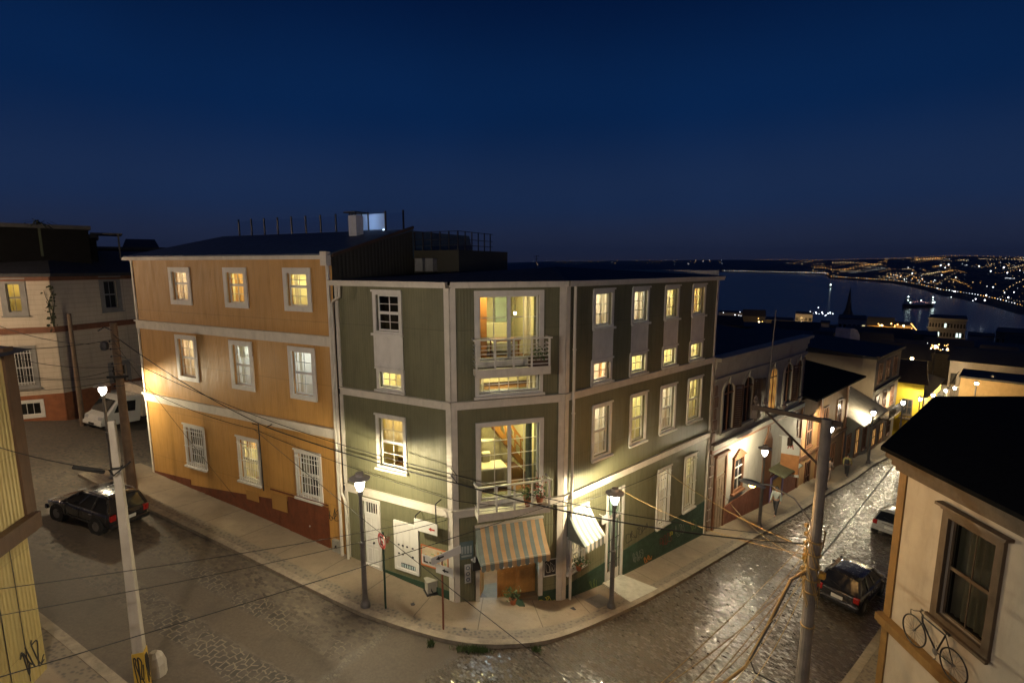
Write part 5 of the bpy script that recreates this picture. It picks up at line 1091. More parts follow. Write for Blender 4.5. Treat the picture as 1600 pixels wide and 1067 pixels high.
for xx, yy, zz, l in ((1438, 622, -2.3, 'small street lamp against the second yellow house'), (1458, 616, -2.9, 'small street lamp left of the far gable at the bend'), (1478, 609, -3.3, 'small street lamp just above the black roof edge'), (1492, 605, -3.7, 'farthest small street lamp at the end of the bend')):
    q = onz(xx, yy, zz); c = copy_tree(lampA); place(c, q.x, q.y, l, z=q.z - LH)
# unseen lamps out of frame, set as fill for the facades
def unseen_arm_lamp(loc, ang, h, label, watt, reach=2.0, col=(1, .83, .66)):
    r = root('unseen_arm_lamp', loc, label, 'street lamp'); b = Vector(loc); d = Vector((math.cos(ang), math.sin(ang), 0)); x = MB(); x.tube([b + Vector((0, 0, -.5)), b + Vector((0, 0, h))], [.14, .09], 10); x.build('post', concrete, r)
    x = MB(); P = [b + Vector((0, 0, h - .6)), b + Vector((0, 0, h - .1)) + d * .5, b + Vector((0, 0, h + .25)) + d * (reach * .7), b + Vector((0, 0, h + .3)) + d * reach]; x.tube([Vector((*q.xy, q.z)) for q in P], .035, 8); x.build('arm', iron2, r)
    lamp_head(b + d * (reach + .25) + Vector((0, 0, h + .28)), d, r, watt, col); return r
def lamp_head(c, d, r, watt, sod_col=(1, .52, .16)):
    n = Vector((-d.y, d.x, 0)); x = MB(); S = [(-.42, .05, .03), (-.25, .11, .08), (.05, .15, .11), (.3, .12, .08), (.42, .03, .03)]
    for (a, w, h), (a2, w2, h2) in zip(S, S[1:]): x.hexa([c + d * a - n * w, c + d * a2 - n * w2, c + d * a2 + n * w2, c + d * a + n * w, c + d * a - n * w * .6 + Vector((0, 0, h)), c + d * a2 - n * w2 * .6 + Vector((0, 0, h2)), c + d * a2 + n * w2 * .6 + Vector((0, 0, h2)), c + d * a + n * w * .6 + Vector((0, 0, h))])
    x.build('lamp_head', iron2, r); x = MB(); x.lathe(c + Vector((0, 0, -.06)), [(.02, -.05), (.07, -.03), (.10, .0), (.11, .055)], 12); x.build('bulb', sodbulb, r, smooth=True)
    point('sodium_light', c + Vector((0, 0, -.17)) - OFF[r.name], sod_col, watt, .1, r)
unseen_arm_lamp((-7.5, 3.0, g(-7.5, 3)), R(80), 9.0, 'tall unseen street lamp on a concrete post beside the viewpoint', W_NEAR)
unseen_arm_lamp((5.0, -2.5, g(5, -2.5)), R(95), 9.0, 'tall unseen street lamp on a concrete post right of the viewpoint', W_RIGHT)
unseen_arm_lamp((-33.5, 19.0, g(-33.5, 19)), R(60), 7.5, 'unseen sodium street lamp up the hill outside the cream house', W_UP, col=(1, .72, .45))
def town_lamp(px_, py__, d, watt, label, col=(1, .62, .24)):
    p = atd(px_, py__, d); r = root('town_lamp', (p.x, p.y, p.z - 7), label, 'street lamp'); x = MB(); x.tube([p - Vector((0, 0, 7)), p - Vector((0, 0, .1))], .07, 6); x.tube([p - Vector((0, 0, .1)), p + Vector((0, 0, .35))], .04, 5); x.build('post', iron2, r); x = MB(); x.ball(p, .16 + d * .0006, 8); x.build('bulb', GLOBE('town_lamp_glow', (1, .72, .38), 30, .6) if 'town_lamp_glow' not in MATS else MATS['town_lamp_glow'], r)
    x = MB(); x.lathe(p, [(.3, .18), (.1, .3), (.05, .32)], 10); x.build('lamp_shade', iron2, r); point('town_light', p - Vector((0, 0, .02)) - OFF[r.name], col, watt, .12, r)
for a in ((1378, 508, 246, 14000, 'added amber lamp before the amber lit building in the lower town'), (1412, 509, 242, 8000, 'added amber lamp before the pale building with the red lit gable'), (1505, 586, 90, 3200, 'amber lamp by the left end of the long pale house'), (1526, 599, 80, 1800, 'amber lamp before the low shed wall'), (1551, 590, 86, 2600, 'amber lamp above the low shed wall on the right'), (1252, 503, 285, 16000, 'amber lamp beside the pale cube building'), (1186, 503, 228, 9000, 'amber lamp behind the stucco house mast'), (1462, 541, 116, 3500, 'amber lamp in the middle of the market lights'), (1425, 560, 96, 2500, 'added amber lamp between the dark roofs above the yellow house'), (1350, 512, 190, 6000, 'added amber lamp by the plain grey white block')): town_lamp(*a)  # some added to brighten roofs and fronts, others on seen lights
# ------------------------------------------------------------------ poles
lp = onz(226, 1085, g(-9, 11.2)); t = atd(173, 657, math.hypot(lp.x, lp.y))
cp = root('concrete_pole', (lp.x, lp.y, g(lp.x, lp.y)), 'square tapered concrete pole with yellow painted graffiti base', 'pole')
x = MB(); zt = t.z; z0 = g(lp.x, lp.y) - .5; rz = R(20); 
def tap(mb, x_, y_, z0, z1, w0, w1, rz):
    m_ = Matrix.Rotation(rz, 3, 'Z'); P = [Vector((x_, y_, z)) + m_ @ Vector((sx * w, sy * w, 0)) for z, w in ((z0, w0), (z1, w1)) for sx, sy in ((-1, -1), (1, -1), (1, 1), (-1, 1))]; mb.hexa(P)
tap(x, lp.x, lp.y, z0, zt, .135, .068, rz); x.build('shaft', concrete, cp, bevel=.02)
x = MB(); tap(x, lp.x, lp.y, z0, g(lp.x, lp.y) + 1.25, .141, .130, rz); yb = x.build('painted_base', M('yellow_pole_paint', (.46, .30, .04), .7, var=.15, stain=.5), cp)
Fp = Fac([lp.x, lp.y], [math.cos(rz - math.pi / 2), math.sin(rz - math.pi / 2)], [math.cos(rz), math.sin(rz)])
for Fq in (Fac(np.array([lp.x, lp.y]) + .130 * np.array([math.sin(rz), -math.cos(rz)]), [math.cos(rz), math.sin(rz)], [math.sin(rz), -math.cos(rz)]), Fac(np.array([lp.x, lp.y]) + .130 * np.array([math.cos(rz), math.sin(rz)]), [-math.sin(rz), math.cos(rz)], [math.cos(rz), math.sin(rz)])):
    scribble(Fq, -.09, g(lp.x, lp.y) + .35, .18, .8, gl4, cp, 41, 14, .012)
x = MB(); x.lathe((lp.x, lp.y, g(lp.x, lp.y)), [(.12, 6.05), (.12, 6.1)], 8); x.tube([(lp.x - .2, lp.y, g(lp.x, lp.y) + 6.0), (lp.x + .05, lp.y - .2, g(lp.x, lp.y) + 5.95), (lp.x + .3, lp.y + .05, g(lp.x, lp.y) + 6.2)], .02, 5); x.tube([(lp.x - .25, lp.y - .1, g(lp.x, lp.y) + 6.0), (lp.x - .95, lp.y - .1, g(lp.x, lp.y) + 6.12)], .05, 6); x.build('cable_clamp', black_rub, cp)
x = MB(); wq = FL(6.2, 8.1, 0); 
bs = MB(); P = gnd(238, 1050); bs.lathe((P.x + .1, P.y, g(P.x, P.y)), [(.26, -.2), (.26, .3), (.20, .5), (.08, .62)], 10); tag(bs.build('bollard', concrete), 'rounded concrete bollard at the foot of the concrete pole', 'bollard')
wp = gnd(208, 772); t = atd(168, 505, math.hypot(wp.x, wp.y)); wz = g(wp.x, wp.y)
wpr = root('timber_pole', (wp.x, wp.y, wz), 'tall round timber utility pole with cable brackets beside the ochre house', 'pole')
x = MB(); x.tube([(wp.x, wp.y, wz - .4), (wp.x, wp.y, t.z)], [.20, .13], 12); x.build('shaft', polewood, wpr)
x = MB(); z = t.z - .5; x.tube([(wp.x - .7, wp.y, z + .15), (wp.x - .4, wp.y, z + .32), (wp.x, wp.y - .15, z + .2)], .025, 6); x.build('bracket', iron, wpr); x = MB(); x.lathe((wp.x - .42, wp.y - .1, z - .5), [(.02, -.2), (.14, -.16), (.17, 0), (.14, .16), (.02, .2)], 10); x.build('cable_drum', iron, wpr); x = MB(); x.fb(Fac([wp.x, wp.y], [1, .3], [.3, -1]), -.4, .4, .13, .2, z - 1.9, z - 1.8); x.build('cross_bar', iron, wpr)
for i in range(7): x = MB(); x.lathe((wp.x, wp.y, z - .3 - i * .33), [(.165, 0), (.165, .03)], 10); x.ball((wp.x - .17, wp.y - .1, z - .3 - i * .33), .045, 6); x.build('insulator', iron, wpr)
tp_ = gnd(130, 665); t = atd(113, 490, math.hypot(tp_.x, tp_.y)); x = MB(); x.tube([(tp_.x, tp_.y, g(tp_.x, tp_.y) - .4), (tp_.x, tp_.y, t.z)], [.15, .10], 10); tag(x.build('timber_pole', polewood), 'thin leaning grey timber pole by the cream house wall', 'pole')
# right pole with cross arm
RPX, RPY = 8.92, 14.02; rz0 = g(RPX, RPY); rpz = 7.42
rp_ = root('utility_pole', (RPX, RPY, rz0), 'dark utility pole with long side arm, cable bundle and small sodium lamp', 'pole')
x = MB(); x.tube([(RPX, RPY, rz0 - .5), (RPX, RPY, rz0 + 5.0), (RPX, RPY, rpz)], [.185, .15, .125], 14); x.build('shaft', M('weathered_pole', (.20, .175, .15), .85, var=.2, stain=.5, stretch=.05), rp_)
do = Vector((-nR[0], -nR[1], 0)); B0 = Vector((RPX, RPY, 0))
x = MB(); hz_ = rpz - .12; pa = Fac([RPX, RPY], [do.x, do.y], [do.y, -do.x])
x.fb(pa, -.35, 2.15, .10, .2, hz_ - .06, hz_ + .07); x.tube([pa(1.75, .15, hz_ - .05), pa(.0, .17, hz_ - 1.45)], .035, 6); x.fb(pa, .9, 1.0, .05, .22, hz_ - .95, hz_ - .7)
x.build('cross_arm', darkwood, rp_); x = MB()
for u in (2.05, 1.75, 1.2): x.lathe(pa(u, .15, hz_ + .07), [(.02, 0), (.02, .1), (.06, .1), (.075, .16), (.04, .2), (.06, .24), (.02, .3)], 8)
x.fb(pa, 1.95, 2.1, .05, .3, hz_ - .35, hz_ - .07); x.build('insulator', M('porcelain', (.16, .12, .10), .3), rp_)
x = MB()
lh = pa(1.75, .1, 4.78); x.tube([pa(.1, .14, 3.55), pa(.2, .14, 4.2), pa(.7, .12, 4.75), pa(1.4, .1, 4.95), pa(1.75, .1, 4.86)], .028, 8); x.build('lamp_arm', iron2, rp_); lamp_head(pa(1.95, .1, 4.80), do, rp_, W_SOD)
x = MB()
rn = random.Random(3)
for i in range(9):                                          # loops of slack cable wound down the shaft
    a = rn.uniform(0, 6); pts = [B0 + Vector((math.cos(a + k * .5) * (.20 + rn.random() * .05), math.sin(a + k * .5) * (.20 + rn.random() * .05), 4.2 - k * .32 - i * .04)) for k in range(8)]; x.tube(spline3(pts) if False else pts, .014, 5)
for z in (3.7, 3.3, 2.9, 2.5, 2.1, 1.0): x.lathe((RPX, RPY, z), [(.195, -.02), (.2, .0), (.195, .02)], 12)
for i in range(8): x.box(B0 + do * .23 + Vector((rn.uniform(-.06, .06), rn.uniform(-.05, .05), 4.1 - i * .27)), (.08, .08, .1), .4)
x.build('cable_fittings', M('cable_tan', (.30, .20, .07), .6, var=.2), rp_)
x = MB(); x.fb(pa, .17, .28, -.06, .06, 3.05, 3.2); x.build('junction_box', M('amber_box', (.55, .30, .04), .6), rp_); x = MB(); x.fb(pa, -.34, -.19, -.07, .08, 2.65, 2.82); x.build('junction_box', MATS['amber_box'], rp_)
# ------------------------------------------------------------------ overhead cables
cab = M('cable_black', (.014, .013, .012), .7, stain=0, bump=0); cab_t = M('cable_amber_lit', (.34, .22, .07), .6, stain=.1, bump=0)  # second cable colour holds the amber of the lamp light
def cable(a, b, sag, label, r=.014, mat=None, n=18, group='overhead cables'):
    a, b = Vector(a), Vector(b); x = MB(); pts = []
    for i in range(n + 1): t_ = i / n; p = a.lerp(b, t_); p.z -= 4 * sag * t_ * (1 - t_); pts.append(p)
    x.tube(pts, r, 5); o = x.build('overhead_cable', mat or cab); tag(o, label, 'cable', group); return o
TP = lambda k: Vector((wp.x + .05, wp.y - .15, atd(168, 505, math.hypot(wp.x, wp.y)).z - k)); PR = lambda z: Vector((RPX - .12, RPY + .12, z))
h1_ = FL(9.62, .12, FL.px(405, 657)[1]); h2_ = FC(2.0, .9, 3.0)
cable(TP(.5), FL(8.8, .3, 5.2), .25, 'black cable from the timber pole to the ochre house bracket', .018); KA = FC(.05, .5, FC.px(706, 746)[1]); cable(FL(8.8, .3, 5.2), KA, .12, 'thick black cable sagging from the ochre house bracket to the green corner', .024); cable(KA, PR(3.55), .35, 'thick black cable from the green corner to the right pole', .024, n=28)
KB = KA + Vector((0, 0, .28)); cable(TP(1.3), KB, .5, 'thinner black cable from the timber pole to the green corner', .014, n=28); cable(KB, PR(3.75), .3, 'thinner black cable from the green corner to the right pole', .013); cable(TP(2.2), FL(9.6, .3, 5.0), .3, 'slack cable along the white band of the ochre house', .012); KD = FC(CL, .5, 3.3); KC = FC(.02, .4, 4.0); cable(FL(9.6, .3, 5.0), KC, .15, 'thin cable from the ochre house to the green corner', .011); cable(KC, KD, .12, 'thin cable across the corner above the awning', .011); cable(KD, FR(6.0, .5, 2.9), .1, 'thin cable along the side wall above the glazed door', .011)
x = MB(); x.tube([FL(.1, 0, KA.z + .1), KA + Vector((0, 0, .02))], .018, 6); x.tube([FL(.1, 0, KA.z + .35), KB], .014, 6); x.tube([KA, KB], .012, 6); tag(x.build('cable_bracket', iron), 'iron cable bracket on the green corner above the white band', 'bracket')
x = MB(); x.tube([FL(8.8, 0, 5.25), FL(8.8, .32, 5.2)], .02, 6); tag(x.build('cable_bracket', iron), 'iron cable bracket on the white band of the ochre house', 'bracket')
x = MB(); x.tube([FL(9.62, .07, 5.15), FL(9.6, .07, 2.2)], .022, 6); x.tube([FL(9.62, .07, 5.1), FL(9.62, .35, 5.25)], .02, 6); tag(x.build('cable_conduit', cab), 'black cable conduit running down the ochre house wall', 'conduit')
def far_left(y, d=13.5): return atd(-40, y, d)
cable(far_left(925), FL(.15, .25, 3.35), .12, 'upper thin wire from the yellow house to the corner board', .009); cable(far_left(968), FL(.12, .25, 3.2), .15, 'second thin wire from the yellow house to the corner board', .009)
cable(atd(-30, 1066, 11.6), FR(.5, .3, 3.4), .10, 'lowest thin wire crossing the street to the corner downpipe', .010); cable(FL(9.62, .3, 5.0), atd(905, 1075, 9.5), .10, 'thin dark wire running diagonally from the ochre house down over the crossing', .010)
cable(TP(.8), FL(11.5, .1, 1.5), .1, 'thin stay wire down the ochre house left window', .008)
for i, (a, b, s, l) in enumerate([((-20, 502, 34), TP(.9), .35, 'uppermost wire along the cream house front'), ((-20, 545, 30), TP(.7), .15, 'rising wire in front of the cream house lower window'), ((-20, 548, 33), TP(1.9), .3, 'sagging wire over the cream house window bars'), ((-20, 572, 31), TP(2.0), .5, 'wire passing the cream house vine corner'), ((-20, 583, 30), TP(2.3), .25, 'wire just above the terracotta base'), ((-20, 612, 29), TP(2.5), .15, 'lowest wire before the terracotta base')]):
    cable(atd(*a), b, s, l, .014 if i < 3 else .011, group=None)
cable(atd(-30, 690, 14), (lp.x, lp.y, g(lp.x, lp.y) + 6.0), .1, 'dark wire with cable joint tied to the concrete pole', .010)
x = MB(); x.tube([atd(146, 732, 14.4), atd(158, 735, 14.4)], .045, 6)
for i, (tx, ty, d, s) in enumerate([(1010, 1067 + 25, 10, .1), (1075, 1090, 10, .15), (1110, 1010, 14.6, .1), (1140, 1000, 14.8, .12), (1150, 960, 15.5, .1), (1175, 950, 15.4, .15)]):
    pass
rn = random.Random(11)
for i, (x1, y1, d1_, z) in enumerate([(985, 1110, 9.6, 3.7), (1040, 1110, 9.8, 3.35), (1080, 1100, 10.4, 3.1), (1010, 1090, 9.9, 2.8), (1060, 1110, 9.3, 2.5), (1130, 1085, 10.5, 2.9), (1150, 1095, 10.9, 2.2)]):
    cable(PR(z), atd(x1, y1, d1_), .1 + .05 * i, 'amber lit service wire fanning down from the utility pole, number %s from the top' % ['one', 'two', 'three', 'four', 'five', 'six', 'seven'][i] if False else 'amber lit service wire fanning down from the utility pole over the cobbles', .009, cab_t, group='service wires fanning from the utility pole')
def bundle(pts, r, mat, label):
    x = MB(); x.tube(pts, r, 6); tag(x.build('cable_bundle', mat), label, 'cable')
S0 = PR(2.7)
bundle([S0, atd(1235, 905, 15.6), atd(1200, 975, 14.2), atd(1165, 1040, 12.8), atd(1120, 1075, 11.6), atd(1080, 1110, 10.6)], .035, cab_t, 'thick amber cable bundle drooping from the utility pole to the street edge')
bundle([S0 + Vector((0, 0, -.1)), atd(1238, 905, 15.5), atd(1203, 975, 14.1), atd(1172, 1030, 12.9)], .022, cab, 'black cable strapped beneath the amber bundle'); bundle([atd(1172, 1030, 12.9), atd(1180, 1050, 12.6), atd(1215, 1068, 12.2), atd(1260, 1120, 11.6)], .02, cab, 'black tail cable curving off the bundle at the bottom edge')
cable(PR(2.55), FR(45, 5.2, 2.5), .5, 'dark cable running from the utility pole down the right street', .024, n=24, group=None); 
cable(PR(3.4), FR(6.0, .4, 2.95), .25, 'yellowish wire from the utility pole to the corner house side wall', .010, cab_t, group=None); cable(PR(3.0), FR(11.5, .3, .5), .5, 'slack yellowish wire from the utility pole to the stucco house door', .010, cab_t, group=None); cable(PR(3.2), FR(3.0, .3, 2.9), .35, 'slack wire from the utility pole to the white glazed door', .009, cab_t, group=None)
x = MB(); a = FR(16.9, .3, 3.0); x.tube([a, FR(17.1, .35, 9.2)], .03, 6); tag(x.build('roof_mast', M('mast_grey', (.26, .24, .22), .6)), 'thin pale mast standing on the stucco house front', 'mast')
x = MB(); p = atd(838, 416, 27); x.tube([p - Vector((0, 0, .1)), p + Vector((0, 0, .55))], .015, 5); x.tube([p + Vector((-.12, 0, .5)), p + Vector((.14, 0, .52))], .012, 5); x.tube([p + Vector((-.08, 0, .35)), p + Vector((.1, 0, .37))], .01, 5); tag(x.build('aerial', iron), 'small television aerial on the corner house roof', 'aerial')
# ------------------------------------------------------------------ signs
signw = M('sign_white', (.62, .62, .58), .5, var=.05, stain=.2, bump=0); signr = M('sign_red', (.40, .04, .03), .5, var=.08, stain=.1, bump=0); signk = M('sign_black', (.02, .02, .02), .5, stain=0, bump=0); rustpost = M('rust_post', (.17, .05, .025), .7, var=.2, stain=.3)
def poly(mb, F, pts, o0, o1, m=0):
    k = len(pts); i = len(mb.v); mb.v += [F(u, o0, z) for u, z in pts] + [F(u, o1, z) for u, z in pts]
    for q in [tuple(range(i, i + k)), tuple(range(i + k, i + 2 * k))] + [(i + j, i + (j + 1) % k, i + k + (j + 1) % k, i + k + j) for j in range(k)]: mb.f.append(q); mb.uv.append([(0, 0)] * len(q)); mb.m.append(m)
def arrow(mb, F, u, z, l, s, o, ang=0, m=0):                # arrow of length l pointing to -u (s=-1) or +u
    c, sn = math.cos(ang), math.sin(ang); P = [(0, -.035), (l * .55, -.035), (l * .55, -.10), (l, 0), (l * .55, .10), (l * .55, .035), (0, .035)]
    k = l / .35; P = [((a - l / 2) * s, b * k) for a, b in P]; poly(mb, F, [(u + a * c - b * sn, z + a * sn + b * c) for a, b in P], o, o + .006, m)
# round no parking sign
p = gnd(603, 955); zz = g(p.x, p.y) + .12; ns = root('no_parking_sign', (p.x, p.y, zz), 'round red ringed no parking sign on a dark green post', 'road sign')
x = MB(); x.tube([(p.x, p.y, zz - .2), (p.x, p.y, zz + 2.75)], .035, 8); x.build('post', M('green_post', (.02, .05, .035), .6), ns)
Fz = Fac([p.x, p.y], [.45, -.89], [.89, .45]); Fz = Fac([p.x, p.y], [.66, -.75], [-.75, -.66]); zc = zz + 2.45
def disc(mb, F, u, z, r0, r1, o0, o1, n=24, m=0):
    for i in range(n):
        a, b = 2 * math.pi * i / n, 2 * math.pi * (i + 1) / n
        P = [(u + r0 * math.cos(a), z + r0 * math.sin(a)), (u + r1 * math.cos(a), z + r1 * math.sin(a)), (u + r1 * math.cos(b), z + r1 * math.sin(b)), (u + r0 * math.cos(b), z + r0 * math.sin(b))]
        mb.hexa([F(q[0], o0, q[1]) for q in P] + [F(q[0], o1, q[1]) for q in P], m)
x = MB(); poly(x, Fz, [(.27 * math.cos(2 * math.pi * i / 24), zc + .27 * math.sin(2 * math.pi * i / 24)) for i in range(24)], .04, .05); pl_ = x.build('sign_plate', signw, ns)
x = MB(); disc(x, Fz, 0, zc, .205, .265, .0505, .056); poly(x, Fz, [(-.165, zc + .11), (-.12, zc + .155), (.165, zc - .12), (.12, zc - .165)], .0571, .061); x.build('red_ring', signr, pl_)
x = MB(); poly(x, Fz, [(-.09, zc - .15), (-.03, zc - .15), (-.03, zc + .15), (-.09, zc + .15)], .0505, .056)
for q in (-.15, -.025, .1): poly(x, Fz, [(-.029, zc + q), (.10, zc + q), (.10, zc + q + .05), (-.029, zc + q + .05)], .0505, .056)
x.build('letter_e', signk, pl_)
# street direction sign
p = gnd(693, 988); zz = g(p.x, p.y) + .12; ds = root('direction_sign', (p.x, p.y, zz), 'rust red post carrying white one way arrow boards', 'road sign')
x = MB(); x.tube([(p.x, p.y, zz - .2), (p.x, p.y, zz + 2.62)], .03, 8); x.build('post', rustpost, ds)
Fb = Fac([p.x, p.y], [.90, .42], [.42, -.90]); zb = zz + 2.45
x = MB(); poly(x, Fb, [(-.35, zb - .12), (.62, zb + .05), (.60, zb + .32), (-.37, zb + .12)], .04, .055); b_ = x.build('arrow_board', signw, ds); x = MB(); arrow(x, Fb, -.08, zb + .07, .26, -1, .056, .18); x.build('arrow', signk, b_)
Fb2 = Fac([p.x, p.y], [.88, -.47], [-.47, -.88]); zb -= .28
x = MB(); poly(x, Fb2, [(-.75, zb - .05), (-.22, zb - .05), (-.22, zb + .25), (-.75, zb + .25)], .04, .055); poly(x, Fb2, [(-.20, zb - .22), (.45, zb - .22), (.45, zb + .08), (-.20, zb + .08)], .04, .055); b_ = x.build('arrow_board', signw, ds); x = MB(); arrow(x, Fb2, .16, zb - .07, .24, -1, .056); poly(x, Fb2, [(-.68, zb + .0), (-.5, zb + .0), (-.5, zb + .05), (-.63, zb + .05), (-.63, zb + .2), (-.68, zb + .2)], .056, .062); poly(x, Fb2, [(-.45, zb + .02), (-.28, zb + .02), (-.28, zb + .07), (-.45, zb + .07)], .056, .062); x.build('arrow', signk, b_)
# hanging board over the hatch, map, plaques
u1, z1 = FL.px(654, 803); u2, z2 = FL.px(688.5, 824); hs = root('hanging_sign', tuple(FL(u1, .3, z2)), 'white hanging board with small red arrow under the white band', 'sign')
hu0, hu1 = .45, 1.42; x = MB(); x.fb(FL, hu0, hu1, .30, .34, 2.58, 3.0); b_ = x.build('board', signw, hs); x = MB(); arrow(x, FL, .68, 2.76, .26, 1, .341); x.build('arrow', signr, b_); x = MB(); x.tube([FL(hu0 + .05, .0, 3.75), FL(hu0 + .05, .32, 3.72), FL(hu0 + .05, .32, 3.0)], .022, 6); x.build('bracket', iron, hs); x = MB(); x.tube([FL(hu1 - .05, .0, 3.15), FL(hu1 - .05, .32, 3.1), FL(hu1 - .05, .32, 3.0)], .022, 6); x.build('bracket', iron, hs)
x = MB(); x.fb(FL, .24, 1.37, .001, .03, 1.12, 1.88); mp_ = x.build('wall_map', M('map_paper', (.50, .42, .28), .7, stain=.3)); tag(mp_, 'tourist map board with red border on the green wall', 'map board'); OFF[mp_.name] = Vector(); x = MB(); frame(x, FL, .22, 1.39, 1.10, 1.90, .04, .0305, .04); x.build('border', M('map_red', (.45, .12, .04), .6), mp_)
x = MB(); rn = random.Random(8)
for i in range(16): a, b = rn.uniform(.3, 1.2), rn.uniform(1.2, 1.75); x.fb(FL, a, a + rn.uniform(.05, .14), .0305, .036, b, b + rn.uniform(.02, .09), i % 2)
x.build('map_print', [M('map_green', (.25, .33, .15), .7), M('map_orange', (.55, .25, .06), .7)], mp_)
x = MB(); x.fb(FL, .08, .34, .035, .06, 1.05, 1.3); tag(x.build('notice', signw), 'small white notice pinned below the map corner', 'notice') if False else None
x = MB(); x.fb(FC, 3.30, 3.78, .001, .03, .42, 1.06); pq = x.build('plaque', signk); tag(pq, 'square dark chalk menu board right of the entrance', 'menu board'); OFF[pq.name] = Vector(); x = MB(); frame(x, FC, 3.28, 3.80, .40, 1.08, .035, .0305, .045); x.build('frame', signw, pq)
scribble(FC, 3.38, .55, .32, .38, M('chalk', (.4, .4, .38), .9), pq, 51, 12, .008, .034, name='chalk_writing')
x = MB(); x.fb(FC, .36, .58, .001, .025, .70, 1.40); pq = x.build('notice', signw); tag(pq, 'narrow white wall notice left of the entrance', 'notice'); OFF[pq.name] = Vector(); x = MB()
for i in range(3): disc(x, FC, .47, .83 + i * .22, .045, .075, .0255, .03, 12)
x.build('printed_rings', M('print_blue', (.12, .16, .2), .6), pq)
x = MB(); x.fb(FC, .21, .67, .001, .03, 1.62, 2.26); pq = x.build('poster', M('poster_blue', (.12, .17, .17), .7)); tag(pq, 'blue grey poster high on the wall left of the awning', 'poster'); OFF[pq.name] = Vector(); x = MB()
for i in range(4): x.fb(FC, .25 + i * .1, .32 + i * .1, .0305, .036, 1.82, 2.1)
x.fb(FC, .25, .62, .0305, .036, 1.70, 1.77); x.build('print', M('print_pale', (.36, .40, .38), .7), pq)
x = MB(); x.fb(FC, .58, .86, .08, .34, 1.32, 1.62); x.lathe(FC(.72, .2, 1.63), [(.2, 0), (.05, .12)], 4); tag(x.build('wall_lantern', iron), 'black box lantern beside the entrance post', 'lantern')
x = MB(); x.fb(FR, 2.0, 2.3, .25, .30, 1.72, 2.05); x.tube([FR(2.15, 0, 2.0), FR(2.15, .26, 2.0)], .012, 5); pq = x.build('projecting_sign', signw); tag(pq, 'small white sign board between the side awning and the glazed door', 'sign')
# banner on the stucco house
bn = root('hanging_sign', tuple(FR(19.9, .9, -1)), 'hanging banner half white half orange with a small emblem by the stucco house', 'sign')
Fn = Fac(FR(20.0, .1, 0).xy, nR * .95 + dR * .3, -dR); x = MB(); x.fb(Fn, .1, 1.1, -.02, .02, .05, 1.15); x.build('panel_white', signw, bn); x = MB(); x.fb(Fn, .1, 1.1, -.02, .02, -1.2, .045); x.build('panel_orange', M('banner_orange', (.45, .20, .07), .7), bn); x = MB(); x.fb(Fn, 0, 1.15, -.025, .025, -1.36, -1.205); x.build('rail', signw, bn); x = MB(); x.tube([Fn(-.1, 0, 1.17), Fn(1.15, 0, 1.17)], .02, 6); x.build('rail', signw, bn)
x = MB(); poly(x, Fn, [(.42, .4), (.48, .4), (.52, .58), (.6, .45), (.68, .58), (.72, .4), (.78, .4), (.72, .72), (.66, .72), (.6, .6), (.54, .72), (.48, .72)], .0205, .026); x.build('emblem', M('emblem_red', (.35, .1, .08), .6), bn)
# pavement furniture: electricity box, weeds, grates
p = gnd(676, 930); eb = root('electric_box', (p.x, p.y, g(p.x, p.y) + .12), 'squat grey service box standing on the pavement by the plinth', 'utility box')
x = MB(); zz = g(p.x, p.y) + .12; x.box((p.x, p.y, zz + .30), (.48, .34, .44), R(27)); x.build('body', M('box_paint', (.36, .35, .28), .7, stain=.4), eb, bevel=.04); x = MB(); x.box((p.x, p.y, zz + .04), (.56, .42, .08), R(27)); x.build('base', iron, eb)
Fe = Fac([p.x + .165 * nL[0], p.y + .165 * nL[1]], -dL, nL); scribble(Fe, -.12, zz + .17, .26, .22, gl4, eb, 61, 10, .014, .02)
x = MB(); x.box((p.x, p.y, zz + .53), (.52, .38, .03), R(27)); x.build('lid', M('box_lid', (.30, .29, .24), .6), eb)
grm = M('weed_green', (.05, .085, .02), .8, var=.3, stain=0, bump=0)
def tuft(px_, py__, w, n, label):
    p = gnd(px_, py__); x = MB()
    for i in range(n):
        a, b = p.x + rnd.gauss(0, w * .4), p.y + rnd.gauss(0, .07); z = g(a, b) + .005; l = rnd.uniform(.05, .17); q = Vector((rnd.uniform(-.07, .07), rnd.uniform(-.07, .07), l)); s = Vector((rnd.uniform(-1, 1), rnd.uniform(-1, 1), 0)).normalized() * .012
        b0 = Vector((a, b, z)); x.face([b0 - s, b0 + s, b0 + q * .6 + s * .7, b0 + q, b0 + q * .6 - s * .7])
    tag(x.build('weeds', grm), label, 'weeds', kind='stuff')
tuft(740, 1016, .65, 420, 'low green weeds in the gutter at the corner kerb'); tuft(673, 1007, .15, 120, 'small weed tuft left of the gutter weeds'); tuft(838, 1016, .18, 90, 'weed tuft right of the gutter weeds'); tuft(553, 880, .1, 40, 'weed sprout at the downpipe foot')
for (a, b, w, d, l) in ((645, 949, .13, .09, 'small round drain cover left of the entrance'), (895, 956, .16, .12, 'small square drain cover before the side wall'), (726, 988, .1, .08, 'small drain cover near the direction sign')):
    p = gnd(a, b); x = MB(); zz = g(p.x, p.y) + .13; x.box((p.x, p.y, zz + .004), (w, w, .014), .5); tag(x.build('drain_cover', iron), l, 'drain cover')
p = FR(1.2, .75, 0); x = MB(); zz = [g(*FR(u, o, 0).xy) + .136 for u, o in ((.8, .45), (1.7, .45), (1.7, 1.15), (.8, 1.15))]
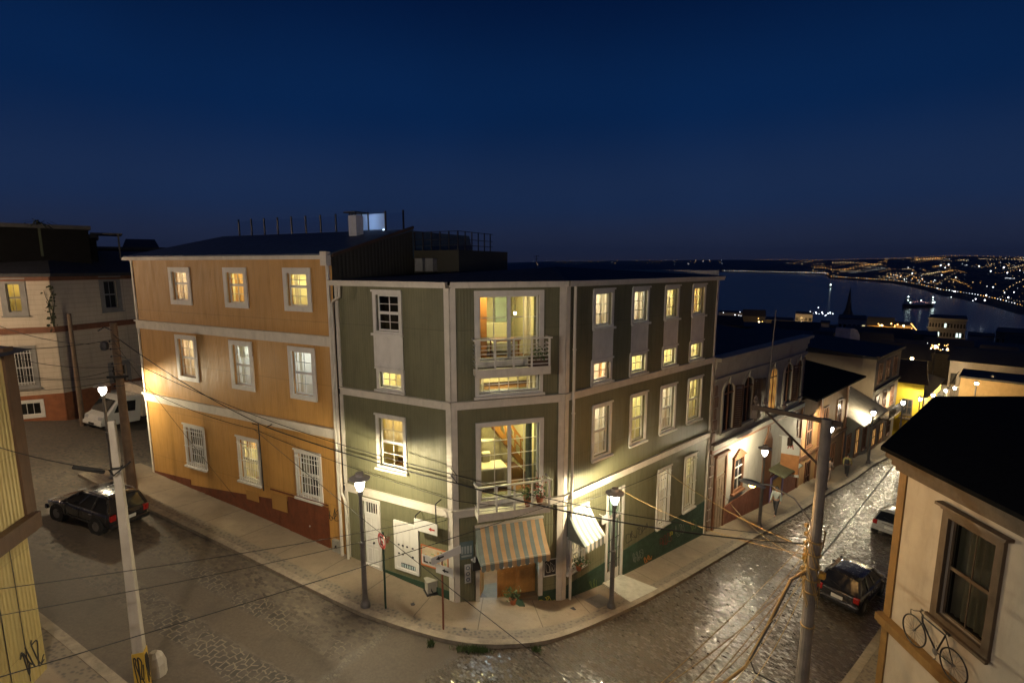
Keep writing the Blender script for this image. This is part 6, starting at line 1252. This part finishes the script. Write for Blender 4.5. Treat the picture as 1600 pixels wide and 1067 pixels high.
x.hexa([FR(u, o, z) for (u, o), z in zip(((.8, .45), (1.7, .45), (1.7, 1.15), (.8, 1.15)), zz)] + [FR(u, o, z + .006) for (u, o), z in zip(((.8, .45), (1.7, .45), (1.7, 1.15), (.8, 1.15)), zz)]); tag(x.build('manhole_cover', M('cover_steel', (.13, .115, .10), .6, stain=.4)), 'rectangular steel access cover in the pavement by the side lamp', 'manhole cover')
# ramp of pale stone in front of the side door
x = MB(); C4 = ((2.45, .03), (3.75, .03), (4.2, 1.5), (2.3, 1.5)); x.hexa([FR(u, o, g(*FR(u, o, 0).xy) + .1) for u, o in C4] + [FR(u, o, g(*FR(u, o, 0).xy) + (.20 if o < 1 else .142)) for u, o in C4]); tag(x.build('door_ramp', M('pale_stone', (.42, .40, .33), .75, stain=.4)), 'pale ribbed stone ramp before the glazed side door', 'ramp')
# plants
leaf_m = M('plant_leaf', (.04, .085, .02), .6, var=.4, stain=0, bump=0); pot_m = M('clay_pot', (.30, .10, .04), .75); flo = M('red_flower', (.35, .04, .03), .6)
def plant(c, h, w, label, pot=True, flowers=0, box=False):
    c = Vector(c); r = root('potted_plant', tuple(c), label, 'plant'); x = MB()
    if box: x.box(c + Vector((0, 0, .16)), (.62, .26, .32), math.atan2(dC[1], dC[0]))
    else: x.lathe(c, [(.09, 0), (.13, .2), (.145, .2), (.145, .25), (.12, .25)], 12)
    x.build('pot', M('dark_planter', (.07, .04, .025), .7) if box else pot_m, r); x = MB(); fx = MB()
    for i in range(150):
        p = c + Vector((rnd.gauss(0, w), rnd.gauss(0, w * .7), .25 + abs(rnd.gauss(0, h * .5)))); q = Vector((rnd.uniform(-1, 1), rnd.uniform(-1, 1), rnd.uniform(-.4, 1))).normalized() * rnd.uniform(.03, .07); s = q.orthogonal().normalized() * .022
        (fx if i < flowers else x).face([p - q, p + s, p + q, p - s])
    for i in range(5): x.tube([c + Vector((0, 0, .2)), c + Vector((rnd.gauss(0, w), rnd.gauss(0, w * .6), .25 + h * rnd.uniform(.4, 1)))], .006, 4)
    x.build('foliage', leaf_m, r)
    if fx.f: fx.build('flowers', flo, r)
plant(FC(2.05, .25, -.297), .35, .13, 'potted plant in a clay pot on the entrance step'); plant(FC(2.9, .34, 8.351), .4, .16, 'leafy plant in a dark box on the upper balcony', box=True); plant(FC(3.0, .34, 3.451), .7, .15, 'red flowering potted plant on the lower balcony', flowers=60); plant(FC(2.55, .36, 3.451), .45, .1, 'small potted plant beside the flowering plant on the lower balcony', flowers=25)
plant(FR(.75, .2, .31), .3, .2, 'trailing plant on the sill under the side awning')
# furniture seen through the corner windows
sofa_m = M('sofa_cream', (.55, .50, .32), .9, var=.08, stain=.05, bump=.1)
t_ = root('dining_table', tuple(FC(2.2, -1.5, 8.3)), 'small wooden dining table inside the upper corner window', 'table'); x = MB(); x.fb(FC, 1.75, 2.75, -1.95, -1.1, 9.02, 9.07); x.build('tabletop', MATS['honey_wood'], t_)
for u in (1.8, 2.66):
    for o in (-1.9, -1.19): x = MB(); x.fb(FC, u, u + .05, o, o + .05, 8.301, 9.02); x.build('leg', wood, t_)
s_ = root('armchair', tuple(FC(2.2, -2.6, 8.3)), 'cream armchair behind the table in the upper room', 'armchair'); x = MB(); x.fb(FC, 1.8, 2.9, -2.9, -2.2, 8.45, 8.85); x.build('seat', sofa_m, s_, bevel=.06); x = MB(); x.fb(FC, 1.8, 2.9, -3.1, -2.905, 8.45, 9.5); x.build('backrest', sofa_m, s_, bevel=.06)
s_ = root('armchair', tuple(FC(1.6, -1.6, 3.46)), 'cream sofa with cushions inside the lower corner window', 'sofa'); x = MB(); x.fb(FC, 1.15, 2.25, -1.9, -1.1, 3.6, 4.35); x.build('seat', sofa_m, s_, bevel=.08); x = MB(); x.fb(FC, 1.15, 2.25, -2.2, -1.905, 3.6, 5.15); x.build('backrest', sofa_m, s_, bevel=.08); x = MB(); x.fb(FC, 1.4, 1.75, -1.85, -1.65, 4.36, 4.75); x.build('cushion', sofa_m, s_, bevel=.06)
def pendant(c, l, r0, label, ml):
    r = root('pendant_lamp', tuple(c), label, 'lamp'); x = MB(); x.tube([c, c + Vector((0, 0, l))], .012, 5); x.build('cord', iron, r); x = MB(); x.ball(c - Vector((0, 0, r0)), r0, 10); x.build('bulb', ml, r)
pb_ = E('pendant_glow', (1, .9, .65), 18)
pendant(FC(2.62, -1.4, 10.05), .9, .055, 'pendant lamp with glowing bulb in the upper corner room', pb_)
r = root('pendant_lamp', tuple(FC(2.35, -1.4, 6.2)), 'bright conical pendant lampshade above the stairs in the lower corner room', 'lamp'); x = MB(); x.lathe(FC(2.35, -1.4, 5.95), [(.20, .0), (.09, .5), (.0801, .5)], 14, cap=False); x.build('lamp_shade', E('lampshade_glow', (1, .75, .35), 5), r); x = MB(); x.tube([FC(2.35, -1.4, 6.45), FC(2.35, -1.4, 6.9)], .012, 5); x.build('cord', iron, r)
# ------------------------------------------------------------------ vehicles
def car_paint(key, col): 
    m = M(key, col, .22, .0, var=.05, stain=.1, bump=0); m.node_tree.nodes['Principled BSDF'].inputs['Coat Weight'].default_value = .6; m.node_tree.nodes['Principled BSDF'].inputs['Coat Roughness'].default_value = .06; return m
redl = M('tail_red', (.30, .012, .01), .25, stain=0, bump=0); chrome = M('chrome', (.55, .55, .55), .15, 1.0, stain=0, bump=0); clearl = M('lamp_clear', (.5, .5, .52), .12, .4, stain=0, bump=0); glz = M('car_glass', (.012, .014, .017), .06, stain=0, bump=0, var=0)
def car(name, label, paint, L=4.0, W=1.68, H=1.45, belt=.86, hood=.88, style='hatch', rails=False, cat='car', plate=True):
    r = root(name, (0, 0, 0), label, cat); OFF[r.name] = Vector(); hw = W / 2; f, b = L / 2, -L / 2; gc = .22
    st = {'hatch': [(b, .42, .80, .90), (b + .06, .32, belt, .955), (b + .5, gc, belt + .02, 1), (0, gc, belt, 1), (f - 1.25, gc, hood + .02, 1), (f - .7, gc, hood - .05, .985), (f - .2, .26, hood - .17, .93), (f, .34, .62, .80)]}[style if style == 'hatch' else 'hatch']
    m = MB(); ring = []
    for x, zb, zt, k in st:
        w = hw * k; P = [(w * .86, zb), (w * .97, zb + .10), (w, zb + (zt - zb) * .55), (w * .975, zt - .09), (w * .90, zt - .01), (w * .45, zt + .02), (0, zt + .025)]
        P = P + [(-y, z) for y, z in P[-2::-1]]; ring.append([Vector((x, y, z)) for y, z in P])
    n = len(ring[0])
    for a, c in zip(ring, ring[1:]):
        for i in range(n - 1): m.face([a[i], a[i + 1], c[i + 1], c[i]])
        m.face([a[0], c[0], c[-1], a[-1]])
    m.face(ring[0]); m.face(ring[-1][::-1]); bmesh_weld(m); body = m.build('body', paint, r, smooth=True); body.modifiers.new('s', 'SUBSURF').levels = 1; body.modifiers['s'].render_levels = 2
    # wheels, arches
    wr = .31
    for sx in (f - .78, b + .72):
        for sy in (1, -1):
            t = MB(); y0 = sy * (hw - .19); t.lathe((sx, 0, wr), [(wr * .62, y0), (wr * .95, y0), (wr, y0 + sy * .03), (wr, y0 + sy * .16), (wr * .94, y0 + sy * .2), (wr * .62, y0 + sy * .195)], 22, axis='Y', cap=False); w_ = t.build('wheel', black_rub, r)
            t = MB(); t.lathe((sx, 0, wr), [(wr * .62, y0 + sy * .19), (wr * .55, y0 + sy * .15), (wr * .2, y0 + sy * .17), (.01, y0 + sy * .175)], 14, axis='Y'); t.build('rim', iron2, w_)
            t = MB(); t.lathe((sx, 0, wr), [(wr + .07, sy * (hw - .25)), (wr + .07, sy * (hw + .004)), (wr + .0, sy * (hw + .004)), (wr - .02, sy * (hw - .25))], 24, axis='Y', cap=False); t.build('wheel_arch', black_rub, r)
    # glass house
    x0, x1 = b + .12, f - 1.02; r0, r1 = b + .42, f - 1.85; wb_, wt = hw * .90, hw * .70; zb, zt = belt + .0, H - .05
    c = MB(); Bq = [Vector((x0, -wb_, zb)), Vector((x1, -wb_, zb)), Vector((x1, wb_, zb)), Vector((x0, wb_, zb))]; Tq = [Vector((r0, -wt, zt)), Vector((r1, -wt, zt)), Vector((r1, wt, zt)), Vector((r0, wt, zt))]; c.hexa(Bq + Tq); c.build('cabin_glass', glz, r)
    pm = MB()
    mid = lambda t_: [Bq[0].lerp(Bq[1], t_), Tq[0].lerp(Tq[1], t_)]
    for i in range(4): pm.tube([Bq[i], Bq[i].lerp(Tq[i], .5) * 1.0, Tq[i]], .055, 6)
    for t_ in (.36, .66):
        p, q = mid(t_); pm.tube([p, q], .045, 6); pm.tube([Vector((p.x, -p.y, p.z)), Vector((q.x, -q.y, q.z))], .045, 6)
    pm.build('pillar', paint, r)
    rf = MB(); N = 5
    gridp = [[Vector((r0 + (r1 - r0) * i / N + (-.06 if i == 0 else .06 if i == N else 0), wt * 1.05 * (j / 3 - 1), zt - .005 + .06 * (1 - (j / 3 - 1) ** 2) + .03 * math.sin(math.pi * i / N))) for j in range(7)] for i in range(N + 1)]
    for i in range(N):
        for j in range(6): rf.face([gridp[i][j], gridp[i + 1][j], gridp[i + 1][j + 1], gridp[i][j + 1]])
    bmesh_weld(rf); ro_ = rf.build('roof', paint, r, smooth=True); s = ro_.modifiers.new('s', 'SOLIDIFY'); s.thickness = .03
    if rails:
        rr = MB()
        for sy in (1, -1): rr.tube([(r0 + .05, sy * wt * .92, zt + .04), (r0 + .1, sy * wt * .92, zt + .10), (r1 - .1, sy * wt * .92, zt + .10), (r1 - .05, sy * wt * .92, zt + .04)], .016, 6)
        for i in range(3): rr.box((r0 + .4 + i * (r1 - r0 - .8) / 2, 0, zt + .075), (.03, wt * 1.5, .015))
        rr.build('roof_rails', iron2, r)
    for x_, h0, k in ((b - .03, .42, 0), (f - .08, .40, 1)):
        bp_ = MB(); bp_.box((x_ + .04, 0, h0), (.16, W * .93, .2)); bp_.build('bumper', paint if not k else paint, r, bevel=.05)
    for sy in (1, -1):
        t = MB(); t.box((b + .05, sy * (hw - .17), .74), (.12, .22, .24)); t.build('tail_light', redl, r, bevel=.03)
        t = MB(); t.box((f - .16, sy * (hw - .26), .62), (.16, .34, .15)); t.build('headlight', clearl, r, bevel=.04)
        t = MB(); t.box((f - 1.5, sy * (hw + .08), belt + .08), (.1, .17, .11)); t.build('mirror', paint, r, bevel=.03)
        t = MB(); 
        for x_ in (-.15, f - 1.25, b + .95): t.box((x_, sy * (hw * 1.0), .58), (.012, .012, .5))
        t.box((0, sy * (hw + .004), .42), (L * .55, .02, .05)); t.build('door_seam', black_rub, r)
        t = MB(); t.box((.05, sy * (hw + .01), .74), (.16, .03, .03)); t.box((-.85, sy * (hw + .01), .74), (.16, .03, .03)); t.build('door_handle', iron2, r)
    if plate: t = MB(); t.box((b - .012, 0, .60), (.03, .42, .13)); t.build('number_plate', signw, r); t = MB(); t.box((b - .0, 0, .78), (.05, .7, .03)); t.build('boot_trim', chrome, r); t = MB(); t.tube([Vector((b + .13, -.05, belt + .1)), Vector((b + .2, .35, belt + .22))], .012, 5); t.build('rear_wiper', black_rub, r)
    t = MB(); t.box((f - .02, 0, .55), (.06, W * .5, .14)); t.build('grille', black_rub, r)
    return r
def bmesh_weld(mb):
    mp = {}; nv = []; idx = []
    for v in mb.v:
        k = (round(v.x, 5), round(v.y, 5), round(v.z, 5))
        if k not in mp: mp[k] = len(nv); nv.append(v)
        idx.append(mp[k])
    mb.v = nv; F2 = []; U2 = []; M2 = []
    for f, u, m in zip(mb.f, mb.uv, mb.m):
        q = []; 
        for i in f:
            if idx[i] not in q: q.append(idx[i])
        if len(q) > 2: F2.append(tuple(q)); U2.append([(0, 0)] * len(q)); M2.append(m)
    mb.f, mb.uv, mb.m = F2, U2, M2
def park(o, x, y, azd):
    h = Vector((math.sin(R(azd)), math.cos(R(azd)))); a, b = g(x + h.x * 1.2, y + h.y * 1.2), g(x - h.x * 1.2, y - h.y * 1.2); n = Vector((h.y, -h.x)); c, d = g(x + n.x * .7, y + n.y * .7), g(x - n.x * .7, y - n.y * .7)
    o.location = (x, y, (a + b) / 2); o.rotation_euler = (math.atan2(d - c, 1.4), -math.atan2(a - b, 2.4), math.pi / 2 - R(azd))
dk_paint = car_paint('black_car_paint', (.018, .018, .020)); sv_paint = car_paint('silver_car_paint', (.38, .38, .37))
c1 = car('parked_car', 'black estate car with roof rails parked at the kerb by the ochre house', dk_paint, L=3.7, W=1.62, H=1.42, rails=True); park(c1, -17.0, 19.65, -72)
c2 = car('parked_car', 'glossy black hatchback parked behind the utility pole on the cobbles', dk_paint, L=3.95, W=1.68, H=1.46); q = FR(11.6, 6.45, 0); park(c2, q.x, q.y, 50)
c3 = car('parked_car', 'silver saloon parked further down partly hidden by the pale house', sv_paint, L=4.2, W=1.7, H=1.40); q = FR(21.9, 6.6, 0); park(c3, 22.3, 27.75, 49)
# ------------------------------------------------------------------ small lorry by the cream house
tw = car_paint('lorry_white', (.50, .49, .46)); lr = root('delivery_truck', (0, 0, 0), 'small white truck with pink and white box body parked up the street', 'truck'); OFF[lr.name] = Vector()
m = MB(); S = [(-.95, .45, 2.1, .85), (.1, .42, 2.08, .87), (.42, .42, 1.9, .87), (.95, .42, 1.12, .86), (1.2, .42, .98, .83), (1.28, .45, .7, .78)]
rg = []
for x_, zb, zt, hw in S:
    P = [(hw, zb), (hw, min(zt, 1.0)), (hw * (.96 if zt > 1.3 else .98), zt - .12), (hw * .86, zt), (0, zt + .03)]; P = P + [(-y, z) for y, z in P[-2::-1]]; rg.append([Vector((x_, y, z)) for y, z in P])
for a, c in zip(rg, rg[1:]):
    for i in range(len(a) - 1): m.face([a[i], a[i + 1], c[i + 1], c[i]])
    m.face([a[0], c[0], c[-1], a[-1]])
m.face(rg[0]); m.face(rg[-1][::-1]); bmesh_weld(m); m.build('cab', tw, lr, bevel=.05)
m = MB(); m.face([(.46, -.70, 1.86), (.46, .70, 1.86), (.955, .74, 1.17), (.955, -.74, 1.17)]); 
for v in m.v: v += Vector((.02, 0, .02))
wsn = m.build('windscreen', glz, lr); s = wsn.modifiers.new('s', 'SOLIDIFY'); s.thickness = .01
for sy in (1, -1):
    m = MB(); m.face([(-.6, sy * .872, 1.15), (.62, sy * .872, 1.15), (.36, sy * .845, 1.8), (-.6, sy * .845, 1.8)]); w_ = m.build('side_window', glz, lr); s = w_.modifiers.new('s', 'SOLIDIFY'); s.thickness = .012
    m = MB(); m.box((1.2, sy * .62, .84), (.16, .32, .2)); m.build('headlight', clearl, lr, bevel=.04)
    for sx in (.75, -2.6):
        m = MB(); m.lathe((sx, 0, .32), [(.2, sy * .66), (.31, sy * .66), (.32, sy * .7), (.32, sy * .84), (.2, sy * .86)], 20, axis='Y', cap=False); w_ = m.build('wheel', black_rub, lr); m = MB(); m.lathe((sx, 0, .32), [(.2, sy * .84), (.02, sy * .83)], 12, axis='Y'); m.build('rim', iron2, w_)
m = MB(); m.box((1.27, 0, .5), (.12, 1.7, .22)); m.build('bumper', tw, lr, bevel=.05); m = MB(); m.box((1.335, 0, .5), (.02, .5, .12)); m.box((1.335, 0, .40), (.02, .9, .05)); m.build('grille', black_rub, lr)
m = MB(); m.box((-2.6, 0, 1.65), (3.2, 1.9, 1.9)); bx_ = m.build('box_body', M('box_cream', (.50, .42, .33), .6, stain=.3), lr, bevel=.03); m = MB()
for sy in (1, -1): m.box((-2.6, sy * .957, 1.55), (2.6, .012, 1.35))
m.build('pink_panel', M('pink_panel', (.42, .07, .13), .6, stain=.3), bx_); m = MB()
for sy in (1, -1): frame(m, Fac([-2.6, sy * .966], [1, 0], [0, sy]), -1.32, 1.32, .85, 2.25, .05, 0, .01)
m.build('panel_border', tw, bx_); m = MB(); m.box((-1.6, 0, .55), (4.2, .7, .2)); m.build('chassis', black_rub, lr)
park(lr, -24.75, 30.75, 201)
# ------------------------------------------------------------------ people on the right pavement
def skin_body(name, nodes, edges, mat, parent):
    me = bpy.data.meshes.new(name); me.from_pydata([n_[0] for n_ in nodes], edges, []); me.materials.append(mat)
    o = bpy.data.objects.new(name, me); sc.collection.objects.link(o); o.parent = parent
    o.modifiers.new('skin', 'SKIN'); 
    if not me.skin_vertices: bpy.context.view_layer.objects.active = o; 
    sv = me.skin_vertices[0].data if me.skin_vertices else None
    if sv:
        for i, n_ in enumerate(nodes): sv[i].radius = (n_[1], n_[1] if len(n_) < 3 else n_[2]); sv[i].use_root = (i == 0)
    s = o.modifiers.new('sub', 'SUBSURF'); s.levels = 1; s.render_levels = 2; o.modifiers['skin'].use_smooth_shade = True; return o
skin_m = M('skin_tone', (.38, .22, .15), .6, var=.06, stain=0, bump=0); hair_m = M('hair_dark', (.02, .014, .01), .6, stain=0)
def person(label, top, legs, ph=1.0, stride=.28, bag=None):
    r = root('person', (0, 0, 0), label, 'person'); OFF[r.name] = Vector()
    N = []; Ed = []
    def add(p, rad, par=None, rad2=None):
        N.append((Vector(p), rad, rad2 or rad)); 
        if par is not None: Ed.append((par, len(N) - 1))
        return len(N) - 1
    pel = add((0, 0, .93), .125, None, .10); sp1 = add((.01, 0, 1.10), .115, pel, .095); ch = add((.02, 0, 1.30), .145, sp1, .105); nk0 = add((.02, 0, 1.45), .075, ch); nk = add((.035, 0, 1.52), .05, nk0); hd = add((.045, 0, 1.60), .082, nk); hd2 = add((.045, 0, 1.70), .075, hd)
    ns_ = add((.135, 0, 1.625), .013, hd)
    for s in (1, -1):
        k = s * stride; hip = add((.0, s * .09, .86), .088, pel); kn = add((k * .45 + .05, s * .10, .48), .06, hip); an = add((k * .9 - .03, s * .10, .09), .042, kn); toe = add((k * .9 + .14, s * .11, .045), .036, an)
        sh = add((.02, s * .185, 1.40), .06, ch); el = add((-k * .35, s * .235, 1.12), .043, sh); wr_ = add((-k * .6 + .10, s * .22, .89), .028, el); pm = add((-k * .6 + .14, s * .215, .83), .03, wr_, .016)
        for i in range(4):
            y = s * .215 + (i - 1.5) * .016; l = (.07, .08, .077, .06)[i]; a = add((-k * .6 + .155, y, .79), .0095, pm); add((-k * .6 + .15, y, .79 - l * .6), .008, a)
        th = add((-k * .6 + .165, s * .19, .82), .010, pm); add((-k * .6 + .18, s * .185, .785), .008, th)
    body = skin_body('body', N, Ed, skin_m, r)
    def shell(name, idx, grow, mat):
        mp = {i: j for j, i in enumerate(idx)}; skin_body(name, [(N[i][0], N[i][1] + grow, N[i][2] + grow) for i in idx], [(mp[a], mp[b]) for a, b in Ed if a in mp and b in mp], mat, r)
    per = (len(N) - 8) // 2; o1, o2 = 8, 8 + per
    shell('jacket', [ch, sp1, pel, nk0, o1 + 4, o1 + 5, o1 + 6, o2 + 4, o2 + 5, o2 + 6], .016, top); shell('trousers', [pel, o1, o1 + 1, o1 + 2, o2, o2 + 1, o2 + 2], .014, legs)
    x = MB(); x.lathe((.03, 0, 1.655), [(.088, -.05), (.102, .0), (.098, .06), (.06, .115), (.01, .128)], 12); x.build('hair', hair_m, r, smooth=True)
    x = MB()
    for s in (1, -1): x.ball((.118, s * .031, 1.645), .010, 6)
    x.build('eyes', signk, r)
    if bag: x = MB(); x.box((-.15, .0, 1.2), (.13, .26, .36)); x.build('backpack', bag, r, bevel=.04)
    r.scale = (ph, ph, ph); return r
cl_pale = M('cloth_pale_blue', (.34, .38, .36), .85); cl_dark = M('cloth_dark', (.03, .03, .035), .85); cl_brown = M('cloth_brown', (.16, .12, .10), .85); cl_olive = M('cloth_olive', (.28, .26, .10), .85)
def stand(o, u, off, azd): q = FR(u, off, 0); o.location = (q.x, q.y, g(q.x, q.y) + .135); o.rotation_euler.z = math.pi / 2 - R(azd)
stand(person('person in pale top and dark trousers walking past the violet lit doorway', cl_pale, cl_dark), 17.3, 1.1, 230)
stand(person('person in brown coat walking near the tan house wall', cl_brown, cl_brown, 1.0), 27.7, .8, 50); stand(person('person in olive top with black backpack walking down the pavement', cl_olive, cl_dark, 1.02, bag=cl_dark), 30.6, 1.2, 48)
# ------------------------------------------------------------------ bicycle hung on the ledge
bk_ = root('bicycle', tuple(FX(1.5, .2, .87)), 'dark bicycle propped on the brown ledge under the wood framed window', 'bicycle'); bm_ = M('bike_black', (.012, .012, .013), .4, stain=0)
zc_ = .865 + .43; ca, cb2 = FX(1.42, .17, zc_), FX(2.46, .17, zc_)
ca = FX(1.62, .17, zc_); cb2 = FX(2.66, .17, zc_)
def wheel_at(u):
    x = MB(); P = [FX(u + .42 * math.cos(a), .17, zc_ + .42 * math.sin(a)) for a in [2 * math.pi * i / 32 for i in range(33)]]; x.tube(P, .021, 8, cap=False); w_ = x.build('wheel', bm_, bk_); x = MB()
    for i in range(18): a = 2 * math.pi * i / 18; x.tube([FX(u, .17 + (.02 if i % 2 else -.02), zc_), FX(u + .41 * math.cos(a), .17, zc_ + .41 * math.sin(a))], .0035, 4)
    x.tube([FX(u, .12, zc_), FX(u, .22, zc_)], .02, 8); x.build('spokes', iron2, w_)
uf, ub = 1.36, 2.38; uf, ub = 1.36 - .0, 2.40
uf = YC - 13.40; ub = uf + 1.33            # front wheel towards the street
ufr = uf; 
wheel_at(ufr); wheel_at(ub)
x = MB(); Pb, Ps, Ph, Pl = (ufr + .78, zc_ - .04), (ufr + .99, zc_ + .62), (ufr + .21, zc_ + .60), (ufr + .25, zc_ + .44)
Q = lambda p, o=.17: FX(p[0], o, p[1])
for a, b, r0 in ((Pb, Ps, .022), (Ps, Ph, .022), (Pb, Pl, .026), (Ph, Pl, .027), (Pb, (ub, zc_), .016), (Ps, (ub, zc_), .014), (Pl, (ufr, zc_), .018)): x.tube([Q(a), Q(b)], r0, 8)
x.build('frame', bm_, bk_); x = MB(); x.tube([Q(Ps), Q((Ps[0] + .03, Ps[1] + .1))], .013, 6); x.hexa([FX(Ps[0] - .1, .15, Ps[1] + .1), FX(Ps[0] + .17, .10, Ps[1] + .1), FX(Ps[0] + .17, .24, Ps[1] + .1), FX(Ps[0] - .1, .19, Ps[1] + .1), FX(Ps[0] - .1, .155, Ps[1] + .14), FX(Ps[0] + .17, .11, Ps[1] + .15), FX(Ps[0] + .17, .23, Ps[1] + .15), FX(Ps[0] - .1, .185, Ps[1] + .14)]); x.build('saddle', bm_, bk_)
x = MB(); s0 = (Ph[0] - .03, Ph[1] + .06); x.tube([Q(Ph), Q(s0), Q((s0[0] - .09, s0[1] + .02))], .013, 6); hb2 = (s0[0] - .09, s0[1] + .02)
for s in (1, -1): x.tube([FX(hb2[0], .17, hb2[1]), FX(hb2[0], .17 + s * .15, hb2[1] + .01), FX(hb2[0] - .09, .17 + s * .17, hb2[1]), FX(hb2[0] - .08, .17 + s * .17, hb2[1] - .12), FX(hb2[0] + .02, .17 + s * .17, hb2[1] - .14)] if s > 0 else [FX(hb2[0], .17, hb2[1]), FX(hb2[0], .06, hb2[1] + .01), FX(hb2[0] - .09, .045, hb2[1]), FX(hb2[0] - .08, .045, hb2[1] - .12), FX(hb2[0] + .02, .045, hb2[1] - .14)], .013, 6)
x.build('handlebar', bm_, bk_); x = MB(); x.lathe(FX(Pb[0], .21, Pb[1]), [(.09, 0), (.09, .006)], 18, axis='X'); x.tube([FX(Pb[0], .23, Pb[1]), FX(Pb[0] + .1, .24, Pb[1] - .13)], .01, 6); x.tube([FX(Pb[0] + .1, .24, Pb[1] - .13), FX(Pb[0] + .1, .32, Pb[1] - .13)], .015, 6); x.tube([FX(Pb[0], .11, Pb[1]), FX(Pb[0] - .1, .10, Pb[1] + .13)], .01, 6); x.build('crank', iron2, bk_)
# ------------------------------------------------------------------ thin sea haze over the bay
hz = MB(); hz.box((1500, 6000, -60 + 190), (22000, 14000, 520))
hm_ = bpy.data.materials.new('haze'); hm_.use_nodes = True; nt = hm_.node_tree; nt.nodes.remove(nt.nodes['Principled BSDF']); out = [n for n in nt.nodes if n.type == 'OUTPUT_MATERIAL'][0]
pv = nt.nodes.new('ShaderNodeVolumePrincipled'); pv.inputs['Color'].default_value = (.85, .88, .95, 1); pv.inputs['Density'].default_value = HAZE; nt.links.new(pv.outputs[0], out.inputs['Volume'])
tag(hz.build('haze', hm_), kind='stuff')
